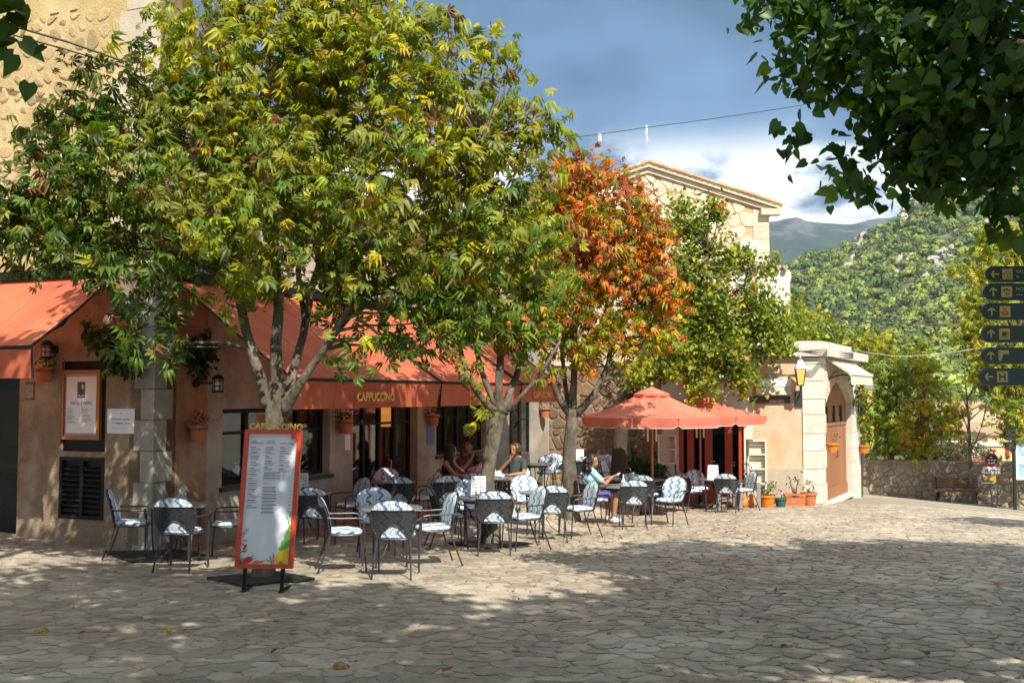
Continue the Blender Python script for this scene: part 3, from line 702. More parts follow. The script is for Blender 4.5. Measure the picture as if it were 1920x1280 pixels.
# ------------------------------------------------------------------ garden wall between cafe and shop
E = Mb @ Vector((0, FEND, 0)); Sx = 8.0-.989*4.06; Sy = 26.7+.148*4.06
gv = Vector((Sx-E.x, Sy-E.y, 0)); gl = gv.length
gwall = thing('garden_wall', 'brown rubble stone wall between the cafe end and the red shop', 'wall', (E.x, E.y, 0), math.atan2(gv.y, gv.x))
MB().box(.01, 0, -2, gl, .4, 2.3).build('core', m_wall_mortar, gwall)
MB().box(.01, -.04, 2.302, gl, .44, 2.4).build('coping', m_white_stone, gwall)
m_brownstone = mat('brown_wall_stone', (.27,.17,.10), .88, (.17,.115,.075), 4, .6, 24, obrand=.25)
put_stones(gwall, Matrix.Translation((.02, 0, -1.5)) @ frame((0,0,0), (1,0,0), (0,0,1)), gl-.03, 3.75, .30, 33, m_brownstone, .016, .03, .03, 1, 1.2, limit=220)

# ------------------------------------------------------------------ gate house: red shop front, plaster wall, arched gate
G = Vector((8.0, 26.7, 0)); GA = math.atan2(-.148, .989)
gate = thing('gate_house', 'pink plastered gate house with white stone pillar and pointed brown wooden gate', 'building', (8.0, 26.7, 0), GA)
MG = frame((0,0,0), (1,0,0), (0,0,1))                       # front: (along, up, out)
Wd = Matrix.Rotation(-GA, 3, 'Z') @ Vector((.479, .878, 0)); MW = frame((0,0,0), Wd, (0,0,1))
m_plaster_pink = mat('peach_plaster', (.60,.45,.31), .92, (.47,.36,.26), 2.6, .7, 22, col3=(.58,.34,.18), scale3=2.3)
m_plaster_base = mat('grey_render', (.46,.39,.29), .92, (.38,.32,.25), 3, .7, 30)
GB = -1.75
mb = MB(); wall_boxes(mb, MG, -1.70, -.43, GB, 2.5, [], .4); mb.build('plaster_wall', m_plaster_pink, gate)
MB().box(-1.70, GB, .001, -.43, -.42, .03, MG).build('plinth', m_plaster_base, gate)
mb = MB(); wall_boxes(mb, MG, -4.06, -1.702, GB, 2.5, [(-3.62, -1.93, -1.38, 1.05)], .4); mb.build('shop_wall', m_white_stone, gate)
mb = MB(); mb.prism([(-4.2,-.16,2.502), (.22,-.16,2.502), (.22+Wd.x*6, -.16+Wd.y*6, 2.502), (-4.2, 5.4, 2.502)], (0,0,.24)); mb.build('roof_slab', m_white_stone, gate)
mb = MB(); mb.prism([(-1.1,-.02,2.744), (.1,-.02,2.744), (.1+Wd.x*4, -.02+Wd.y*4, 2.744), (-1.1, 3.6, 2.744)], (0,0,.16)); mb.build('parapet', m_white_stone, gate)
# pillar of white blocks at the corner
z = GB; k = 0
while z < 2.46:
    h = (.44, .50, .40, .47)[k % 4]; h = min(h, 2.49-z); B = (.52, .66)[k % 2]; A = (.43, .43)[k % 2]
    pts = [(-A, -.035, z), (.03, -.035, z), (.03+Wd.x*B, -.035+Wd.y*B, z), (-A, .3, z)]
    MB().prism(pts, (0,0,h-.014)).build('pillar_block', m_white_stone, gate); z += h; k += 1
# gate wall with the pointed opening
g0, g1, gs, ga = .70, 4.2, 1.30, 1.88
def arch(n=12):
    o = []
    for i in range(n+1):
        t = i/n; x = g0+(g1-g0)*t; s = abs(2*t-1); o.append((x, gs+(ga-gs)*(1-s**2.1)))
    return o
ar = arch(); mb = MB(); mb.box(.3, GB, -.4, g0-.002, 2.5, 0, MW); mb.box(g1+.002, GB, -.4, 5.8, 2.5, 0, MW)
for (x0, z0), (x1, z1) in zip(ar, ar[1:]):
    mb.prism([MW @ Vector(p) for p in ((x0, z0, -.4), (x1, z1, -.4), (x1, 2.5, -.4), (x0, 2.5, -.4))], MW.to_3x3() @ Vector((0,0,.4)))
mb.build('gate_wall', m_white_stone, gate)
for i, ((x0, z0), (x1, z1)) in enumerate(zip(ar, ar[1:])):                  # arch stones
    mx = (x0+x1)/2-(g0+g1)/2; nx0 = .26*(x0-(g0+g1)/2)/1.75*.5; nx1 = .26*(x1-(g0+g1)/2)/1.75*.5
    MB().prism([MW @ Vector(p) for p in ((x0+.006, z0, .001), (x1-.006, z1, .001), (x1-.006+nx1, z1+.27, .001), (x0+.006+nx0, z0+.27, .001))], MW.to_3x3() @ Vector((0,0,.035))).build('arch_stone', m_ashlar, gate)
z = GB; k = 0
while z < 2.0:
    h = (.40, .46, .42)[k % 3]
    for s in (1,):
        L = (.5, .72)[k % 2]; MB().box(g1+.004, z, .001, g1+L, z+h-.014, .03, MW).build('pillar_block', m_white_stone, gate)
    z += h; k += 1
leaf_ = thing and MB()
dmb = MB()
for s in range(14):                                                        # planks of the gate
    x0 = g0+(g1-g0)*s/14; x1 = g0+(g1-g0)*(s+1)/14-.012
    def az(x): 
        t = (x-g0)/(g1-g0); return gs+(ga-gs)*(1-abs(2*t-1)**2.1)
    low = .72
    if s == 0:
        gd = MB().box(g0, -1.36, -.2, g1, -1.06, -.10, MW).build('gate', m_gatewood, gate)
        MB().box(g0, -1.44, -.25, g1, -1.362, .12, MW).build('threshold', m_white_stone, gd)
        MB().box(g0, .64, -.2, g1, .74, -.105, MW).build('rail', m_gatewood, gd)
    MB().box(x0, -1.058, -.2, x1, .638, -.13, MW).build('plank', m_gatewood, gd)
    if s in (0, 1, 5, 9, 12, 13) or True:
        open_ = s in (2, 3, 6, 7, 10, 11)
        a_, b_ = az(x0)-.01, az(x1)-.01; zb = .742 if not open_ else 1.2
        if min(a_, b_) > zb+.03:
            MB().prism([MW @ Vector(p) for p in ((x0, zb, -.2), (x1, zb, -.2), (x1, b_, -.2), (x0, a_, -.2))], MW.to_3x3() @ Vector((0,0,.07))).build('plank', m_gatewood, gd)
        if open_: MB().box(x0, .742, -.18, x1+.012, 1.2, -.165, MW).build('pane', m_glass, gd)
MB().tube([MW @ Vector((g0+1.9, -.25, -.12)), MW @ Vector((g0+1.9, -.25, -.06)), MW @ Vector((g0+1.9, -.08, -.06)), MW @ Vector((g0+1.9, -.08, -.12))], .016).build('handle', m_iron, gd)
MB().box(.3, -1.9, -5, 5.5, -1.8, -.5, MW)
# blind header on the plaster wall
MB().box(-1.62, 1.72, .002, -.72, 1.92, .12, MG).build('blind_box', m_white, gate)
MB().prism([MG @ Vector(p) for p in ((-1.62, 1.715, .002), (-1.62, 1.50, .16), (-1.62, 1.52, .165), (-1.62, 1.718, .10))], (.9, 0, 0)).build('blind', m_canvas, gate)
MB().box(-1.75, 1.28, .002, -.74, 1.46, .05, MG).build('lintel', m_wood_dark, gate)
# red shop front with glazed leaves
sf = MB(); xs = [(-3.62, -3.49), (-3.40, -3.22), (-2.94, -2.74), (-2.42, -2.22), (-2.06, -1.93)]
SB = -1.38
for x0, x1 in xs: sf.box(x0, SB, -.2, x1, 1.05, -.10, MG)
shop = sf.build('shop_door', m_reddoor, gate)
for (a, x0), (x1, b) in zip(xs, xs[1:]):
    MB().box(x0, SB, -.19, x1, SB+.42, -.12, MG).build('panel', m_reddoor, shop); MB().box(x0, SB+.42, -.165, x1, .90, -.155, MG).build('pane', m_darkglass, shop); MB().box(x0, .90, -.19, x1, 1.05, -.11, MG).build('panel', m_reddoor, shop)
MB().tube([MG @ Vector((-2.78, -.25, -.09)), MG @ Vector((-2.78, -.25, -.03)), MG @ Vector((-2.68, -.25, -.03))], .014).build('handle', m_canvas, shop)
MB().box(-3.36, .70, -.098, -3.24, .98, -.09, MG).build('sticker', m_bluesign, shop)
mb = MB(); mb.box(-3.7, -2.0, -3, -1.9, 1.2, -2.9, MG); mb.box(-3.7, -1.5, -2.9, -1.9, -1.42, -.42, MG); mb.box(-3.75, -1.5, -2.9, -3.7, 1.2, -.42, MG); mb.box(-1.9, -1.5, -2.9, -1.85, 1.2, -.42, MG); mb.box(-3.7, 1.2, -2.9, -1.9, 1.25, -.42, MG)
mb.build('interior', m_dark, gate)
MB().box(-4.4, -1.75, .0, -1.75, -1.36, .9, MG).build('step', m_white_stone, gate)

# beige canopy over the gate
canopy = thing('gate_canopy', 'faded beige canvas canopy half rolled out above the arched wooden gate', 'awning', (8.0, 26.7, 0), GA)
f0 = lambda a, z, d: MW @ Vector((a, z, d))
MB().prism([f0(.9, 2.44, .02), f0(.9, 2.50, .02), f0(.9, 2.10, .62), f0(.9, 2.04, .62)], Wd*3.3).build('cover', m_canvas, canopy)
MB().prism([f0(.9, 2.07, .625), f0(.9, 2.07, .64), f0(.9, 1.78, .66), f0(.9, 1.78, .645)], Wd*3.3).build('valance', m_canvas, canopy)
MB().tube([f0(.9, 2.06, .63), f0(4.2, 2.06, .63)], .05, 8).build('front_bar', m_white, canopy)
for a in (1.2, 3.9): MB().tube([f0(a, 1.95, .01), f0(a+.1, 2.04, .3), f0(a, 2.03, .6)], .022).build('arm', m_iron, canopy)

# ------------------------------------------------------------------ the tall stone gable house behind
GY = 40.; gr = P(1441, 400, GY); gapx = P(1215, 316, GY); hw = gr.x-gapx.x
gable = thing('gable_house', 'tall pale rubble stone house with a shallow tiled gable behind the trees', 'house', (gapx.x, GY, 0))
zA = gapx.z; zE = P(1441, 388, GY).z; zB = -4.
MB().prism([(-hw,0,zB), (hw,0,zB), (hw,0,zE), (0,0,zA), (-hw,0,zE)], (0, 11, 0)).build('wall', m_gable_mortar, gable)
MGb = Matrix.Translation((-hw, 0, 1.0)) @ frame((0,0,0), (1,0,0), (0,0,1))
def skg(x, y):
    X = abs(x-hw); z = y+1.0; lim = zA-(zA-zE)*X/hw
    return z > lim-.16 or (x > 2*hw-.72) or z < 4.3 or x < 1.2
put_stones(gable, MGb, 2*hw, zA-1.0, .40, 8, m_gablestone, .020, .035, .03, 1, 1.3, skg, limit=300)
z = 4.0; k = 0
while z < zE-.1:
    L = (.95, .62)[k % 2]; MB().box(hw-L, -.03, z, hw+.01, .3, min(z+.50, zE-.1)).build('quoin', m_ashlar, gable); z += .515; k += 1
sl = math.hypot(hw+.45, (zA-zE)*(hw+.45)/hw)
for s in (-1, 1):
    ex, ez = s*(hw+.45), zA-(zA-zE)*(hw+.45)/hw
    MB().prism([(0,-.25,zA+.02), (ex,-.25,ez+.02), (ex,-.25,ez+.17), (0,-.25,zA+.17)], (0, 11.6, 0)).build('roof', m_ashlar, gable)
    MB().prism([(0,-.12,zA-.18), (ex*.98,-.12,ez-.14), (ex*.98,-.12,ez+.017), (0,-.12,zA+.017)], (0, .13, 0)).build('cornice', m_ashlar, gable)
    n = 22
    for i in range(n):
        for row in range(2):
            t0 = i/n; t1 = (i+1.18)/n; a = Vector((ex*t0, -.2+row*.24, zA+(ez-zA)*t0+.20+.02)); b = Vector((ex*t1, -.2+row*.24, zA+(ez-zA)*t1+.20))
            MB().tube([b, a], [.12, .10], 6).build('roof_tile', m_tile, gable)
tl = MB()
for s in (-1, 1):
    ex, ez = s*(hw+.45), zA-(zA-zE)*(hw+.45)/hw
    for r in range(45): tl.tube([(0, .3+r*.24, zA+.2), (ex, .3+r*.24, ez+.2)], .11, 5)
tag(tl.build('roof_tiles', m_tile, gable), kind='stuff')
MB().box(hw-.35, -.28, zE-.35, hw+.42, .1, zE-.11).build('eave_block', m_ashlar, gable)
# low white annexe in front of it
an = P(1432, 505, 37.); ar_ = P(1484, 505, 37.)
annex = thing('white_annexe', 'low white plastered annexe with a tiled edge below the stone gable', 'building', (an.x, 37., 0))
W_ = ar_.x-an.x; zt = an.z
MB().box(-3.0, 0, -4, W_-.06, 2.6, zt-.02).build('wall', mat('white_render', (.66,.60,.54), .9, (.56,.50,.45), 2, .3, 15), annex)
for i in range(16): MB().tube([(-3.0+i*.25, -.22, zt+.05), (-3.0+i*.25, 2.8, zt+.35)], .10, 6).build('roof_tile', m_tile, annex)
MB().box(W_-.02, .3, zt-.38, W_+.06, 2.4, zt-.05).build('gutter_board', m_white, annex)
MB().box(-.85, -.01, zt+.3, -.15, .5, zt+1.05).build('chimney', m_white_stone, annex)
# ------------------------------------------------------------------ awnings
def awning(label, M, a0, a1, zt, zf, zb, proj, words, name='shop_awning', lx=0., nsp=16):
    """coral fabric sloping from the wall to a front bar, with a hanging valance; (along, up, out) on M"""
    root = thing(name, label, 'awning', (CORNER.x, CORNER.y, 0), BROT, 'coral awnings of the cafe' )
    def sl(u, v):
        a = a0+(a1-a0)*u; sag = .05*math.sin(PI*v)*(1+.3*math.sin(u*PI*nsp/4)); return M @ Vector((a, zt+(zf-zt)*v-sag, .03+(proj-.03)*v))
    mb = MB(); mb.grid(sl, 24, 8); mb.build('cover', m_awning, root, True)
    def va(u, v):
        a = a0+(a1-a0)*u; w = .018*math.sin(u*nsp*PI)*v+.01*math.sin(u*37+1)*v; return M @ Vector((a, zf-.03+(zb-zf+.03)*v, proj+.012+w-.05*v))
    mb = MB(); mb.grid(va, 60, 4); mb.build('valance', m_awning, root, True)
    k = max(2, round((a1-a0)/1.05))
    for i in range(1, k):                                              # stitched joins between the fabric widths
        u0 = i/k; mb = MB(); mb.grid(lambda u, v: sl(u0+(u-.5)*.028/(a1-a0), v)+Vector((0,0,.006)), 1, 8); mb.grid(lambda u, v: va(u0+(u-.5)*.028/(a1-a0), v)+(M.to_3x3() @ Vector((0,0,.005))), 1, 4); mb.build('seam', m_awning_seam, root)
    mb = MB(); mb.tube([M @ Vector((a0, zf-.015, proj)), M @ Vector((a1, zf-.015, proj))], .028, 8); mb.build('front_bar', m_black, root)
    mb = MB(); mb.box(a0-.03, zt-.02, .005, a1+.03, zt+.11, .15, M); mb.build('cassette', m_black, root)
    for a in (a0+.5, a1-.5):
        MB().tube([M @ Vector((a, zt-.1, .04)), M @ Vector((a+.25, (zt+zf)/2-.22, proj*.5)), M @ Vector((a, zf-.05, proj-.03))], .022).build('arm', m_black, root)
    for a in (a0, a1):                                                 # dark binding along the two slanting edges
        MB().tube([M @ Vector((a, zt, .03)), M @ Vector((a, (zt+zf)/2-.03, proj/2)), M @ Vector((a, zf, proj)), M @ Vector((a, zb, proj-.035))], .017).build('edge_binding', m_black, root)
    if words:
        Ml = M @ frame(((a0+a1)/2+lx, (zf+zb)/2-.05, proj+.03), (1,0,0), (0,1,0))
        text('lettering', words, .185, m_gold, root, Ml, .002, 'CENTER', 1.06, .92, .006)
    return root
s1 = on_left(222, 508)[0]
awning('coral awning over the dark doorway beside the framed cake menu', ML, s1-3.6, s1, 3.25, 2.14, 1.72, 1.5, None)
awning('coral lettered awning behind the red menu board, longest of the front', MF, .32, 4.72, 3.2, 1.73, 1.30, 2.1, 'CAPPUCCINO')
awning('coral lettered awning partly hidden by the second tree trunk', MF, 4.80, 8.40, 3.2, 1.73, 1.30, 2.1, 'CAPPUCCINO')
awning('coral lettered awning at the far end by the brown garden wall', MF, 8.48, 10.8, 3.2, 1.75, 1.34, 2.1, 'CAPPUCCINO')

# ------------------------------------------------------------------ trees
def PL(lst):   # lobes given where they stand: photo column, row, distance, radius
    return [(tuple(P(a, b, d)), r) for a, b, d, r in lst]
def tree(name, label, base, limbs, lobes, pal, tmpl, lmat, bark, density, per, size, cat='tree', group=None, spread=.22, twigs=10, far=False, nleaf=0, big=0, fruit=0, shell=.45, dirw=(.55,.8,-.28), lobepal=None, seed=0, near_of=None, extra=None, trunk_n=10, twig_r=.022):
    rgn = np.random.default_rng(seed+100); rgp = random.Random(seed)
    b = Vector(base); root = thing(name, label, cat, b, 0, group)
    mb = MB(); sp = []
    for pts, rs in limbs:
        q = []
        n = len(pts)
        P4 = [Vector(p) for p in pts]
        # smooth the limb with a Catmull-Rom curve
        out = []; rr = []
        for i in range(n-1):
            p0, p1, p2, p3 = P4[max(i-1,0)], P4[i], P4[i+1], P4[min(i+2,n-1)]
            for k in range(4):
                t = k/4; v = .5*((2*p1)+(p2-p0)*t+(2*p0-5*p1+4*p2-p3)*t*t+(3*p1-p0-3*p2+p3)*t**3)
                j = .12*rs[i]; out.append(v+Vector((rgp.uniform(-j,j), rgp.uniform(-j,j), 0))); rr.append((rs[i]+(rs[i+1]-rs[i])*t)*rgp.uniform(.94,1.06))
        out.append(P4[-1]); rr.append(rs[-1])
        mb.tube([v-b for v in out], rr, trunk_n); sp += [(tuple(v-b), r) for v, r in list(zip(out, rr))[4:]]
    mb.build('trunk', bark, root, True)
    pos, od, li, tw = crown_points(lobes, density, per, spread, shell, rgn)
    bb = np.array(b); tb = MB()
    ends = tw[rgn.permutation(len(tw))[:twigs*len(lobes)]] - bb
    branch_tubes(tb, sp, ends.tolist(), rgp, twig_r, 4 if far else 5)
    if tb.v: tag(tb.build('branches', bark, root, True), kind='stuff')
    N = len(pos)
    d = nrm(od*dirw[0] + rgn.normal(size=(N,3))*dirw[1] + np.array([0,0,dirw[2]])); nn = od*.45 + np.array([0,0,.75]) + rgn.normal(size=(N,3))*.45
    sz = size*rgn.uniform(.5, 1.2, N)*np.array([l[3] if len(l) > 3 else 1. for l in lobes])[li]
    if lobepal is not None:
        col = np.zeros((N,3))
        for k in range(len(lobes)):
            m = li == k; col[m] = palette(int(m.sum()), lobepal(k, lobes[k]), rgn, pos=pos[m])
    else: col = palette(N, pal, rgn, pos=pos)
    # patches: whole sprays turn together
    g = np.sin(pos[:,0]*3.1+seed)*np.sin(pos[:,2]*3.7+1)*np.sin(pos[:,1]*2.9); col = np.clip(col*(1+.25*g[:,None]), .004, .9)
    tl = tmpl if isinstance(tmpl, list) else [tmpl]; pick = rgn.integers(0, len(tl), N)
    for q, t_ in enumerate(tl):
        m = pick == q; tag(link('crown', leaf_mesh('crown', pos[m]-bb, d[m], nn[m], sz[m], col[m], t_, lmat), root), kind='stuff')
    if nleaf:                                                           # the leaves that show largest, one by one, on the side of the square
        cv = np.array([0,0,EYE]); dist = np.linalg.norm(tw-cv, axis=1)
        ctr = np.array([np.mean([l[0] for l in lobes], axis=0)])[0]
        order = np.argsort(dist)[:nleaf*4]; order = rgn.permutation(order)[:nleaf]
        for i in order:
            v = tw[i]-ctr; v = v/np.linalg.norm(v); toward = cv-tw[i]; toward = toward/np.linalg.norm(toward)
            p = tw[i]+toward*.12; dd = v*.5+rgn.normal(size=3)*.6+np.array([0,0,-.5]); n_ = toward*.6+np.array([0,0,.6])+rgn.normal(size=3)*.3
            c_ = palette(1, pal, rgn)
            me = leaf_mesh('leaf', (p-bb)[None]*0, dd[None], n_[None], np.array([big*rgn.uniform(.8,1.15)]), c_, tl[int(rgn.integers(0, len(tl)))], lmat)
            link('leaf', me, root, Matrix.Translation(Vector((p-bb).tolist())))
    if fruit:
        fm = MB().ball((0,0,0), .026 if not far else .04, 8, 6).mesh('fruit', m_fruit, True)
        for i in rgn.permutation(len(tw))[:fruit*3]:
            v = np.array([0,0,EYE])-tw[i]
            if v[1]/np.linalg.norm(v) > -.5: continue
            p = tw[i]+v/np.linalg.norm(v)*.16-bb
            link('fruit', fm, root, Matrix.Translation(Vector(p.tolist()))); fruit -= 1
            if fruit <= 0: break
    return root
m_fruit = mat('conker_husk', (.50,.33,.04), .7, (.38,.28,.04), 30, .4, 60, obrand=.25)
GRN = (.11,.18,.025); DGR = (.045,.09,.016); YGR = (.29,.315,.027); YEL = (.50,.41,.03); BRN = (.17,.075,.025); ORG = (.55,.205,.034); RED = (.36,.09,.03); OLV = (.22,.24,.045)

# tree 1: the big chestnut behind the menu board
b1 = XG(497, 11.9); d1 = 11.9
def Q(l, d): return [P(a, b, d+e) if len(t) else 0 for (a, b, e, *t) in [(p[0], p[1], p[2], 1) for p in l]]
tr = [b1+Vector((0,0,-.1)), P(500,1000,11.9), P(512,880,11.9), P(515,775,11.9), P(520,715,11.9)]
limbs1 = [(tr, [.20,.155,.145,.150,.13]),
 (Q([(520,745,0),(518,640,0),(523,560,0),(512,470,.1),(498,380,.2),(480,240,.3)], d1), [.12,.085,.078,.065,.05,.03]),
 (Q([(500,760,0),(482,690,-.1),(462,620,-.1),(446,540,0),(430,470,.1),(370,380,.2),(300,300,.3)], d1), [.10,.082,.075,.068,.05,.035,.02]),
 (Q([(530,760,0),(552,690,.2),(572,610,.4),(590,520,.6),(640,400,.6),(700,280,.4)], d1), [.10,.07,.062,.055,.04,.025]),
 (Q([(530,775,0),(575,700,-.2),(618,640,-.3),(668,560,-.3),(760,480,-.2),(880,420,0)], d1), [.10,.062,.058,.05,.04,.025]),
 (Q([(612,645,-.3),(650,600,0),(700,540,.4),(790,500,.8)], d1), [.05,.042,.035,.02]),
 (Q([(446,540,0),(380,500,-.3),(280,470,-.6),(170,450,-.8)], d1), [.05,.042,.03,.018]),
 (Q([(572,600,.4),(560,480,.8),(600,330,1.),(620,180,.9)], d1), [.05,.045,.035,.02]),
 (Q([(590,520,.6),(680,470,.3),(800,380,-.2),(900,280,-.4)], d1), [.04,.035,.028,.016])]
limbs1 = [(p, [r*.76 for r in rs]) for p, rs in limbs1]
lob1 = PL([(560,270,12.3,1.25),(420,190,12.2,1.0),(330,330,11.6,1.0),(210,385,11.2,.72),(110,375,11.0,.6),(30,400,10.8,.58),(-60,390,10.8,.62),(680,160,12.2,1.05),(800,240,12.0,.95),(900,180,12,.62),(870,330,11.8,.85),(960,430,11.9,.62),(900,490,11.9,.68),(980,280,12,.45),
 (720,400,11.4,.95),(560,400,11.3,.9),(400,420,11.2,.85),(260,450,10.9,.55),(150,450,10.8,.40),(60,455,10.6,.33),(520,60,12.4,1.0),(640,20,12.3,.9),(380,60,12.5,.7),(760,70,12.4,.55),(860,110,12,.42),(940,110,12,.33),(560,-90,12.6,1.1),(180,190,11.5,.36),(150,270,11.4,.55),(300,200,11.8,.6),
 (640,520,11.6,.5),(780,560,11.7,.55),(850,600,11.7,.4),(700,640,11.4,.24),(640,660,11.3,.17),(760,650,11.5,.18),(300,640,11.3,.24),(250,550,11.2,.28),(340,570,11.4,.2),(250,640,11.2,.15),(540,300,14,1.1),(800,380,13.6,1.0),(330,420,13.2,.7),(1015,250,12,.26),(1000,330,12.2,.32),(985,400,12.2,.40),(1010,480,12,.35),(840,560,12.6,.45)])
def lp1(k, l):  # autumn tints; darker left and lower, yellower on top to paint shade and sun
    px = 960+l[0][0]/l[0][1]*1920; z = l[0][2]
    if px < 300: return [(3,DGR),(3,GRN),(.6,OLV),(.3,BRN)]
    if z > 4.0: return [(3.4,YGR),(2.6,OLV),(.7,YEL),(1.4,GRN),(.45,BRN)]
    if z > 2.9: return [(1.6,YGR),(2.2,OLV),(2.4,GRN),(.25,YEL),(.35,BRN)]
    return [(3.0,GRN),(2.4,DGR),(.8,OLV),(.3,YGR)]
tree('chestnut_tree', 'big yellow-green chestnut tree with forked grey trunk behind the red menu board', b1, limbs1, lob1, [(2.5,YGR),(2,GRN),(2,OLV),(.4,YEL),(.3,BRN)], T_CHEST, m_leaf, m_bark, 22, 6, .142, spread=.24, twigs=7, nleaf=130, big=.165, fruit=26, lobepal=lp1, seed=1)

# tree 2: slim leaning chestnut between the tables
d = 16.0; b2 = XG(921, d)
limbs2 = [([b2+Vector((0,0,-.1)), P(915,950,d), P(916,880,d), P(924,820,d), P(937,772,d)], [.17,.125,.115,.12,.11]),
 (Q([(937,775,0),(935,720,0),(938,650,.1),(925,560,.2),(920,470,.2)], d), [.09,.065,.055,.04,.02]),
 (Q([(930,775,0),(895,735,-.2),(870,680,-.3),(855,630,-.2),(820,580,0)], d), [.07,.05,.042,.032,.02]),
 (Q([(944,775,0),(962,720,.2),(985,660,.3),(1010,600,.4)], d), [.075,.055,.042,.02]),
 (Q([(948,770,0),(985,735,-.1),(1020,690,-.2),(1050,640,-.2)], d), [.05,.036,.03,.018]),
 (Q([(930,760,0),(905,700,.2),(890,640,.4),(880,570,.5)], d), [.06,.046,.036,.02])]
lob2 = PL([(930,600,16,.5),(880,600,15.8,.42),(990,620,16,.45),(850,640,15.6,.28),(930,520,16.2,.65),(990,530,16.3,.55),(870,540,16.4,.5),(940,440,16.4,.6),(985,420,16.4,.5),(1020,560,16.6,.42),(1000,690,15.9,.20),(865,690,15.7,.16),(905,770,15.8,.10)])
tree('chestnut_tree', 'slim leaning chestnut tree with green crown standing between the cafe tables', b2, limbs2, lob2, [(3,GRN),(2,YGR),(1.2,OLV),(.5,ORG),(.4,YEL)], T_CHEST, m_leaf, m_bark, 30, 6, .155, spread=.22, twigs=8, nleaf=24, big=.17, fruit=6, seed=2)

# tree 3: the autumn chestnut
d = 20.6; b3 = XG(1072, d)
limbs3 = [([b3+Vector((0,0,-.1)), P(1070,920,d), P(1068,850,d), P(1072,790,d), P(1072,768,d)], [.21,.15,.135,.135,.12]),
 (Q([(1072,770,0),(1076,700,0),(1078,620,.1),(1090,520,.2),(1110,400,.2)], d), [.09,.065,.05,.035,.018]),
 (Q([(1065,772,0),(1045,740,-.1),(1030,690,-.2),(1015,620,-.1),(1010,540,0)], d), [.085,.06,.052,.04,.02]),
 (Q([(1082,775,0),(1112,740,-.2),(1138,690,-.2),(1150,640,-.1),(1190,560,0)], d), [.09,.065,.055,.045,.02]),
 (Q([(1076,700,0),(1100,650,.3),(1130,600,.5),(1150,500,.5)], d), [.045,.04,.03,.018]),
 (Q([(1066,770,0),(1058,700,.3),(1052,620,.5),(1050,520,.5)], d), [.06,.046,.036,.018])]
lob3 = PL([(1120,400,20.6,1.0),(1060,350,20.6,.6),(1060,300,20.6,.38),(1180,430,20.5,.75),(1230,480,20.4,.65),(1040,430,20.3,.8),(1100,500,20.1,.95),(1200,540,20.2,.7),(1020,530,20.2,.65),(1060,600,20.2,.7),(1160,610,20.2,.6),(1250,570,20.4,.45),(1110,660,20.2,.4),(1040,650,20.3,.4),(1190,370,20.8,.35),(1010,600,20.4,.5),(1120,320,20.8,.4),(1120,480,21.6,1.1),(1240,640,20.4,.35),(1180,670,20.3,.3)])
def lp3(k, l):
    px = 960+l[0][0]/l[0][1]*1920; z = l[0][2]
    if px < 1045 and z < 4: return [(2,GRN),(2,YGR),(1,ORG),(1,YEL)]
    if z < 3.3: return [(2,YGR),(1.8,YEL),(1.2,GRN),(1.6,ORG)]
    return [(4.2,ORG),(1.6,RED),(.9,BRN),(1.4,YGR),(.6,YEL),(1.4,OLV),(.6,GRN)]
tree('chestnut_tree', 'autumn chestnut tree with orange-red crown and pale trunk beside the umbrellas', b3, limbs3, lob3, [(4,ORG),(2,RED),(1,YGR)], T_CHEST5, m_leaf, m_bark, 28, 7, .155, spread=.24, twigs=8, nleaf=40, big=.17, fruit=30, lobepal=lp3, seed=3)

# tree 4: broad small-leaved tree behind the umbrellas
d = 25.6; b4 = XG(1161, 25.4)
limbs4 = [([b4+Vector((0,0,-.1)), P(1160,880,25.4), P(1164,800,25.4), P(1185,720,25.5)], [.22,.20,.18,.16]),
 (Q([(1185,725,-.1),(1230,660,0),(1290,590,.1),(1330,480,.2)], d), [.14,.10,.07,.03]),
 (Q([(1185,725,-.1),(1260,700,0),(1350,660,.1),(1430,610,.2)], d), [.12,.08,.06,.02]),
 (Q([(1290,590,.1),(1360,560,.1),(1410,520,.2)], d), [.06,.04,.02])]
lob4 = PL([(1320,470,26,.8),(1290,420,26,.5),(1340,400,26,.42),(1260,560,25.6,.9),(1350,560,25.8,1.0),(1410,600,25.8,.75),(1290,650,25.4,.8),(1380,670,25.4,.75),(1440,640,25.7,.5),(1240,690,25.2,.5),(1320,720,25.0,.42),(1400,710,25.2,.4),(1450,570,26,.38),(1230,620,25.4,.6),(1380,480,26,.4),(1470,610,26,.3),(1270,390,26.2,.3),(1490,600,26.6,.35),(1470,650,26,.3),(1500,570,27,.2),(1520,610,27.5,.3),(1450,500,26.4,.25),(1200,720,25,.32),(1420,530,26,.3),(1340,620,26.6,1.2)])
tree('plane_tree', 'broad green small-leaved tree behind the umbrellas in front of the stone gable', b4, limbs4, lob4, [(3.4,(.13,.20,.03)),(2.4,YGR),(.8,GRN),(.5,YEL),(.12,ORG)], T_LOBE, m_leaf3, m_bark_dark, 60, 9, .115, spread=.2, twigs=9, seed=4, far=True)

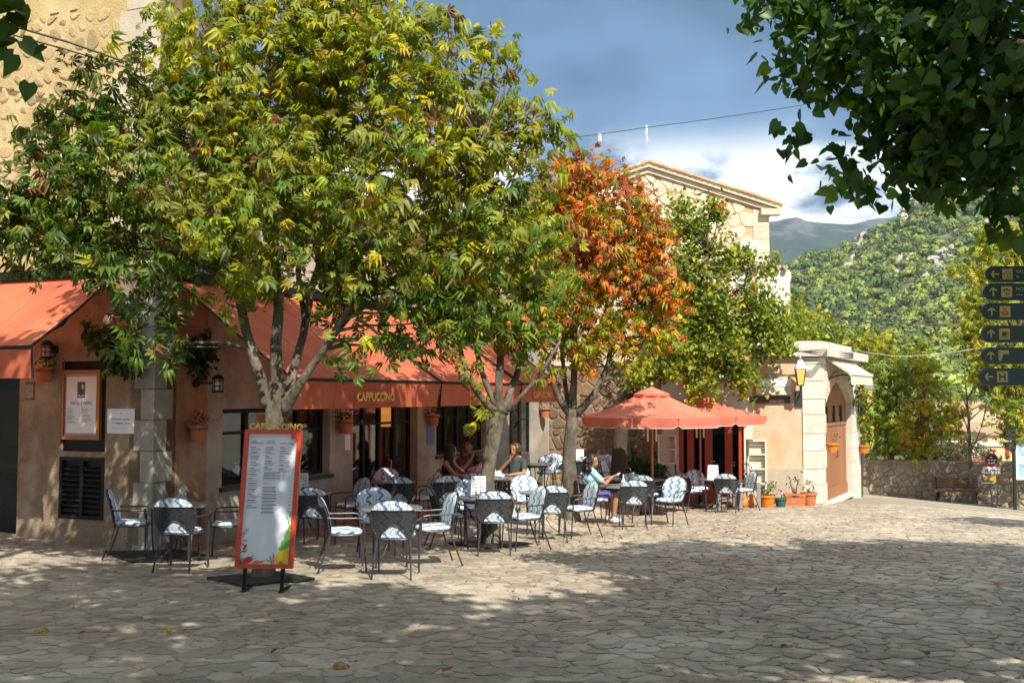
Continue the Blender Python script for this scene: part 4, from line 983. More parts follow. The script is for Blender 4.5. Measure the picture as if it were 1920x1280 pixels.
# trees beyond the gate
def simple_tree(label, name, px, Y, py_top, lobes, pal, tmpl, size, density, per, seed, bark=m_bark, r=.14, group='trees beyond the gate house', topx=None, fruit=0):
    b = XG(px, Y); tp = P(topx or px, py_top, Y); m = b.lerp(tp, .5)
    limbs = [([b+Vector((0,0,-.2)), b.lerp(m, .5), m, tp], [r*1.2, r, r*.85, r*.4])]
    for k, (c, rr) in enumerate(lobes[:6]): limbs.append(([m.lerp(tp, .2*(k % 4)), m.lerp(Vector(c), .6)+Vector((0,0,.1)), Vector(c)], [r*.45, r*.3, r*.12]))
    return tree(name, label, b, limbs, lobes, pal, tmpl, m_leaf, bark, density, per, size, seed=seed, far=True, group=group, twigs=5, spread=.3, trunk_n=8, fruit=fruit)
simple_tree('green chestnut tree rising beside the arched gate', 'chestnut_tree', 1668, 41, 700, PL([(1640,690,41,1.0),(1600,720,41,.9),(1660,760,40.6,1.3),(1620,800,40.6,1.2),(1690,710,41,1.0),(1650,830,40.4,.8),(1600,650,42,.8),(1640,640,42,.7),(1700,660,42,.8),(1690,820,40.5,.7),(1720,690,42,.7)]), [(3,(.16,.24,.035)),(2,YGR),(1,GRN),(.5,YEL)], T_CHEST5, .20, 12, 6, 5, fruit=10)
simple_tree('orange and yellow autumn chestnut behind the bench wall', 'chestnut_tree', 1728, 40, 720, PL([(1750,740,40,1.0),(1710,800,39.6,1.1),(1780,770,40,.7),(1760,820,39.6,.8),(1690,790,39.6,.7),(1735,700,40.2,.6),(1720,850,39.6,.5),(1795,800,40,.35)]), [(3.4,YGR),(2.2,YEL),(1.2,(.50,.24,.03)),(1,(.16,.24,.035))], T_CHEST5, .20, 13, 6, 6, fruit=8)
simple_tree('tall yellow-green chestnut behind the green direction signs', 'chestnut_tree', 1935, 36, 560, PL([(1860,500,36,1.1),(1900,450,36,.9),(1830,560,36,.7),(1870,600,35.8,1.1),(1830,650,35.8,.7),(1910,680,35.6,1.2),(1880,740,35.6,.9),(1850,690,35.6,.7),(1920,800,35.4,.8),(1940,540,36,1.4),(1860,440,36,.5),(1800,500,36,.35),(1810,620,36,.35),(1975,700,36,1.6),(1900,830,35.4,.5)]), [(3,(.26,.29,.03)),(1.2,YEL),(2.2,YGR),(1.2,GRN),(.4,BRN)], T_CHEST5, .21, 13, 6, 7, r=.2)
# bare young tree by the no-parking sign
b8 = XG(1823, 37.6); d = 37.6
mbt = [([b8+Vector((0,0,-.1)), P(1820,880,d), P(1817,800,d), P(1812,740,d), P(1808,690,d)], [.085,.07,.05,.03,.012])]
for a, bq, c, e in ((1819,850,1840,800),(1817,820,1800,770),(1818,835,1865,810),(1816,790,1850,760),(1814,770,1795,730),(1813,750,1830,715),(1840,800,1880,795),(1840,800,1848,760),(1865,810,1885,825),(1820,845,1800,800)):
    mbt.append(([P(a,bq,d), P((a+c)/2+2,(bq+e)/2-3,d+.1), P(c,e,d)], [.03,.02,.008]))
tree('bare_sapling', 'bare young tree with thin twigs between the bench and the round sign', b8, mbt, PL([(1850,800,d,.30),(1880,815,d,.15),(1865,770,d,.2)]), [(1,BRN),(1,(.12,.05,.03))], T_OVAL, m_leaf3, m_bark, 3, 1, .12, seed=8, twigs=5, far=True, trunk_n=7, twig_r=.012)

# lindens of the square, their crowns reaching over the camera
LIN = [(3,(.04,.095,.02)),(2,(.06,.13,.022)),(1,(.11,.19,.03))]
bA = Vector((8.0, 5.2, gz(8.0, 5.2)))
lobA = PL([(1470,20,8.8,.36),(1430,-10,8.8,.30),(1540,70,8.8,.5),(1500,110,8.8,.22),(1570,160,8.7,.33),(1620,190,8.6,.36),(1700,60,8.4,.9),(1800,160,8.0,.85),(1600,300,8.8,.22),(1570,330,8.9,.16),(1625,350,8.8,.17),(1690,270,8.5,.40),(1760,250,8.3,.5),(1700,320,8.4,.16),(1880,80,7.6,1.0),(1890,280,7.5,.45),(1830,250,8.0,.5),(1900,370,7.4,.18),(1870,340,7.5,.2),(1895,430,7.3,.09),(1640,-80,8.5,.9),(1900,-120,7.5,1.3),(1780,320,8.2,.22),(1500,260,9.0,.10)])
bulkA = [(c, r, 1.2, 1.75) for c, r in [((6.6,5.4,6.2),2.2),((8.6,6.2,6.4),2.6),((6.2,3.2,6.6),2.2),((4.7,2.6,6.9),1.7),((7.8,8.0,5.6),2.0),((5.4,7.2,7.0),1.6),((10.2,5.6,6),2.2),((10,4,6.5),2.5),((12.3,15.0,5.3),(1.7,1.0,1.0))]]
limA = [([bA+Vector((0,0,-.2)), bA+Vector((0,0,1.6)), bA+Vector((-.1,.1,3.2))], [.34,.26,.24])] + [([bA+Vector((-.1,.1,3.0)), bA.lerp(Vector(c), .55)+Vector((0,0,1.2)), Vector(c)], [.15,.10,.04]) for c in [l[0] for l in bulkA+[lobA[6], lobA[7], lobA[12], lobA[14]]]]
tree('linden_tree', 'dark linden branches with heart-shaped leaves hanging into the upper right corner', bA, limA, lobA+bulkA, LIN, T_HEART6, m_leaf2, m_bark_dark, 32, 8, .118, spread=.16, twigs=7, nleaf=110, big=.125, seed=11, shell=.25, dirw=(.35,.7,-.75), twig_r=.014)
bB = Vector((-4.8, .6, gz(-4.8, .6)))
bulkB = [(c, r, 1.9, 1.75) for c, r in [((-4.6,1.8,6.2),2.0),((-6.4,3.0,6.2),1.9),((-2.8,2.4,6.6),1.5),((-4.6,4.2,5.9),1.4),((-1.6,1.2,6.6),1.5),((-7.8,1.4,6.4),2.0),((-3.2,-.6,7),2.0),((-8.6,4.6,5.9),1.3),((.2,.8,7.0),1.4),((1.8,1.6,7.2),1.4),((-3.2,4.4,6.5),1.5),((-1.2,3.6,6.7),1.4),((.6,3.0,7.1),1.3),((-5.6,5.2,6.4),1.6),((-7.6,6.0,6.6),1.6),((-2.2,5.4,6.6),1.0),((2.6,.2,6.9),1.6),((1.0,-.6,7),1.6),((3.6,1.2,7.2),1.4),((-.9,5.2,6.4),1.1)]] + [((-4.1,9.7,7.4),1.0,1.1,1.6),((-5.0,8.4,7.4),.9,1.1,1.6)]  # unseen lobes, several added to shade the menu board, left wall and foreground
lobB = PL([(5,15,4.6,.10),(-50,-20,4.6,.28),(10,70,4.7,.05),(-45,90,4.7,.14)])
limB = [([bB+Vector((0,0,-.2)), bB+Vector((0,0,1.6)), bB+Vector((.1,.1,3.4))], [.34,.26,.24])] + [([bB+Vector((.1,.1,3.2)), bB.lerp(Vector(c), .55)+Vector((0,0,1.2)), Vector(c)], [.15,.10,.04]) for c in [l[0] for l in bulkB+[lobB[1]]]]
tree('linden_tree', 'few dark linden leaves hanging into the upper left corner', bB, limB, lobB+bulkB, LIN, T_HEART6, m_leaf2, m_bark_dark, 12, 6, .118, spread=.2, twigs=6, seed=12, shell=.3, dirw=(.35,.7,-.75), twig_r=.014, nleaf=12, big=.12)
# ------------------------------------------------------------------ chairs and tables
m_ikat = ikatmat()
m_tabletop = mat('table_top', (.36,.38,.40), .28, (.30,.32,.34), 14, .05, 120, metal=.55)
def back_pt(x, v, off=0.):
    """point of the reclined, curved back; v 0 at the seat, 1 at the crown; off is outward to the rear"""
    return Vector((x, .20+.115*v-.75*x*x*.9+off, .45+.46*v))
def half_w(v):   # outline of the padded back
    if v > .52: return .262*math.sqrt(max(0, 1-((v-.52)/.485)**2.3))
    return .185+.077*math.sin(PI/2*v/.52)
def make_chair():
    r = thing('cafe_chair', 'x', 'chair')
    n = 22; mb = MB()
    out = []
    for i in range(28):
        a = 2*PI*i/28; c, s_ = math.cos(a), math.sin(a); e = .62
        out.append((.225*math.copysign(abs(c)**e, c), .215*math.copysign(abs(s_)**e, s_)))
    prof = [(.93, .452), (1.0, .47), (1.0, .49), (.9, .505), (.45, .512)]
    vs = []; k = len(out)
    for f, z in prof: vs += [(x*f, y*f, z-(.012 if y < -.1 else 0)*f) for x, y in out]
    fs = [(i*k+j, i*k+(j+1) % k, (i+1)*k+(j+1) % k, (i+1)*k+j) for i in range(len(prof)-1) for j in range(k)] + [tuple(range(k))[::-1], tuple(range((len(prof)-1)*k, len(prof)*k))]
    mb.add(vs, fs); mb.build('seat_cushion', m_ikat, r, True)
    # padded back: front slab and the hood folded over the top
    def slab(u, v, t):
        v2 = .04+.955*v; w = half_w(v2)*u; th = .045*(1-abs(u)**3)*(1-(2*v-1)**6)
        return back_pt(w, v2, -.012-th if t else .004)
    mb = MB(); nu, nv = 12, 14
    mb.grid(lambda u, v: slab(u*2-1, v, 1), nu, nv); mb.grid(lambda u, v: slab(1-u*2, v, 0), nu, nv)
    def hood(u, v):
        v2 = .735+.26*v; w = half_w(v2)*(1-u*2); return back_pt(w*1.015, v2, .02*(1-v**3)+.006)
    mb.grid(hood, nu, 6)
    mb.build('back_cushion', m_ikat, r, True)
    # woven metal back: lattice of crossing strips, cut away in an arch above the seat
    def inside(x, v):
        if not (0 < v < .745) or abs(x) > half_w(v)-.006: return False
        lo = .36*(1-(x/.17)**2) if abs(x) < .17 else 0
        return v > max(lo, .0)
    mb = MB(); st = .026
    for sgn in (1, -1):
        for k in range(-28, 29):
            seg = []
            for j in range(31):
                v = .75*j/30; x = k*st*.8+sgn*(v*.46)*1.0
                if inside(x, v): seg.append((x, v))
                else:
                    if len(seg) > 1: 
                        L = [back_pt(a-.006, b, .012+.002*sgn) for a, b in seg]; R = [back_pt(a+.006, b, .012+.002*sgn) for a, b in seg]; q = len(L)
                        mb.add(L+R, [(i, i+1, q+i+1, q+i) for i in range(q-1)])
                    seg = []
            if len(seg) > 1:
                L = [back_pt(a-.006, b, .012+.002*sgn) for a, b in seg]; R = [back_pt(a+.006, b, .012+.002*sgn) for a, b in seg]; q = len(L)
                mb.add(L+R, [(i, i+1, q+i+1, q+i) for i in range(q-1)])
    mb.build('back_lattice', m_iron, r)
    mb = MB()
    for s_ in (-1, 1): mb.tube([back_pt(s_*half_w(v), v, .012) for v in (0, .12, .25, .4, .52, .64, .745)], .0105, 6)
    mb.tube([back_pt(half_w(.745)*u, .745, .012) for u in (-1, -.6, -.2, .2, .6, 1)], .008, 5)
    mb.tube([back_pt(.17*u, .36*(1-u*u)+.005, .012) for u in (-1, -.7, -.35, 0, .35, .7, 1)], .008, 5)
    mb.tube([back_pt(half_w(v)*s_*.985, v, .008) for s_, v in ((-1,.75),(-1,.85),(-1,.94),(-1,.985),(1,.985),(1,.94),(1,.85),(1,.75))], .009, 5)
    mb.build('back_frame', m_iron, r)
    mb = MB(); ring = [(x*1.01, y*1.01, .448) for x, y in out]; mb.tube(ring+[ring[0]], .012, 6, False)
    for x in (-.12, 0, .12): mb.tube([(x, -.2, .443), (x, .2, .443)], .007, 4)
    mb.build('seat_frame', m_iron, r)
    for s_ in (-1, 1):
        MB().tube([(s_*.19, .18, .45), (s_*.205, .22, .30), (s_*.225, .33, .012)], .0115, 6).tube([(s_*.225, .33, .022), (s_*.2255, .332, 0)], .014, 6).build('leg', m_iron, r)
        MB().tube([(s_*.245, -.215, .46), (s_*.242, -.225, .3), (s_*.240, -.245, .012)], .0115, 6).tube([(s_*.240, -.245, .022), (s_*.240, -.245, 0)], .014, 6).build('leg', m_iron, r)
        p = back_pt(s_*half_w(.46), .46, .012)
        MB().tube([p, (s_*.272, .06, .655), (s_*.276, -.12, .655), (s_*.270, -.185, .645), (s_*.256, -.212, .60), (s_*.246, -.215, .45)], .0115, 6).build('armrest', m_iron, r)
    return r
def make_table():
    r = thing('cafe_table', 'x', 'table')
    MB().lathe([(.395,.705),(.41,.712),(.41,.728),(.40,.735),(.0005,.736)], 32, caps=True).build('tabletop', m_tabletop, r)
    MB().lathe([(.30,.66),(.30,.70),(.285,.70),(.285,.66),(.30,.66)], 24, caps=False).build('apron', m_iron, r)
    for k in range(4):
        a = PI/4+k*PI/2; c, s_ = math.cos(a), math.sin(a)
        MB().tube([(c*.28, s_*.28, .70), (c*.27, s_*.27, .4), (c*.27, s_*.27, .012)], .014, 6).tube([(c*.27, s_*.27, .03), (c*.27, s_*.27, 0)], .02, 6).build('leg', m_iron, r)
        MB().tube([(c*.265, s_*.265, .62), (c*.14, s_*.14, .40), (c*.05, s_*.05, .28), (c*.14, s_*.14, .14), (c*.265, s_*.265, .06)], .008, 5).build('brace', m_iron, r)
    return r
CH0 = make_chair(); CHK = children(CH0); TB0 = make_table(); TBK = children(TB0); _first = {'c': True, 't': True}
def place(kind, px, d, rot, label, group):
    p = XG(px, d); src, kids = (CH0, CHK) if kind == 'c' else (TB0, TBK)
    if _first[kind]: o = src; _first[kind] = False
    else: o = copy_tree(src, None, kids)
    o.location = p; o.rotation_euler = (0, 0, math.radians(rot)); o['label'] = label; o['group'] = group; return o
CG, TG = 'padded metal chairs of the terrace', 'round tables of the terrace'
SETS = [ # table (column, distance, words), chairs (column, distance, turn, words)
 ((342,13.75,'by the grey stone house corner'), [(252,13.6,104,'side-on, nearest the black vent'), (316,14.75,8,'facing the square with its back to the corner'), (346,12.7,178,'seen from behind, lattice back to the square'), (432,13.9,-82,'half hidden by the red menu board')]),
 ((576,16.5,'behind the red menu board'), [(594,15.4,178,'seen from behind, right of the menu board'), (657,17.0,-52,'turned away under the window')]),
 ((733,13.1,'nearest the square'), [(648,12.6,104,'side-on, lattice back toward the menu board'), (706,14.4,16,'facing the square'), (744,12.05,180,'seen from behind, nearest of all chairs'), (812,13.2,-70,'side-on with its cushion toward the menu board')]),
 ((905,15.6,'with a standing white menu by the leaning tree'), [(842,15.4,106,'side-on, left of the white menu'), (884,16.9,12,'facing the square beneath the white menu'), (927,14.6,180,'seen from behind, lattice and cushion in sun'), (982,15.2,-68,'side-on, sunny cushion')]),
 ((1018,17.5,'between the leaning tree and the pale trunk'), [(988,18.8,14,'facing the square'), (1033,16.6,180,'seen from behind'), (1084,17.2,-66,'side-on before the pale trunk')]),
 ((1160,20.3,'where the woman in pale blue sits'), [(1116,20.1,112,'holding the woman in pale blue'), (1186,19.1,180,'seen from behind, in full sun'), (1252,19.8,-38,'turned three-quarters, just right of the umbrella pole')]),
 ((1342,24.4,'before the red shop door with a leaning white menu'), [(1294,24.0,118,'dark lattice back toward the umbrella pole'), (1309,25.5,18,'facing the square beside the red door'), (1361,23.5,162,'seen from behind'), (1390,24.5,-76,'side-on nearest the flower pots')]),
 ((930,20.0,'where the man in dark grey sits'), [(852,20.0,72,'under the long-haired woman in black'), (879,21.4,40,'under the person with a raised hand'), (899,19.3,168,'under the small child in pink'), (964,20.7,-24,'under the man in dark grey'), (834,18.3,196,'empty with dark round back, before the lit window')]),
 ((1004,25.4,'by the far cafe door'), [(972,26.6,20,'half behind a white menu card'), (1024,26.4,-14,'facing the square against the wall end')]),
 ((1078,27.0,'beside the brown garden wall'), [(1046,27.1,20,'just left of the pale trunk'), (1097,26.1,178,'seen from behind, right of the pale trunk'), (1123,26.9,-55,'turned sideways to the brown wall')]),
 ((1212,24.2,'under the nearer umbrella'), [(1150,24.8,66,'side-on, left one of a pair'), (1161,25.7,66,'side-on, behind its twin'), (1190,22.4,8,'facing the square behind the sunny table'), (1213,22.3,150,'white cushion beside the umbrella pole'), (1250,24.3,-84,'in deep shade by the white slatted rack')]),
 ((738,18.9,'at the glazed cafe doors'), [(724,19.9,6,'facing the square, left of the doors'), (752,18.0,180,'seen from behind before the doors'), (795,18.4,-58,'turned sideways right of the doors')]),
]
CHAIRS = {}; TABLES = []
for ti, ((px, d, w), chs) in enumerate(SETS):
    TABLES.append(place('t', px, d, 10*ti+random.uniform(-8, 8), 'round grey metal table '+w, TG))
    for ci, (cx, cd, rot, cw) in enumerate(chs):
        lab = 'chair %s, at the table %s' % (cw, w)
        ws = lab.split()
        CHAIRS[ti, ci] = place('c', cx, cd, rot+random.uniform(-3, 3), ' '.join(ws) if len(ws) <= 16 else ('chair '+cw+', table '+' '.join(w.split()[:9])), CG)
for o in CHAIRS.values():
    ws = o['label'].split()
    if len(ws) > 16: o['label'] = ' '.join(ws[:16])

# ------------------------------------------------------------------ things on the tables
def on_table(ti, dx, dy): 
    p = TABLES[ti].location; return Vector((p.x+dx, p.y+dy, p.z+.7365))
def menu_card(ti, dx, dy, rot, label, w=.21, h=.30, lean=.16):
    r = thing('menu_card', label, 'menu', on_table(ti, dx, dy), math.radians(rot), 'white menus standing on the tables')
    for s_ in (1, -1):
        mb = MB(); a = lean*h
        mb.prism([(-w/2, -s_*a, 0), (w/2, -s_*a, 0), (w/2, -s_*.002, h), (-w/2, -s_*.002, h)], (0, s_*.003, 0)); mb.build('page', m_paper, r)
    mb = MB(); rg = random.Random(ti)
    for row in range(7):
        z = h*(.12+row*.12)
        for c in range(5):
            if rg.random() < .75:
                x = -w*.40+c*w*.17; y = -lean*h*(1-z/h)-.004; mb.box(x, y-.0015, z, x+w*.10, y, z+.014)
    mb.build('print', m_ink, r); return r
menu_card(1, -.05, -.12, 4, 'white menu standing right beside the red menu board')
menu_card(3, -.06, -.05, -4, 'large white menu before the leaning trunk', .22, .32)
menu_card(8, -.25, -.1, -20, 'white menu card on the table by the far cafe door', .2, .31)
menu_card(9, .12, -.1, 0, 'white menu card peeping out behind the pale trunk', .2, .31)
menu_card(6, -.1, -.1, -22, 'tilted white menu on the table before the red shop door', .24, .33, .3)
def cup(p, label, z=0):
    r = thing('coffee_cup', label, 'cup', p)
    MB().lathe([(.02,0),(.035,.02),(.042,.06),(.038,.06),(.03,.02),(.001,.012)], 14, (0,0,.014), caps=False).build('bowl', m_paper, r, True)
    MB().lathe([(.02,0),(.075,.010),(.076,.014),(.02,.008)], 16, caps=True).build('saucer', m_paper, r)
    MB().tube([(.04,0,.06),(.065,0,.055),(.062,0,.03),(.036,0,.028)], .005, 5).build('handle', m_paper, r)
cup(on_table(5, .10, .22), 'white coffee cup before the woman in pale blue')
cup(on_table(7, .10, .02), 'white cup on the table of the man in dark grey')
def bottle(p, label, m, h=.24, cat='bottle'):
    r = thing('bottle', label, cat, p); MB().lathe([(.028,0),(.03,.01),(.03,.6*h),(.012,.78*h),(.012,h),(.001,h)], 12).build('body', m, r, True); MB().lathe([(.0135,0),(.0135,.02),(.001,.02)], 10, (0,0,h)).build('cap', m_white, r); return r
m_bottleglass = mat('green_glass', (.05,.22,.05), .15); m_clear = mat('clear_plastic', (.45,.62,.75), .12)
bottle(on_table(5, .30, .18), 'green bottle on the table of the woman in pale blue', m_bottleglass, .22)
bottle(on_table(5, .06, -.22), 'pale blue water bottle on the sunny table beside the seated woman', m_clear, .21)
bottle(on_table(7, -.02, .05), 'white sauce bottle on the table of the man in dark grey', m_white, .18)
nh = thing('napkin_holder', 'pale napkin holder on the table of the man in dark grey', 'napkin holder', on_table(7, .06, .18))
MB().box(-.05,-.04,0,.05,.04,.015).build('base', m_iron, nh); MB().box(-.045,-.02,.015,.045,.02,.12).build('napkins', m_paper, nh)
at = thing('ashtray', 'small glass ashtray on the table behind the menu board', 'ashtray', on_table(1, .12, -.02)); MB().lathe([(.05,0),(.06,.03),(.05,.03),(.042,.01),(.001,.01)], 14).build('bowl', m_orangepot, at)

# ------------------------------------------------------------------ black plates round the trunks
def plate(px, d, w, rot, label):
    p = XG(px, d); r = thing('ground_plate', label, 'ground plate', (p.x, p.y, 0), math.radians(rot), 'black square plates on the paving')
    n = 6; mb = MB(); q = lambda u, v: (lambda X, Y: (X, Y))( (u-.5)*w, (v-.5)*w)
    c, s_ = math.cos(math.radians(rot)), math.sin(math.radians(rot))
    def fn(u, v, dz):
        X, Y = q(u, v); return Vector((X, Y, gz(p.x+X*c-Y*s_, p.y+X*s_+Y*c)+dz))
    mb.grid(lambda u, v: fn(u, v, .022), n, n)
    for k in range(4):
        e = lambda t, k=k: ((t,0),(1,t),(1-t,1),(0,1-t))[k]
        mb.grid(lambda u, v: fn(*e(u), -.02+.042*v), n, 1)
    mb.build('sheet', m_grate, r); return r
plate(493, 11.75, .88, 42, 'black square plate round the big chestnut trunk under the menu board')
plate(305, 14.0, 1.15, 38, 'black square plate beneath the table by the house corner')
plate(918, 15.9, .95, 45, 'black square plate round the leaning trunk')
cable = MB(); cp = XG(560, 11.4); cable.tube([(cp.x+.12*math.cos(t)+.02*t-.1, cp.y+.10*math.sin(t), gz(cp.x, cp.y)+.03) for t in [i*.5 for i in range(13)]], .007, 5)
tag(cable.build('cable', m_black), 'black cable coiled on the paving behind the menu board', 'cable')

# ------------------------------------------------------------------ the red menu board
sp = XG(497, 10.75); board = thing('menu_board', 'tall red-framed white menu board on black legs with gold letters on top', 'menu board', sp, math.radians(-3))
BW, BH, BZ = .61, 1.44, .235
TLT = Matrix.Translation((0,0,0)) @ Matrix.Rotation(math.radians(-4.5), 4, 'X')
SH = Matrix.Identity(4); SH[0][2] = .04      # leans a little to the right
MBd = TLT @ SH @ Matrix.Translation((-.01, 0, BZ)) @ frame((0,0,0), (1,0,0), (0,0,1))
mb = MB(); fw = .045
mb.box(-BW/2, 0, -.05, -BW/2+fw, BH, .012, MBd); mb.box(BW/2-fw, 0, -.05, BW/2, BH, .012, MBd); mb.box(-BW/2+fw, 0, -.05, BW/2-fw, fw, .012, MBd); mb.box(-BW/2+fw, BH-fw, -.05, BW/2-fw, BH, .012, MBd)
mb.build('frame', m_redframe, board)
MB().box(-BW/2+fw, fw, -.045, BW/2-fw, BH-fw, -.012, MBd).build('panel', m_white, board)
text('lettering', 'CAPPUCCINO', .088, m_gold, board, MBd @ Matrix.Translation((.02, BH+.030, -.02)), .006, 'CENTER', 1.08, .98, .003)
MB().box(BW/2-.10, BH-.10, .012, BW/2-.03, BH-.01, .03, MBd).build('clip', m_redframe, board)
for s_ in (-1, 1):
    MB().box(s_*.20-.018, -.245, -.045, s_*.20+.018, .0, -.02, MBd).build('leg', m_black, board)
    MB().box(s_*.20-.02, -.05, .0, s_*.20+.02, .30, .012).build('foot', m_black, board)
pz = -.0105
def strip(mb, x0, x1, y, h): mb.box(x0, y, pz-.001, x1, y+h, pz+.0006, MBd)
x0, x1 = -BW/2+fw+.03, BW/2-fw-.02; cw = (x1-x0)/3; rg = random.Random(3)
TM = lambda x, y: MBd @ Matrix.Translation((x, y, pz))
text('heading', 'TAPAS\nCAPPUCCINO', .020, m_blueink, board, TM(x0, BH-.13), .0006, 'LEFT')
text('heading', 'TAPAS DE\nMERCADO', .020, m_greenink, board, TM(x0+cw, BH-.13), .0006, 'LEFT')
text('heading', 'PIZZAS AL FORNO', .0185, m_redink, board, TM(x0+2*cw-.005, BH-.145), .0006, 'LEFT')
mb = MB(); m2 = MB()
for c, (y0, y1, wd) in enumerate(((BH-.19, .63, cw-.03), (BH-.19, BH-.42, cw-.04), (BH-.19, BH-.42, cw-.04))):
    y = y0
    while y > y1:
        strip(mb, x0+c*cw, x0+c*cw+wd*rg.uniform(.3, .75), y, .007); y -= .014
        for _ in range(rg.choice((1, 2, 2, 3))): strip(m2, x0+c*cw, x0+c*cw+wd*rg.uniform(.55, 1.), y, .0045); y -= .011
        y -= .016
text('heading', 'PIZZAS', .022, m_yellowink, board, TM(x0+cw, BH-.565), .0006, 'LEFT')
y = BH-.455
for k in range(3): strip(mb, x0+cw, x0+cw*2.1, y, .007); strip(m2, x0+cw, x0+cw*1.8, y-.012, .0045); strip(m2, x0+cw*2.3, x0+cw*2.4, y, .005); y -= .03
y = BH-.61
for k in range(8): strip(mb, x0+cw, x0+cw*rg.uniform(1.7, 2.1), y, .008); strip(m2, x0+cw, x0+cw*rg.uniform(1.6, 2.1), y-.013, .005); strip(m2, x0+cw*2.8, x0+cw*2.93, y, .006); y -= .036
tag(mb.build('menu_lines', m_ink, board), kind='stuff'); tag(m2.build('menu_small_print', m_inkgrey, board), kind='stuff')
# printed vegetables along the lower edge
def ell(mb, cx, cy, rx, ry, rot=0., n=18, lift=0.):
    c, s_ = math.cos(rot), math.sin(rot)
    mb.poly([MBd @ Vector((cx+rx*math.cos(a)*c-ry*math.sin(a)*s_, cy+rx*math.cos(a)*s_+ry*math.sin(a)*c, pz+.0008+lift)) for a in [2*PI*i/n for i in range(n)]])
PYL = mat('print_yellow', (.80,.55,.01), .4, (.75,.48,.01), 20); POR = mat('print_orange', (.72,.22,.02), .4); PRD = mat('print_red', (.62,.03,.02), .4, (.5,.02,.02), 25); PGR = mat('print_leaf_green', (.12,.42,.05), .4, (.2,.5,.1), 30); PPK = mat('print_pink', (.60,.36,.36), .4, (.7,.5,.5), 30); PPU = mat('print_purple', (.06,.03,.14), .4)
L0, R0, B0 = -BW/2+fw, BW/2-fw, fw
def art(nm, m, shapes):
    mb = MB()
    for i, s_ in enumerate(shapes): ell(mb, *s_, lift=.0002*i)
    mb.build(nm, m, board)
art('printed_lettuce', PGR, [(R0-.035,.30,.035,.055),(R0-.055,.25,.045,.05,.5),(R0-.025,.36,.022,.04,.3),(R0-.02,.42,.014,.035,-.3),(R0-.085,.215,.04,.018,.6),(R0-.03,.47,.008,.03,.2),(R0-.05,.52,.006,.025,.5),(R0-.02,.56,.006,.03,-.2)])
art('printed_pepper', PYL, [(R0-.085,.115,.048,.07),(R0-.04,.125,.04,.078),(R0-.115,.10,.03,.055,-.1)])
art('printed_pepper_stalk', PGR, [(R0-.075,.195,.035,.010,.5),(R0-.10,.205,.02,.008,-.4)])
art('printed_orange', POR, [(R0-.065,.062,.05,.018),(R0-.165,.10,.010,.06,.05),(R0-.19,.085,.009,.05,.3),(L0+.165,.065,.04,.012,.45),(L0+.205,.062,.05,.012,.2)])
art('printed_strawberry', PRD, [(L0+.085,.085,.055,.034,.35),(L0+.055,.066,.04,.02,.2)])
art('printed_leaves', PGR, [(L0+.125,.118,.03,.007,.9),(L0+.14,.10,.03,.007,-.1),(L0+.30,.082,.03,.006,-.5),(L0+.022,.09,.02,.02,.3),(L0+.25,.076,.02,.005,.4)])
art('printed_aubergine', PPU, [(L0+.02,.062,.022,.018)])
art('printed_prawn', PRD, [(L0+.03,.24,.045,.006,-.5),(L0+.045,.215,.012,.035,-.4),(L0+.02,.17,.04,.006,.3),(L0+.055,.175,.006,.03,-.6),(L0+.035,.285,.04,.004,.1)])
art('printed_squid', PPK, [(L0+.03,.36,.035,.018,.8),(L0+.05,.39,.025,.015,.7),(L0+.012,.33,.02,.010,.5)])

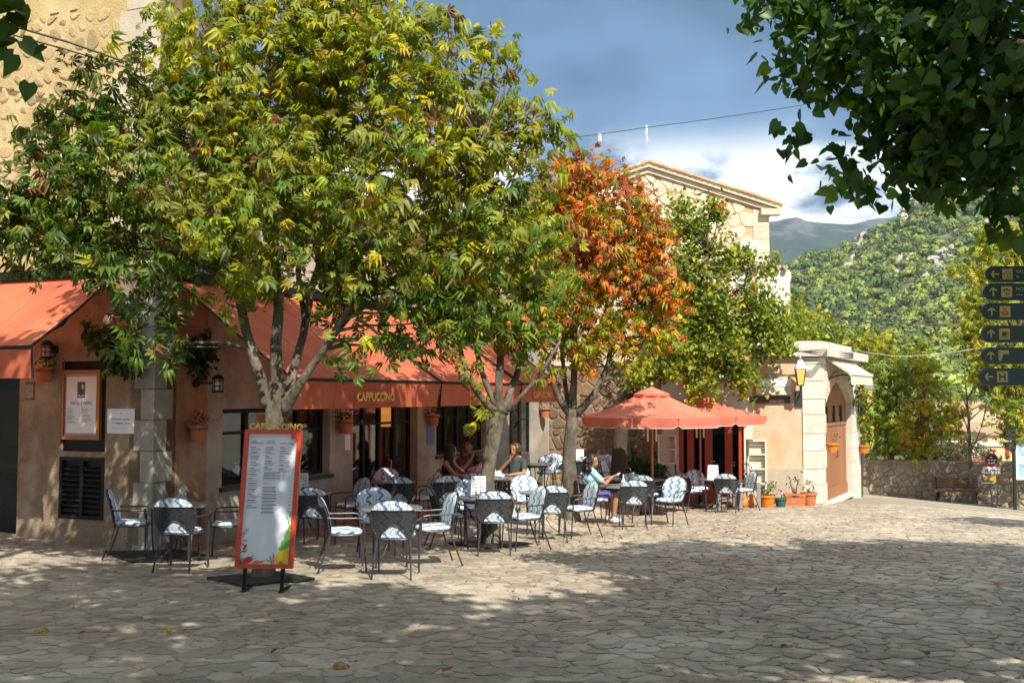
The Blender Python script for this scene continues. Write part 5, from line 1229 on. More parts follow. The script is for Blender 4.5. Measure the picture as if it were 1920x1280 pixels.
# ------------------------------------------------------------------ umbrellas
def umbrella(label, px, d, R, zap, zed, rot):
    p = XG(px, d); r = thing('parasol', label, 'umbrella', p, math.radians(rot), 'coral parasols before the red shop'); n = 8
    H, h = zap-p.z, zed-p.z
    cor = [Vector((R*math.cos(2*PI*k/n), R*math.sin(2*PI*k/n), h)) for k in range(n)]
    for k in range(n):
        a, b = cor[k], cor[(k+1) % n]; mb = MB()
        def fn(u, v, a=a, b=b):
            e = a.lerp(b, u); q = Vector((0,0,H)).lerp(e, .10+.90*v); q.z += -.07*math.sin(PI*v)*math.sin(PI*u) - .10*math.sin(PI*v)*.5; return q
        mb.grid(fn, 8, 8); mb.build('canopy_panel', m_umbrella, r, True)
        mb = MB(); nrm_ = ((a+b)/2); nrm_.z = 0; nrm_.normalize()
        def va(u, v, a=a, b=b, nrm_=nrm_):
            e = a.lerp(b, .012+.976*u); round_ = .06*max(0, abs(2*u-1)-.85)/.15; return e + nrm_*(.012*math.sin(u*9+k)*v-.02*v) + Vector((0,0,-(.215-round_)*v))
        mb.grid(va, 14, 3); mb.build('valance', m_umbrella, r, True)
        MB().tube([va(i/14, 1.) for i in range(15)], .006, 4).build('piping', m_white, r)
        MB().tube([(0,0,H-.05), tuple(a*.98+Vector((0,0,-.03)))], .010, 4).build('rib', m_slats, r)
        MB().tube([(0,0,h-.05), tuple(Vector((0,0,H)).lerp(a, .5)+Vector((0,0,-.10)))], .010, 4).build('strut', m_slats, r)
    mb = MB()
    for k in range(n):
        a, b = cor[k]*.26, cor[(k+1) % n]*.26
        a.z = b.z = H-.16*(H-h)-.02; mb.add([Vector((0,0,H+.04)), a, b], [(0,1,2)])
        mb.add([a, b, b+Vector((0,0,-.05)), a+Vector((0,0,-.05))], [(0,1,2,3)])
    mb.build('vent_cap', m_umbrella, r); MB().ball((0,0,H+.10), .03).build('finial', m_white, r)
    m_pole_wood = m_wood_pole
    MB().tube([(0,0,.05), (0,0,H+.05)], .027, 10).build('pole', m_pole_wood, r)
    MB().lathe([(.30,0),(.30,.03),(.08,.06),(.045,.30),(.03,.30)], 16).build('base', m_black, r)
    MB().lathe([(.05,0),(.05,.07),(.03,.07)], 10, (0,0,h-.09)).build('runner', m_slats, r)
    for s_ in (-1,1): MB().box(s_*.10-.02, -.01, h-.55, s_*.10+.02, .01, h-.06).build('strap', m_slats, r)
    return r
m_wood_pole = mat('varnished_pole', (.42,.15,.035), .4, (.33,.11,.03), 6, .1, 30, stretch=(1,1,.1))
umbrella('nearer coral parasol on a wooden pole over the terrace tables', 1222, 22.9, 1.63, P(1224,728,22.9).z, P(1224,781,22.9).z, 12)
umbrella('farther coral parasol in front of the red shop door', 1312, 25.7, 1.66, P(1312,740,25.7).z, P(1312,779,25.7).z, 20)

# ------------------------------------------------------------------ slatted racks by the shop
def rack(label, px0, px1, py0, py1, d, shelves):
    a, b = P(px0, py1, d), P(px1, py0, d); w, h = b.x-a.x, b.z-a.z
    r = thing('slatted_rack', label, 'rack', a, GA+.05, 'white slatted racks by the red shop')
    mb = MB(); mb.box(0,0,0,.05,.22,h); mb.box(w-.05,0,0,w,.22,h); mb.box(.05,0,h-.04,w-.05,.22,h); mb.box(.05,0,0,w-.05,.22,.04)
    for k in range(1, shelves): mb.box(.05,.002,h*k/shelves-.02,w-.05,.22,h*k/shelves+.02)
    mb.build('frame', m_white_stone, r)
    n = shelves*4
    for k in range(n):
        z0 = .045+(h-.09)*k/n; MB().box(.05,.16,z0,w-.05,.18,z0+(h-.09)/n-.012).build('slat', m_slats, r)
    return r
rack('white slatted rack hung beside the nearer umbrella pole', 1234, 1268, 815, 869, 25.9, 2)
MB_ = rack('tall white slatted rack against the plaster wall by the pots', 1402, 1437, 824, 934, 25.9, 4)
kids_ = None
post = thing('rack_stand', 'dark metal stand under the slatted rack by the umbrella pole', 'stand', XG(1251, 26.0)); zz = P(1251, 869, 25.9).z-XG(1251, 26).z
for s_ in (-1,1): MB().tube([(s_*.22,0,0),(s_*.2,.05,zz)], .02, 6).build('leg', m_iron, post)
MB().box(-.26,-.02,zz*.4,.26,.04,zz*.45).build('bar', m_iron, post)

# ------------------------------------------------------------------ pots and plants
def foliage(parent, lobes, pal, tmpl, density, per, size, seed, spread=.06, lmat=None, dirw=(.6,.6,.1), nm='foliage'):
    rgn = np.random.default_rng(seed); pos, od, li, tw = crown_points(lobes, density, per, spread, .3, rgn); N = len(pos)
    d = nrm(od*dirw[0]+rgn.normal(size=(N,3))*dirw[1]+np.array([0,0,dirw[2]])); nn = od*.4+np.array([0,0,.7])+rgn.normal(size=(N,3))*.4
    return tag(link(nm, leaf_mesh(nm, pos, d, nn, size*rgn.uniform(.6,1.2,N), palette(N, pal, rgn), tmpl, lmat or m_leaf3), parent), kind='stuff')
def pot_prof(r, h): return [(r*.70,0),(r*.95,h*.82),(r*1.06,h*.82),(r*1.06,h),(r*.92,h),(r*.9,h*.9),(.001,h*.9)]
SUC = [(2,(.10,.17,.03)),(1,(.16,.2,.04)),(1,(.06,.10,.02))]; PUR = [(2,(.09,.04,.035)),(1,(.12,.08,.04)),(1,(.06,.07,.03))]; IVY = [(3,(.025,.05,.015)),(1,(.05,.08,.02))]; FLW = [(2,(.42,.06,.13)),(1,(.55,.16,.24)),(2,(.05,.09,.02))]
def pot(label, px, py, d, r, h, m, pal=SUC, lob=None, seed=1, tm=T_OVAL, size=.07, square=False, ground=True, stems=3, density=170, nm='potted_plant', group=None, z=None):
    p = XG(px, d) if ground else P(px, py, d)
    t = thing(nm, label, 'potted plant', p, random.uniform(-.2,.2), group)
    if square: MB().box(-r,-r*.7,0,r,r*.7,h*.8).box(-r*1.06,-r*.76,h*.8,r*1.06,r*.76,h).build('planter', m, t)
    else: MB().lathe(pot_prof(r, h), 18).build('pot', m, t, False)
    MB().lathe([(r*.9,h*.9+.002),(.001,h*.93)], 12, caps=False).build('soil', m_soil, t)
    lob = lob or [((0,0,h+r*.8), r*1.1)]
    mb = MB(); rg = random.Random(seed)
    for c, rr in lob:
        for k in range(stems): mb.tube([(rg.uniform(-.3,.3)*r,rg.uniform(-.3,.3)*r,h*.9), (c[0]*.6,c[1]*.6,(h+c[2])/2), (c[0]+rg.uniform(-.5,.5)*rr,c[1]+rg.uniform(-.5,.5)*rr,c[2])], [.012,.009,.004], 5)
    tag(mb.build('stems', m_twig, t), kind='stuff')
    foliage(t, lob, pal, tm, density, 4, size, seed, r*.3); return t
pot('bright orange pot with a leafy green succulent, leftmost on the ground', 1436, 0, 25.6, .20, .30, m_orangepot, SUC, [((0,0,.42),.20),((-.15,-.05,.30),.12),((.1,0,.5),.12)], 1)
pot('small dark green pot with a thin brownish plant', 1461, 0, 25.7, .15, .22, m_greenpot, PUR, [((.05,0,.32),.12)], 2, density=30)
pot('terracotta trough with a purple rosette plant beside the white pillar', 1487, 0, 26.2, .25, .30, m_terracotta, PUR, [((0,0,.50),.16),((.10,0,.68),.12),((-.12,0,.60),.10)], 3, square=True, density=40, size=.08)
pot('round terracotta pot with a bright green tuft at the white pillar foot', 1514, 0, 26.2, .20, .34, m_terracotta, SUC, [((0,0,.44),.15)], 4)
for i, (px, w) in enumerate(((1393, 'orange vase at the grey railing, left one of two'), (1406, 'orange vase at the grey railing, right one of two'), (1366, 'orange vase behind the chair nearest the flower pots'))):
    p = XG(px, 25.55); v = thing('vase', w, 'vase', p, 0, 'orange vases by the railing')
    MB().lathe([(.06,0),(.10,.04),(.085,.14),(.05,.19),(.075,.27),(.06,.30),(.05,.34),(.04,.34)], 14).build('body', m_orangepot, v, True)
    mb = MB(); mb.tube([(0,0,.3),(.02,0,.7),(.05*(-1)**i,0,1.1)], [.012,.01,.006], 5); mb.build('stem', m_twig, v)
    foliage(v, [((.03*(-1)**i,0,1.1),.13),((-.04,0,.8),.08)], PUR, T_OVAL, 34, 4, .07, 40+i, .05)
rail = thing('timber_railing', 'low grey timber railing beside the orange vases before the red shop', 'railing', XG(1382, 25.2))
for k, px in enumerate((1345, 1376, 1386, 1420)):
    a = XG(px, 25.2)-XG(1382, 25.2); MB().box(a.x-.045,-.03,a.z-.02,a.x+.045,.03,a.z+.62).build('post', m_grey_post, rail)
for z in (.16, .5):
    a, b = XG(1345, 25.2)-XG(1382, 25.2), XG(1378, 25.2)-XG(1382, 25.2); MB().box(a.x+.05,-.02,z,b.x-.1,.02,z+.1).build('rail', m_grey_post, rail)
shrub = thing('leafy_shrub', 'dark green broad-leaved shrub against the brown garden wall', 'shrub', XG(1196, 27.0))
foliage(shrub, [((0,0,.55),.5),((-.3,-.1,.4),.35),((.35,-.1,.45),.38),((0,-.2,.25),.4)], [(3,(.03,.075,.02)),(1,(.06,.12,.03))], T_OVAL, 70, 5, .16, 9, .12, dirw=(.8,.5,.3))
mb = MB(); [mb.tube([(0,0,0),(x,0,.4)], .02, 5) for x in (-.2,0,.2)]; mb.build('stems', m_twig, shrub)
# wall pots
def wall_pot(label, M, a, z, r, h, pal, lob, seed, size=.06, tm=T_OVAL, density=230, m=None, origin=None, rz=BROT, out=.16, dirw=(.6,.6,-.2)):
    o = origin or (CORNER.x, CORNER.y, 0); t = thing('wall_pot', label, 'wall pot', Matrix.Translation(o) @ Matrix.Rotation(rz, 4, 'Z') @ (M @ Vector((a, z, out))), rz, 'flower pots hung on the walls')
    MB().lathe(pot_prof(r, h), 16).build('pot', m or m_terracotta, t)
    MB().lathe([(r*1.08,h*.75),(r*1.08,h*.8),(r*1.0,h*.8)], 16, caps=False).build('ring', m_black, t)
    MB().lathe([(r*.9,h*.9+.002),(.001,h*.93)], 10, caps=False).build('soil', m_soil, t)
    foliage(t, lob, pal, tm, density, 4, size, seed, .05, dirw=dirw); return t
def WL(px, py): return on_left(px, py, .16)
def WF(px, py): return on_front(px, py, .16)
a, z = WL(236, 612); wall_pot('shallow terracotta wall pot with a grey-green rosette high beside the corner stones', ML, a, z, .16, .14, [(2,(.12,.18,.12)),(1,(.08,.13,.08))], [((0,0,.26),.16),((-.1,0,.2),.1)], 20, .13)
a, z = WL(82, 716); wall_pot('terracotta wall pot in shade under the edge of the left awning', ML, a, z, .14, .22, IVY, [((0,0,.3),.13)], 21)
a, z = WF(371, 828); wall_pot('terracotta wall pot with pink flowers on the terracotta corner wall', MF, a, z, .13, .24, FLW, [((0,0,.31),.14),((.05,.12,.29),.10),((-.05,-.1,.3),.1)], 22, .055)
a, z = WF(648, 812); wall_pot('terracotta wall pot left of the glazed cafe doors', MF, a, z, .14, .25, IVY, [((0,0,.36),.16),((0,-.14,.34),.11)], 23, .06)
a, z = WF(812, 798); wall_pot('terracotta wall pot above the blue plaque', MF, a, z, .14, .25, IVY, [((0,0,.35),.15),((0,.15,.32),.12)], 24, .06)
a, z = WF(1022, 782); wall_pot('terracotta wall pot at the far end of the cafe front', MF, a, z, .15, .26, IVY, [((0,0,.38),.16)], 25, .06)
for nm_, a, z, lab, sd in (('1', .78, -.02, 'small orange pot with a dry plant hung on the left edge of the gate', 26), ('2', 5.55, -.28, 'small terracotta pot hung on the far right edge of the gate wall', 27)):
    o = Matrix.Translation((8,26.7,0)) @ Matrix.Rotation(GA, 4, 'Z')
    t = wall_pot(lab, MW, a, z, .15, .24, SUC if sd == 27 else PUR, [((.05,0,.34),.13)], sd, .07, origin=(8,26.7,0), rz=GA, density=25 if sd == 26 else 60, m=m_orangepot)
# trailing ivy by the corner and hanging plants
def hanging(label, M, a, z, lobes, pal, seed, size=.08, tm=T_LOBE, density=230):
    t = thing('trailing_plant', label, 'plant', Minv @ (M @ Vector((a, z, .1))), BROT, 'plants trailing down the cafe walls')
    mb = MB(); [mb.tube([(0,0,.1), (c[0]*.5,c[1]*.5,c[2]*.5+.06), c], [.01,.008,.004], 5) for c, r in lobes]; tag(mb.build('stems', m_twig, t), kind='stuff')
    foliage(t, lobes, pal, tm, density, 5, size, seed, .07, dirw=(.5,.6,-.6))
a, z = WL(232, 655); hanging('dense dark ivy hanging beside the framed cake menu', ML, a, z, [((0,-.1,0),.16),((-.15,-.1,-.05),.15),((.16,-.1,-.08),.15),((-.2,-.1,-.22),.12),((.2,-.1,-.25),.11),((.05,-.12,-.12),.14)], IVY, 31)
a, z = WL(186, 626); hanging('yellowish spider plant hanging above the framed cake menu', ML, a, z, [((0,-.1,.05),.16),((-.1,-.1,-.05),.12),((.12,-.1,-.05),.12)], [(2,(.10,.12,.03)),(1,(.05,.08,.02))], 32, .16, T_OVAL, 150)
a, z = WF(372, 650); hanging('dark ivy hanging high above the black wall lantern', MF, a, z, [((.1,0,0),.18),((.1,.15,-.1),.16),((.1,-.15,-.12),.15),((.1,.05,-.3),.13)], IVY, 33)
vine = thing('climbing_vine', 'yellow-green vine climbing the far edge of the arched gate', 'vine', (8.0, 26.7, 0), GA)
foliage(vine, [(tuple(MW @ Vector((a, z, .15))), r) for a, z, r in ((4.6,1.4,.35),(5.2,1.5,.4),(5.5,1.0,.4),(5.6,.5,.35),(5.7,.1,.3),(5.3,.7,.25),(4.2,1.75,.2),(5.7,1.7,.4),(5.8,2.2,.45))], [(2,(.16,.20,.02)),(2,(.10,.15,.02)),(1,YEL)], T_LOBE, 40, 4, .10, 34, .1)
hedge = thing('garden_hedge', 'yellow-green hedge top showing above the gate house roof', 'hedge', (9.5, 31.5, 0))
foliage(hedge, [(tuple(P(px, py, 33)-Vector((9.5,31.5,0))), r) for px, py, r in ((1470,650,.7),(1500,632,.6),(1530,625,.7),(1560,622,.6),(1585,640,.6),(1610,655,.6),(1500,670,.8),(1560,670,.8),(1600,690,.7))], [(2,(.17,.21,.025)),(2,(.11,.16,.025)),(1,YEL)], T_LOBE, 22, 6, .14, 35, .2)
mb = MB(); [mb.tube([(x,2.2,-4),(x+.2,2.0,2.6)], .08, 6) for x in (-1.2,-.2,.8,1.8)]; mb.build('stems', m_bark_dark, hedge)
# ------------------------------------------------------------------ wall lanterns, plaques, framed menu
def wall_lantern(label, loc, rz, reach, s=1., old=False):
    """out is local -y"""
    t = thing('wall_lantern', label, 'lantern', loc, rz)
    if not old:
        MB().lathe([(.055*s,0),(.055*s,.03*s),(.001,.035*s)], 14, M=Matrix.Rotation(PI/2, 4, 'X')).build('wall_plate', m_black, t)
        MB().tube([(0,0,0), (0,-reach*.6,0), (0,-reach,0), (0,-reach,.06*s)], .013*s, 6).build('arm', m_black, t)
        MB().lathe([(.001,.11),(.05,.10),(.085,.06),(.09,.03),(.001,.03)], 16, (0,-reach,.02)).build('cap', m_black, t, True)
        MB().lathe([(.065,-.13),(.065,.03)], 16, (0,-reach,.02), caps=False).build('shade', mat('frosted_jar', (.42,.42,.36), .25) if 'frosted_jar' not in MATS else MATS['frosted_jar'], t, True)
        mb = MB()
        for k in range(6):
            a = k*PI/3; mb.tube([(.075*math.cos(a), -reach+.075*math.sin(a), .05), (.075*math.cos(a), -reach+.075*math.sin(a), -.13)], .006, 4)
        for z in (-.05, .02): mb.lathe([(.079,z),(.079,z+.012),(.072,z+.012),(.072,z)], 14, (0,-reach,0), caps=False)
        mb.build('cage', m_black, t); MB().lathe([(.001,-.16),(.085,-.16),(.085,-.13),(.001,-.13)], 16, (0,-reach,.02)).build('base_ring', m_black, t)
    else:
        mb = MB(); mb.tube([(0,0,-.28),(0,-.05,-.30),(.0,-reach*.8,-.22),(0,-reach,-.1),(0,-reach,0)], .022, 6); mb.box(-.09,-.03,-.55,.09,0,-.14); mb.build('arm', m_iron, t)
        fr = MB(); h = .42
        for k in range(4):
            a = PI/4+k*PI/2; fr.tube([(.10*math.cos(a), -reach+.10*math.sin(a), 0), (.175*math.cos(a), -reach+.175*math.sin(a), h)], .011, 4)
        fr.box(-.08,-reach-.08,-.02,.08,-reach+.08,.005); fr.build('frame', m_iron, t)
        q = MB()
        for k in range(4):
            a, b = PI/4+k*PI/2, PI/4+(k+1)*PI/2; q.quad((.095*math.cos(a), -reach+.095*math.sin(a), .01), (.095*math.cos(b), -reach+.095*math.sin(b), .01), (.168*math.cos(b), -reach+.168*math.sin(b), h-.01), (.168*math.cos(a), -reach+.168*math.sin(a), h-.01))
        q.build('glass', m_lampglass, t)
        c = MB(); vs = [(.19*math.cos(PI/4+k*PI/2), -reach+.19*math.sin(PI/4+k*PI/2), h) for k in range(4)]+[(.08*math.cos(PI/4+k*PI/2), -reach+.08*math.sin(PI/4+k*PI/2), h+.22) for k in range(4)]
        c.add(vs, [(3,2,1,0),(4,5,6,7)]+[(k,(k+1)%4,4+(k+1)%4,4+k) for k in range(4)]); c.lathe([(.05,0),(.05,.06),(.02,.10),(.001,.14)], 10, (0,-reach,h+.22)); c.build('cap', mat('zinc', (.30,.33,.34), .45, (.24,.27,.28), 8, metal=.5), t)
    return t
a, z = on_front(366, 718)
wall_lantern('black caged wall lantern on a straight arm beside the pink flower pot', Minv @ (MF @ Vector((a, z, 0))), BROT+PI/2, .42, 1.15)
a, z = on_left(104, 655)
wall_lantern('black caged wall lantern in the shade beneath the left awning', Minv @ (ML @ Vector((a, z, 0))), BROT, .16, 1.2)
gp = P(1500, 722, 26.6); wall_lantern('old four-sided street lantern with amber glass on the gate house pillar', Vector((gp.x, 26.75, gp.z+.0)), GA, .42, 1., True)
gl2 = Matrix.Translation((8,26.7,0)) @ Matrix.Rotation(GA, 4, 'Z') @ (MW @ Vector((5.5, 1.25, 0)))
wall_lantern('small grey lantern half hidden by the vine beyond the gate', gl2, math.atan2(Wd.y, Wd.x)+GA, .35, .8, True)

def onwall(M, a, z, d=0.): return Minv @ M @ Matrix.Translation((a, z, d))
mw0, mz0 = on_left(114, 823, -.03); mw1, mz1 = on_left(190, 693, -.03)
fm = thing('framed_menu', 'cake menu in an orange wooden frame hung in the black wall niche', 'framed menu', (CORNER.x, CORNER.y, 0), BROT)
W_, H_ = mw1-mw0, mz1-mz0; MM = ML @ Matrix.Translation((mw0, mz0, -.055)); t_ = .06
mb = MB(); mb.box(0,0,0,t_,H_,.05,MM); mb.box(W_-t_,0,0,W_,H_,.05,MM); mb.box(t_,0,0,W_-t_,t_,.05,MM); mb.box(t_,H_-t_,0,W_-t_,H_,.05,MM); mb.build('frame', m_orangewood, fm)
MB().box(t_,t_,0,W_-t_,H_-t_,.02,MM).build('mount', mat('lilac_mount', (.42,.36,.44), .6), fm)
MB().box(t_+.03,t_+.035,.0205,W_-t_-.03,H_-t_-.035,.024,MM).build('sheet', m_white, fm)
cx = W_/2
MB().box(cx-.075,H_*.60,.0242,cx+.075,H_*.83,.026,MM).build('photo', mat('photo_dark', (.05,.035,.03), .4, (.10,.06,.05), 14), fm)
mb = MB(); 
def ell2(mb, x, y, rx, ry, d): mb.poly([MM @ Vector((x+rx*math.cos(k*PI/8), y+ry*math.sin(k*PI/8), d)) for k in range(16)])
ell2(mb, cx, H_*.635, .07, .018, .0265); ell2(mb, cx+.03, H_*.76, .03, .04, .0266); mb.build('photo_plate', mat('photo_pale', (.45,.40,.38), .4), fm)
mb = MB(); ell2(mb, cx-.005, H_*.68, .035, .05, .0268); mb.build('photo_cake', mat('photo_cake', (.06,.02,.015), .4), fm)
text('heading', 'TARTAS & CRÊPES', .062, m_ink, fm, MM @ Matrix.Translation((cx, H_*.52, .0255)), .0006, 'CENTER', 1., .85)
mb = MB(); rg = random.Random(8)
for c in (0, 1):
    y = H_*.44
    while y > H_*.23:
        x = t_+.05+c*(W_*.37); mb.box(x, y, .0245, x+W_*rg.uniform(.14,.27), y+.006, .0254, MM); y -= rg.choice((.014,.014,.024))
mb.box(cx-.04, H_*.16, .0245, cx+.04, H_*.165, .0254, MM)
tag(mb.build('menu_lines', m_inkgrey, fm), kind='stuff')
s0, q0 = on_left(202, 812); s1_, q1 = on_left(254, 766)
sg = thing('wall_sign', 'white wall sign about meals at any hour beside the framed cake menu', 'sign', (CORNER.x, CORNER.y, 0), BROT)
MS = ML @ Matrix.Translation((s0, q0, .003)); w_, h_ = s1_-s0, q1-q0
MB().box(0,0,0,w_,h_,.012,MS).build('plate', m_white, sg)
text('lettering', 'Servimos comida\na cualquier hora', .052, m_ink, sg, MS @ Matrix.Translation((w_/2, h_*.5, .0125)), .0006, 'CENTER', 1., .92)
mb = MB(); mb.box(w_*.2,h_*.2,.0118,w_*.8,h_*.22,.0126,MS); mb.box(w_*.47,h_*.78,.0118,w_*.49,h_*.84,.0126,MS); mb.box(w_*.51,h_*.78,.0118,w_*.53,h_*.84,.0126,MS); mb.build('small_print', m_inkgrey, sg)
a, z = on_left(57, 733); pq = thing('tile_plaque', 'small patterned tile plaque right of the dark doorway', 'plaque', Minv @ (ML @ Vector((a, z, 0))), BROT)
MB().box(-.08,-.016,-.11,.08,-.002,.11).build('tile', mat('painted_tile', (.30,.28,.16), .3, (.10,.09,.07), 26), pq); MB().box(-.095,-.012,-.125,.095,-.001,-.111).box(-.095,-.012,.111,.095,-.001,.125).build('border', m_dark, pq)
a, z = on_front(807, 816); pq = thing('wall_plaque', 'blue information plaque beside the cafe window under a flower pot', 'plaque', Minv @ (MF @ Vector((a, z, 0))), BROT)
MB().box(.002,-.17,-.2,.014,.17,.2).build('plate', m_bluesign, pq); mb = MB(); mb.box(.0141,-.04,.06,.0155,-.01,.13); mb.box(.0141,.01,.06,.0155,.04,.13); [mb.box(.0141,-.12,-.03-.05*k,.0155,.12,-.02-.05*k) for k in range(3)]; mb.build('print', m_ink, pq)
a, z = on_front(651, 829); pq = thing('wall_card', 'white card fixed below the flower pot left of the cafe doors', 'card', Minv @ (MF @ Vector((a, z, 0))), BROT)
MB().box(.002,-.09,-.14,.010,.09,.14).build('sheet', m_paper, pq); MB().box(.0101,-.06,.05,.011,.06,.06).box(.0101,-.06,.0,.011,.05,.01).build('print', m_inkgrey, pq)

# ------------------------------------------------------------------ green direction signs on their post (mostly beyond the frame)
m_signgreen = mat('sign_green', (.006,.05,.045), .35, (.004,.04,.037), 5); m_signyel = mat('sign_yellow', (.50,.42,.12), .5, (.44,.37,.11), 10)
D_ = 10.2; pp = XG(2010, D_); stand = thing('sign_post', 'dark green post carrying the direction signs at the right edge', 'sign post', pp)
MB().tube([(0,.04,0),(0,.04,P(0,480,D_).z-pp.z)], .035, 10).build('pole', m_signgreen, stand); MB().ball((0,.04,P(0,478,D_).z-pp.z), .05).build('cap', m_signgreen, stand)
m_darkpost = mat('dark_green_post', (.008,.026,.018), .5, (.012,.02,.016), 8)
m_sgtext = mat('sign_text', (.40,.40,.33), .5)
def arrow(mb, M, s, left):
    R = Matrix.Rotation(PI/2 if left else 0, 4, 'Z'); q = M @ R
    w = .17*s; mb.box(-w/2,-.5*s,0,w/2,.34*s,.003,q)
    for sx in (-1, 1): mb.prism([q @ Vector(p) for p in ((0,.5*s,.0004),(0,.5*s-.24*s,.0004),(sx*.44*s,.02*s,.0004),(sx*.44*s,.22*s,.0004))], q.to_3x3() @ Vector((0,0,.003)))
SGN = [(1848,499,529,True,'box','green sign with a left arrow and a box pictogram, topmost of its post','VALL\nRe'),(1844,531,563,False,'flower','green sign with an up arrow and a flower pictogram, second from top','HOT\nwww.'),(1841,568,600,False,'crown','green sign with an up arrow and a red post-horn emblem',''),(1840,610,642,False,'cup','green sign with an up arrow and a cup pictogram',''),(1840,651,682,False,'beam','green sign with an up arrow and a bracket pictogram',''),(1836,690,722,True,'H','green sign with a left arrow and the letter H, lowest of its post','')]
for px, y0, y1, left, pic, lab, tx in SGN:
    a, b = P(px, y1, D_), P(px, y0, D_); h = b.z-a.z; t = thing('direction_sign', lab, 'sign', a, math.radians(2), 'green direction signs at the right edge')
    L = 1.15; n = 10; prof = [(h/2-h/2*math.sin(PI*k/n)*1.0, h/2+h/2*math.cos(PI*k/n)) for k in range(n+1)]
    pts = [(x, -.012, z) for x, z in prof] + [(L, -.012, 0), (L, -.012, h)]
    pts = [(L,-.012,h)]+[(x,-.012,z) for x, z in prof]+[(L,-.012,0)]
    MB().prism(pts, (0,.024,0)).build('plate', m_signgreen, t)
    F = frame((0,-.0125,0),(1,0,0),(0,0,1))
    mb = MB(); arrow(mb, F @ Matrix.Translation((h*.55, h/2, 0)), h*.5, left); mb.build('arrow', m_signyel, t)
    pc = F @ Matrix.Translation((h*1.35, h/2, 0)); s_ = h*.32
    if pic == 'beam':
        MB().prism([pc @ Vector(p) for p in ((-s_,s_,.0002),(-s_,-s_,.0002),(-s_*.55,-s_,.0002),(-.1*s_,.25*s_,.0002),(s_,s_*.1,.0002),(s_,s_,.0002))], (0,-.002,0)).build('pictogram', m_signyel, t)
        mb = MB(); mb.tube([pc @ Vector((s_*.05,s_*.1,.003)), pc @ Vector((s_*.5,s_*.35,.003)), pc @ Vector((s_*.95,s_*.05,.003))], s_*.07, 4); mb.build('line', m_signgreen, t)
    else:
        MB().box(-s_,-s_,0,s_,s_,.002,pc).build('pictogram_field', m_signyel, t); mb = MB(); pd = pc @ Matrix.Translation((0,0,.0022)); mm = m_signgreen
        if pic == 'box':
            mb.tube([pd @ Vector(p) for p in ((-s_*.65,.3*s_,0),(-s_*.65,-.4*s_,0),(0,-.7*s_,0),(s_*.65,-.4*s_,0),(s_*.65,.3*s_,0),(0,.6*s_,0),(-s_*.65,.3*s_,0),(0,.05*s_,0),(s_*.65,.3*s_,0))], s_*.06, 4); mb.tube([pd @ Vector((0,.05*s_,0)), pd @ Vector((0,-.7*s_,0))], s_*.06, 4)
        elif pic == 'flower':
            for k in range(3):
                an = PI/2+(k-1)*.95; mb.lathe([(s_*.2,0),(s_*.2,.001),(.0001,.001)], 10, M=pd @ Matrix.Translation((math.cos(an)*.55*s_, math.sin(an)*.5*s_, 0)))
            mb.box(-.06*s_,-.8*s_,0,.06*s_,.3*s_,.001,pd); mb.lathe([(s_*.14,0),(s_*.14,.001),(.0001,.001)], 8, M=pd @ Matrix.Translation((-.3*s_,-.35*s_,0))); mb.lathe([(s_*.14,0),(s_*.14,.001),(.0001,.001)], 8, M=pd @ Matrix.Translation((.3*s_,-.35*s_,0)))
        elif pic == 'crown':
            mm = m_redink; mb.tube([pd @ Vector((s_*.42*math.cos(k*PI/8), -.25*s_+s_*.38*math.sin(k*PI/8), 0)) for k in range(17)], s_*.09, 4); mb.box(-.35*s_,.3*s_,0,.35*s_,.42*s_,.001,pd)
            for x in (-.3,0,.3): mb.box((x-.07)*s_,.42*s_,0,(x+.07)*s_,.72*s_,.001,pd)
            mb.tube([pd @ Vector((-.8*s_,-.1*s_,0)), pd @ Vector((-.5*s_,-.5*s_,0)), pd @ Vector((.5*s_,-.5*s_,0)), pd @ Vector((.8*s_,-.1*s_,0))], s_*.07, 4)
        elif pic == 'cup':
            mb.box(-.45*s_,-.35*s_,0,.35*s_,.4*s_,.001,pd); mb.box(-.8*s_,-.62*s_,0,.75*s_,-.48*s_,.001,pd); mb.tube([pd @ Vector(p) for p in ((.35*s_,.3*s_,0),(.65*s_,.25*s_,0),(.65*s_,-.1*s_,0),(.35*s_,-.18*s_,0))], s_*.07, 4)
        elif pic == 'H':
            mb.box(-.6*s_,-.65*s_,0,-.32*s_,.65*s_,.001,pd); mb.box(.32*s_,-.65*s_,0,.6*s_,.65*s_,.001,pd); mb.box(-.32*s_,-.14*s_,0,.32*s_,.14*s_,.001,pd)
        mb.build('pictogram', mm, t)
    if tx:
        for k, line in enumerate(tx.split('\n')): text('lettering', line, h*(.30 if k == 0 else .2), m_sgtext, t, F @ Matrix.Translation((h*1.9, h*(.66 if k == 0 else .34), 0)), .0008, 'LEFT')
# ------------------------------------------------------------------ far side: rubble wall, bench, road sign, boards
wl0, wl1 = XG(1612, 40.3), XG(2060, 37.4); wv = wl1-wl0; wv.z = 0; wL = wv.length
bw = thing('rubble_wall', 'long grey rubble stone wall behind the bench at the far side', 'wall', (wl0.x, wl0.y, 0), math.atan2(wv.y, wv.x))
zt0, zt1 = P(1620, 866, 40.2).z, P(1920, 870, 38.3).z
slope = (zt1-zt0)/(wL*.68)
MB().prism([(0,0,-6),(wL,0,-6),(wL,0,zt0+slope*wL),(0,0,zt0)], (0,.5,0)).build('core', m_wall_mortar, bw)
Mw = Matrix.Translation((0,0,-4.3)) @ frame((0,0,0),(1,0,0),(0,0,1))
def skw(x, y):
    g_ = gz(wl0.x+wv.x*x/wL, wl0.y+wv.y*x/wL); z = y-4.3; return z > zt0+slope*x-.1 or z < g_-.12
put_stones(bw, Mw, wL, 3.6, .25, 44, m_wallstone, .020, .05, .04, 1, 1.15, skw, limit=300, tilt=.06)
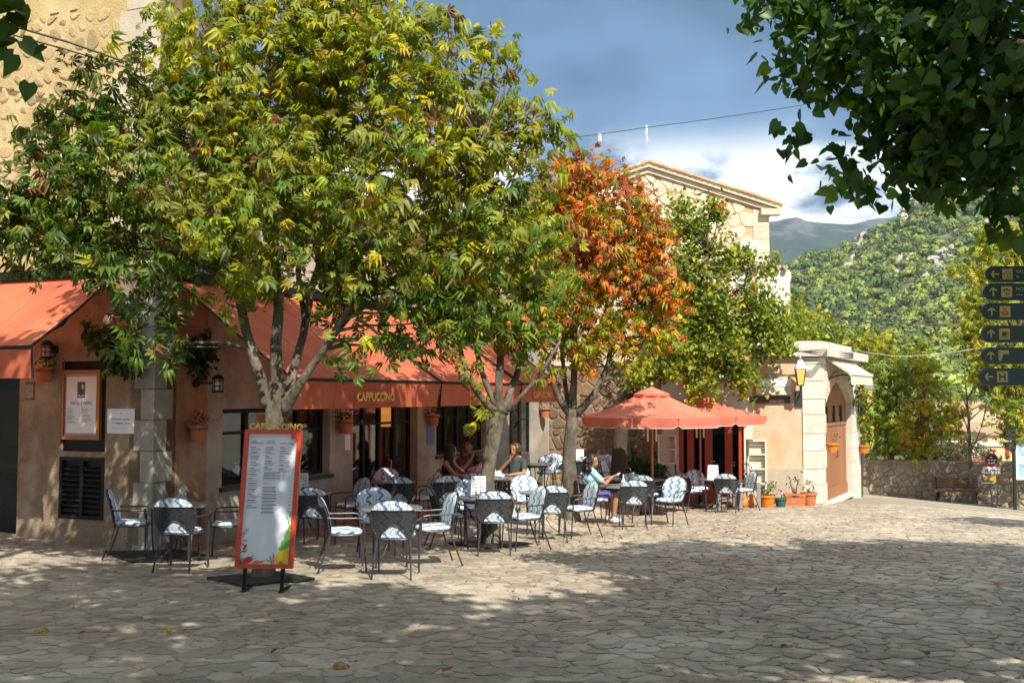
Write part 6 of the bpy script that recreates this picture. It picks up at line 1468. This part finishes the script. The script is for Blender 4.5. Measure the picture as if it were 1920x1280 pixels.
mbc = MB(); rg = random.Random(2); x = 0
while x < wL:
    L = rg.uniform(.4, .8); MB().prism([(x,-.05,zt0+slope*x-.02), (min(x+L,wL)-.02,-.05,zt0+slope*(x+L)-.02), (min(x+L,wL)-.02,-.04,zt0+slope*(x+L)+.09), (x,-.04,zt0+slope*x+.09)], (0,.6,0)).build('coping_stone', m_wallstone, bw); x += L
lw0 = XG(1612, 40.3)
bp = XG(1787, 38.2); bench = thing('park_bench', 'brown slatted bench with scrolled iron legs against the rubble wall', 'bench', bp, math.radians(-10))
m_benchwood = mat('bench_wood', (.16,.075,.045), .5, (.11,.05,.03), 6, .15, 20, stretch=(.2,1,1))
for k in range(5): MB().box(-.82,-.52+k*.105,.44+.004*k,.82,-.43+k*.105,.475+.004*k).build('seat_slat', m_benchwood, bench)
for k in range(4): y = .02+k*.035; MB().box(-.82,y,.53+k*.10,.82,y+.03,.615+k*.10).build('back_slat', m_benchwood, bench)
for s_ in (-.65,.65):
    MB().tube([(s_,-.5,0),(s_,-.42,.12),(s_,-.30,.24),(s_,-.40,.40),(s_,-.1,.425),(s_,.0,.45),(s_,.15,.95)], .025, 6).tube([(s_,.10,0),(s_,-.02,.14),(s_,-.14,.26),(s_,-.05,.42)], .025, 6).build('leg', m_black, bench)
kp = XG(1822, 37.6); kb = tag(MB().lathe([(.75,-.3),(.75,.08),(.62,.08),(.62,-.3)], 24, (0,0,0), caps=False).build('tree_kerb', m_quoin), 'round pale kerb round the bare young tree', 'kerb'); kb.location = kp
so = XG(1855, 37.0); rs = thing('road_sign', 'round red-rimmed restriction sign on a thin post with a white plate below', 'road sign', so, math.radians(-4))
zc = P(1854, 862, 37).z-so.z; zp = P(1854, 881, 37).z-so.z
MB().tube([(0,0,0),(0,0,zc+.25)], .04, 8).build('pole', m_grey_post, rs)
RX = Matrix.Rotation(PI/2, 4, 'X')
MB().lathe([(.001,0),(.245,0),(.245,.03),(.001,.03)], 28, M=Matrix.Translation((0,-.04,zc)) @ RX).build('rim', m_redink, rs)
MB().lathe([(.19,0),(.001,0)], 28, M=Matrix.Translation((0,-.072,zc)) @ RX, caps=False).build('disc', mat('navy', (.02,.03,.06), .5), rs)
for k, (x, z) in enumerate(((-.02,.10),(-.11,.0),(0,.0),(.10,.0),(-.09,-.10),(.0,-.11),(.08,-.09))): MB().box(x-.035,-.078,zc+z-.026,x+.035,-.073,zc+z+.026).build('mark', m_white, rs)
MB().box(-.30,-.06,zp-.12,.30,-.03,zp+.12).build('plate', m_white, rs); mb = MB(); mb.box(-.24,-.064,zp-.06,-.12,-.0602,zp+.06); [mb.box(-.06+k*.065,-.064,zp-.04,-.02+k*.065,-.0602,zp+.03) for k in range(5)]; mb.build('print', m_inkgrey, rs)
MB().box(-.12,-.05,zp-.42,.14,.05,zp-.16).build('meter_box', mat('ochre_box', (.42,.26,.03), .6), rs); MB().box(-.34,-.16,zp-.46,.1,.0,zp-.43).build('shelf', m_white, rs)
ib = XG(1898, 35.0); bd = thing('info_board', 'white map board on a dark green post at the right edge', 'notice board', ib, math.radians(4))
z0, z1 = P(1900, 899, 35).z-ib.z, P(1900, 824, 35).z-ib.z; zs = P(1898, 800, 35).z-ib.z
MB().tube([(0,0,0),(0,0,zs)], .06, 8).build('post', m_darkpost, bd); MB().tube([(2.2,0,-.2),(2.2,0,zs)], .06, 8).build('post', m_darkpost, bd)
MB().box(.05,-.04,z0,2.15,.0,z1).build('panel', m_white, bd)
for i in range(4):
    for j in range(2): MB().box(.14+i*.5,-.046,z0+.12+j*(z1-z0)*.5,.5+i*.5,-.041,z0+(z1-z0)*.42+j*(z1-z0)*.5).build('map_sheet', mat('map_blue%d%d' % (i, j), (.16,.33,.48), .5, (.40,.52,.58), 5), bd)
for k in range(5):
    py = 806+k*8.2; z = P(1890, py, 35).z-ib.z
    t = thing('finger_sign', 'small dark green finger sign on the board post, number %s from the top' % ('one','two','three','four','five')[k], 'sign', Vector((ib.x, ib.y-.08, ib.z+z)), 0, 'small finger signs on the board post'); MB().box(-.26,-.02,-.055,.05,.02,.055).prism([(-.26,-.02,-.055),(-.31,-.02,0),(-.26,-.02,.055)], (0,.04,0)).build('blade', m_darkpost, t)
# beyond the wall: shrubs in pots and far houses
for i, (px, py, r, lab, pal) in enumerate(((1752, 848, .45, 'grey-green olive shrub above the rubble wall, left of two', [(2,(.20,.24,.13)),(1,(.13,.17,.08))]), (1815, 846, .6, 'grey-green olive shrub above the rubble wall behind the bare tree', [(2,(.20,.24,.13)),(1,(.13,.17,.08))]), (1720, 858, .4, 'bright green bush above the rubble wall', [(2,(.15,.22,.03)),(1,(.10,.16,.03))]))):
    p = P(px, py, 41.5); t = thing('olive_shrub' if i < 2 else 'green_bush', lab, 'shrub', (p.x, p.y, gz(p.x, p.y)))
    h = p.z-gz(p.x, p.y); foliage(t, [((0,0,h),r),((r*.8,0,h-.1),r*.8),((-r*.8,0,h-.1),r*.8)], pal, T_OVAL, 50, 6, .13, 60+i, .15)
    MB().tube([(0,0,0),(0,0,h)], .08, 6).build('trunk', m_bark, t)
for px in (1791, 1833):
    p = P(px, 866, 39.5); t = thing('wall_top_pot', 'dark plant in a brown trough on the rubble wall, %s of the bare tree' % ('left' if px < 1820 else 'right'), 'potted plant', (p.x, p.y, p.z)); MB().box(-.32,-.1,0,.32,.1,.14).build('planter', m_terracotta, t); foliage(t, [((0,0,.3),.22)], PUR, T_OVAL, 50, 4, .09, 70+px, .06)
fh = P(1845, 760, 75); far = thing('far_house', 'peach rendered house with a shallow tiled gable beyond the rubble wall', 'house', (fh.x, 75, 0))
zl = P(1845, 812, 75).z; wv_ = 3.6
m_peach = mat('peach_render', (.60,.42,.28), .9, (.54,.38,.26), .8); m_yell = mat('yellow_render', (.62,.50,.24), .9, (.55,.45,.22), .8)
zapx = P(1837, 757, 75).z
MB().prism([(-wv_*.55,0,-10),(wv_,0,-10),(wv_,0,zl+.6),(-.3,0,zapx),(-wv_*.55,0,zapx-1.0)], (0,7,0)).build('wall', m_peach, far)
MB().prism([(-.3,-.2,zapx+.01),(wv_+.4,-.2,zl+.50),(wv_+.4,-.2,zl+.68),(-.3,-.2,zapx+.19)], (0,7.4,0)).build('roof', m_tile, far)
MB().prism([(-.3,-.2,zapx+.01),(-.3,-.2,zapx+.19),(-wv_*.55-.4,-.2,zapx-1.0),(-wv_*.55-.4,-.2,zapx-1.18)], (0,7.4,0)).build('roof', m_tile, far)
f2 = P(1888, 850, 66); fy = thing('yellow_house', 'small yellow house with a tiny window low beside the board post', 'house', (f2.x, 66, 0)); zt_ = P(1888, 815, 66).z
MB().box(-1.2,0,-10,1.6,5,zt_).build('wall', m_yell, fy); MB().prism([(-1.4,-.2,zt_),(1.8,-.2,zt_),(1.8,-.2,zt_+.15),(.2,-.2,zt_+.7),(-1.4,-.2,zt_+.15)], (0,5.4,0)).build('roof', m_tile, fy)
MB().box(-.35,-.03,zt_-1.5,.15,0,zt_-.8).build('window', m_reddoor, fy); f3 = P(1868, 850, 60); fl = thing('low_white_house', 'low white house front below the peach gable', 'house', (f3.x, 60, 0)); zt_ = P(1868, 836, 60).z; MB().box(-1.6,0,-10,.5,4,zt_).build('wall', m_peach, fl); MB().box(-1.7,-.1,zt_,.6,4.1,zt_+.15).build('roof', m_white_stone, fl); MB().box(-.9,-.02,zt_-.9,-.4,0,zt_-.35).build('window', m_black, fl)
p = P(1742, 440, 380)

# ------------------------------------------------------------------ wires
m_wire = mat('wire', (.03,.03,.03), .6); m_palewire = mat('pale_wire', (.4,.4,.4), .6)
def wire(label, pts, r, sag=0., m=None):
    P4 = [Vector(p) for p in pts]; q = []
    for a, b in zip(P4, P4[1:]):
        for k in range(10): t = k/10; q.append(a.lerp(b, t)-Vector((0,0,sag*4*t*(1-t)*(b-a).length/10)))
    q.append(P4[-1]); return tag(MB().tube(q, r, 5).build('overhead_cable', m or m_wire), label, 'cable')
ca = [P(760, 300, 14.5), P(1040, 262, 14.8), P(1205, 240, 15), P(1505, 197, 15.5), P(1750, 130, 15.8)]
wire('thin cable strung across the sky from the big chestnut to the dark linden', ca, .0055, .05)
wire('cable along the upper left stone wall', [P(-40, 30, 14.2), P(130, 80, 14.0), P(240, 118, 14.2)], .016, .02)
wire('second cable along the upper left stone wall, slightly lower', [P(-40, 48, 14.2), P(120, 92, 14.0), P(240, 128, 14.2)], .012, .02)
for k, (x0, y0, x1, y1) in enumerate(((1480, 588, 1850, 600), (1480, 578, 1850, 574), (1490, 596, 1850, 608))): wire('far cable %s across the green hillside' % ('lowest' if k == 2 else 'uppermost' if k == 1 else 'in the middle'), [P(x0, y0, 60), P(x1, y1, 60)], .03, .12)
wire('pale cable between the gate house and the right-hand trees', [P(1600, 655, 32), P(1700, 668, 34), P(1900, 640, 36)], .011, .15, m_palewire)
for k in range(4): wire('dark cable %s along the gate house roof edge' % ('first', 'second', 'third', 'fourth')[k], [P(1420, 655+k*3, 26.3), P(1480, 660-k*2, 26.3), P(1545, 655+k*4, 26.2), P(1600, 662+k*3, 29.5)], .012, .06)
for k, px in enumerate((1123, 1211)):
    p = P(px, 250 if px < 1200 else 236, 15.02); mb = MB(); rg = random.Random(px)
    for j in range(3): mb.tube([p+Vector((.01*j,0,0)), p+Vector((rg.uniform(-.02,.04),0,-.12)), p+Vector((rg.uniform(-.02,.06),0,-.12-.2*k*rg.uniform(.6,1.2)))], [.012,.008,.002], 4)
    tag(mb.build('plastic_strip', m_white), 'torn white plastic strip hanging on the sky cable, %s one' % ('shorter left' if k == 0 else 'longer right'), 'strip')

# ------------------------------------------------------------------ fallen leaves
lm = [leaf_mesh('fallen_leaf', np.zeros((1,3)), np.array([[1.,0,.05]]), np.array([[0,0,1.]]), np.array([.11]), np.array([c]), T_CHEST5[0] if i % 2 else T_OVAL, m_leaf3) for i, c in enumerate(((.32,.12,.02),(.40,.26,.03),(.22,.08,.02),(.36,.17,.03),(.16,.07,.03)))]
spots = [(75,1178,1,'largest yellow fallen leaf at the lower left'),(318,1178,1,'smaller yellow fallen leaf at the lower left'),(487,1182,0,'orange fallen leaf below the menu board'),(560,1180,2,'rust brown fallen leaf below the menu board'),(645,1243,3,'golden brown fallen leaf near the bottom edge'),(970,1216,2,'rust brown curled fallen leaf in the shaded middle foreground'),(1020,1112,4,'dark brown fallen leaf in the middle of the square'),(828,1260,0,'orange fallen leaf at the bottom edge'),(1120,1005,0,'orange fallen leaf just before the pale trunk'),(1222,988,0,'orange fallen leaf nearest the umbrella base'),(1243,985,3,'golden brown fallen leaf nearest the umbrella base'),(1454,990,1,'yellow fallen leaf on the sunlit paving before the pots'),(1560,1200,2,'rust brown fallen leaf on the shaded cobbles at the lower right'),(1770,1082,3,'golden brown fallen leaf on the shaded cobbles at the right'),(1872,1098,0,'orange fallen leaf at the right edge'),(1900,1212,4,'dark brown fallen leaf at the lower right corner')]
for px, py, k, lab in spots:
    r_ = ray(px, py); t = 5.
    for _ in range(30): t = (EYE-gz(r_.x*t, r_.y*t)-.02)/(-r_.z) if r_.z < 0 else 10
    p = Vector((r_.x*t, r_.y*t, 0)); o = link('fallen_leaf', lm[k]); o.location = (p.x, p.y, gz(p.x, p.y)+.022); o.rotation_euler = (random.uniform(-.2,.2), random.uniform(-.2,.2), random.uniform(0, 6.3))
    tag(o, lab, 'fallen leaf', 'fallen leaves on the paving')
# leaf litter too small to count under the autumn tree
n = 1500; pos = []; col = []
while len(pos) < n:
    x, y = RNG.normal(1.6, 1.8), RNG.normal(19, 3.5)
    if RNG.random() < .35: x, y = RNG.uniform(-5, 7), RNG.uniform(7, 20)
    if on_pave(x, y) and y > 6: pos.append((x, y, gz(x, y)+.012+.01*RNG.random()))
pos = np.array(pos); d = RNG.normal(size=(n,3)); d[:,2] *= .12; nn = np.tile([0,0,1.], (n,1))+RNG.normal(size=(n,3))*.25
tag(link('leaf_litter', leaf_mesh('leaf_litter', pos, d, nn, RNG.uniform(.03,.075,n), palette(n, [(2,(.26,.11,.03)),(1.4,(.42,.2,.03)),(1.5,(.14,.08,.04))]), T_OVAL, m_leaf3)), kind='stuff')

# ------------------------------------------------------------------ people
def capsules(mb, segs):
    for p0, r0, p1, r1 in segs:
        a, b = Vector(p0), Vector(p1); mb.ball(a, r0, 10, 8); mb.ball(b, r1, 10, 8)
        if (a-b).length > .005: mb.tube([a, b], [r0, r1], 10)
def remeshed(name, mb, voxel, m, parent, smooth=4):
    me = mb.mesh(name, m); o = bpy.data.objects.new(name, me); COL.objects.link(o)
    md = o.modifiers.new('r', 'REMESH'); md.mode = 'VOXEL'; md.voxel_size = voxel; md.use_smooth_shade = True
    if smooth: s = o.modifiers.new('s', 'SMOOTH'); s.iterations = smooth; s.factor = .5
    dg = bpy.context.evaluated_depsgraph_get(); new = bpy.data.meshes.new_from_object(o.evaluated_get(dg)); o.modifiers.clear(); old = o.data; o.data = new; bpy.data.meshes.remove(old)
    new.materials.clear(); new.materials.append(m); new.polygons.foreach_set('use_smooth', [True]*len(new.polygons)); o.parent = parent; o.name = name; return o
def hand(segs, wrist, palm_dir, side, up):
    """palm with four bent fingers and a thumb leaving its side"""
    w = Vector(wrist); d = Vector(palm_dir).normalized(); u = Vector(up); u = (u-d*u.dot(d)).normalized(); s = d.cross(u)*side
    for k in (-1, -.33, .33, 1): segs.append((w, .020, w+d*.085+s*k*.026, .013))
    for k, L in ((-1,.055),(-.33,.072),(.33,.078),(1,.068)):
        b = w+d*.085+s*k*.028; m = b+d*L*.55-u*.012; e = m+d*L*.35-u*.035; segs += [(b,.0105,m,.0095),(m,.0095,e,.0085)]
    b = w+d*.03+s*.03; m = b+d*.035+s*.028-u*.012; segs += [(b,.014,m,.011),(m,.011,m+d*.03-u*.015,.009)]
def person(label, chair, shirt, trousers, skin, hair, hands, look=(0,-1,0), sc=1., hair_style='short', sleeve='short', lean=0., bare_leg=True, child=False, feet=True):
    """seated in the chair, facing local -y; hands = (left target, right target) as wrist, elbow, palm direction"""
    t = thing('person', label, 'person', chair.location, chair.rotation_euler.z, 'people seated on the terrace'); t.scale = (sc, sc, sc)
    if sc < 1: t.location = chair.location+Vector((0,0,.51*(1-sc)))
    pel = Vector((0,.07,.60)); che = Vector((0,.12-lean*.5,.90)); sh = Vector((0,.11-lean,1.03)); nk = Vector((0,.10-lean*1.05,1.12)); lk = Vector(look).normalized()
    hd = nk+Vector((0,-.015,.115))+lk*.02
    torso = [(pel+Vector((-.07,0,0)),.105,pel+Vector((.07,0,0)),.105),(pel,.115,che,.115),(pel+Vector((0,-.02,.1)),.11,che,.12),(che+Vector((-.06,0,0)),.105,che+Vector((.06,0,0)),.105),(sh+Vector((-.135,0,-.02)),.062,sh+Vector((.135,0,-.02)),.062),(che,.11,sh,.085)]
    head = [(sh,.06,nk,.052),(nk,.052,hd,.055),(hd+Vector((0,.02,.03)),.092,hd+lk*.02+Vector((0,0,.035)),.088),(hd+lk*.045+Vector((0,0,-.04)),.058,hd+lk*.055+Vector((0,0,-.065)),.040),(hd+lk*.102+Vector((0,0,.02)),.010,hd+lk*.118+Vector((0,0,-.012)),.013),(hd+lk*.09+Vector((0,0,-.045)),.017,hd+lk*.09+Vector((0,0,-.05)),.015)]
    sd = lk.cross(Vector((0,0,1)))
    for s_ in (-1, 1): head.append((hd+sd*s_*.09+Vector((0,0,.01)),.016,hd+sd*s_*.092+Vector((0,0,-.02)),.012))
    legs = []; shorts = []; feet_ = []
    for s_ in (-1, 1):
        h = pel+Vector((s_*.09,-.02,-.02)); k = Vector((s_*.12,-.40,.575)); an = Vector((s_*.13,-.34,.10)); toe = Vector((s_*.15,-.50,.045))
        legs += [(h,.092,h.lerp(k,.5),.078),(h.lerp(k,.5),.078,k,.058),(k,.058,k.lerp(an,.35),.056),(k.lerp(an,.35),.056,an,.036),(an+Vector((0,.03,-.04)),.036,toe,.030)]
        shorts += [(h,.105,h.lerp(k,.72),.088)]; feet_ += [(an+Vector((0,.035,-.045)),.045,toe,.038),(an+Vector((0,0,.0)),.043,an+Vector((0,-.02,-.04)),.045)]
    arms = []; slv = []
    for s_, (el, wr, pd) in zip((-1, 1), hands):
        S = sh+Vector((s_*.175,0,-.03)); el, wr = Vector(el), Vector(wr); arms += [(S,.052,el,.040),(el,.040,el.lerp(wr,.35),.038),(el.lerp(wr,.35),.038,wr,.025)]; hand(arms, wr, pd, s_, (0,0,1))
        slv += [(S,.068,S.lerp(el,.62 if sleeve == 'short' else .05),.062)]
    mb = MB(); capsules(mb, torso+head+legs+arms); remeshed('body', mb, .0125, skin, t, 3)
    mb = MB(); infl = [(a, r+.016, b, q+.016) for a, r, b, q in (torso if sleeve == 'short' else torso[:4]+[(che,.11,sh+Vector((0,0,-.06)),.10)])]
    if sleeve != 'short': infl += [(che+Vector((s_*.06,0,0)),.10,sh+Vector((s_*.085,0,0)),.05) for s_ in (-1,1)]
    capsules(mb, infl+(slv if sleeve == 'short' else [])); remeshed('shirt', mb, .013, shirt, t, 3)
    mb = MB(); capsules(mb, shorts+[(pel+Vector((-.07,0,-.02)),.118,pel+Vector((.07,0,-.02)),.118)]); remeshed('shorts', mb, .014, trousers, t, 3)
    mb = MB(); capsules(mb, feet_); remeshed('shoes', mb, .012, m_white, t, 2)
    mb = MB(); bk = -lk; rg = random.Random(len(label))
    mb.ball(hd+bk*.022+Vector((0,0,.062)), (.104,.104,.094), 14, 10); mb.ball(hd+bk*.055+Vector((0,0,.01)), (.085,.085,.10), 12, 8)
    for k in range(26):
        an_ = rg.uniform(-2.2, 2.2); v = Matrix.Rotation(an_, 3, 'Z') @ bk; mb.tube([hd+v*.075+Vector((0,0,.12)), hd+v*.108+Vector((0,0,.05)), hd+v*.10+Vector((0,0,-.04))], [.02,.022,.012], 6)
    if hair_style != 'short':
        n = 46 if hair_style == 'curly' else 34
        for k in range(n):
            an_ = rg.uniform(-1.75, 1.75); v = Matrix.Rotation(an_, 3, 'Z') @ bk; L = rg.uniform(.22,.36); w = .035 if hair_style == 'curly' else .012; p0 = hd+v*.09+Vector((0,0,.06)); pts = [p0]
            for j in range(1, 5): pts.append(p0+v*(.05*(hair_style == 'curly')+.01*j)+Vector((rg.uniform(-w,w),rg.uniform(-w,w),-L*j/4)))
            mb.tube(pts, [.024,.03,.03,.026,.012], 6)
    remeshed('hair', mb, .010, hair, t, 1)
    for s_ in (-1, 1):
        MB().ball(hd+lk*.088+sd*s_*.034+Vector((0,0,.022)), (.014,.010,.008), 8, 6).build('eye', m_black, t); MB().ball(hd+lk*.092+sd*s_*.034+Vector((0,0,.045)), (.022,.010,.005), 8, 4).build('eyebrow', hair, t)
    MB().ball(hd+lk*.103+Vector((0,0,-.043)), (.022,.012,.007), 8, 5).build('mouth', mat('lip', (.35,.10,.08), .5) if 'lip' not in MATS else MATS['lip'], t)
    return t
m_hair_black = mat('black_hair', (.012,.009,.008), .45, (.02,.015,.012), 40, .3, 90); m_hair_brown = mat('brown_hair', (.10,.045,.018), .5, (.06,.028,.012), 30, .3, 90)
m_tan = mat('tan_skin', (.36,.17,.09), .5, (.33,.15,.085), 8)
m_sh_blue = mat('pale_blue_cotton', (.35,.62,.68), .85, (.30,.55,.62), 8, .2, 30); m_sh_dark = mat('dark_grey_cotton', (.035,.045,.045), .9, (.05,.06,.06), 8, .2, 30); m_sh_black = mat('black_cotton', (.012,.012,.014), .9); m_sh_pink = mat('pink_cotton', (.58,.19,.27), .85, (.52,.16,.24), 8, .2, 30); m_sh_brown = mat('brown_cotton', (.07,.04,.03), .9)
m_denim = mat('violet_shorts', (.09,.08,.26), .85); m_teal = mat('patterned_shorts', (.02,.14,.10), .85, (.22,.04,.03), 12); 
pw = person('woman with long curly dark hair in pale blue shirt, holding a phone', CHAIRS[5,0], m_sh_blue, m_denim, m_tan, m_hair_black, (((-.27,-.08,.80),(-.10,-.34,.93),(.25,-.9,.25)),((.26,-.10,.79),(.05,-.36,.91),(-.25,-.9,.25))), (-.75,-.65,-.2), .97, 'curly')
ph = tag(MB().box(-.038,-.075,-.004,.038,.075,.004).build('phone', m_white), 'pale phone in the hands of the woman in pale blue', 'phone'); c0 = CHAIRS[5,0]
ph.matrix_world = Matrix.Translation(c0.location) @ Matrix.Rotation(c0.rotation_euler.z, 4, 'Z') @ Matrix.Translation((-.02,-.45,.93)) @ Matrix.Rotation(-.6, 4, 'X')
person('man with short brown hair in dark grey t-shirt, chin on his hand', CHAIRS[7,3], m_sh_dark, m_teal, m_tan, m_hair_brown, (((-.28,-.10,.80),(-.03,-.12,1.06),(.2,-.1,.9)),((.29,-.16,.80),(.06,-.34,.77),(-.7,-.6,.1))), (-.25,-.95,-.05))
person('woman with long dark hair and bare shoulders in a black top', CHAIRS[7,0], m_sh_black, m_sh_black, m_tan, m_hair_black, (((-.27,-.12,.80),(-.14,-.38,.79),(.2,-1,0)),((.28,-.10,.80),(.14,-.36,.79),(-.2,-1,0))), (.5,-.8,0), 1., 'long', 'none')
person('person in brown with a raised hand at the face, behind the woman in black', CHAIRS[7,1], m_sh_brown, m_sh_black, m_tan, m_hair_brown, (((-.26,-.14,.82),(-.06,-.22,1.08),(.1,-.1,1)),((.28,-.12,.80),(.12,-.36,.79),(-.2,-1,0))), (.2,-1,-.05), 1., 'long')
person('small child with dark bobbed hair in a pink top, seen from behind', CHAIRS[7,2], m_sh_pink, m_sh_black, m_tan, m_hair_black, (((-.26,-.12,.80),(-.14,-.36,.79),(.2,-1,0)),((.26,-.12,.80),(.14,-.36,.79),(-.2,-1,0))), (0,-1,0), .82, 'short')

# ------------------------------------------------------------------ the air between here and the hills
m_h = bpy.data.materials.new('haze'); m_h.use_nodes = True; n = m_h.node_tree.nodes; n.remove(n['Principled BSDF'])
v = n.new('ShaderNodeVolumePrincipled'); v.inputs['Color'].default_value = (.58,.76,1,1); v.inputs['Density'].default_value = .00013; v.inputs['Anisotropy'].default_value = .2
m_h.node_tree.links.new(v.outputs[0], n['Material Output'].inputs['Volume'])
haze = tag(MB().box(-4200, -1400, -13, 4200, 4200, 490).build('haze', m_h), kind='stuff')
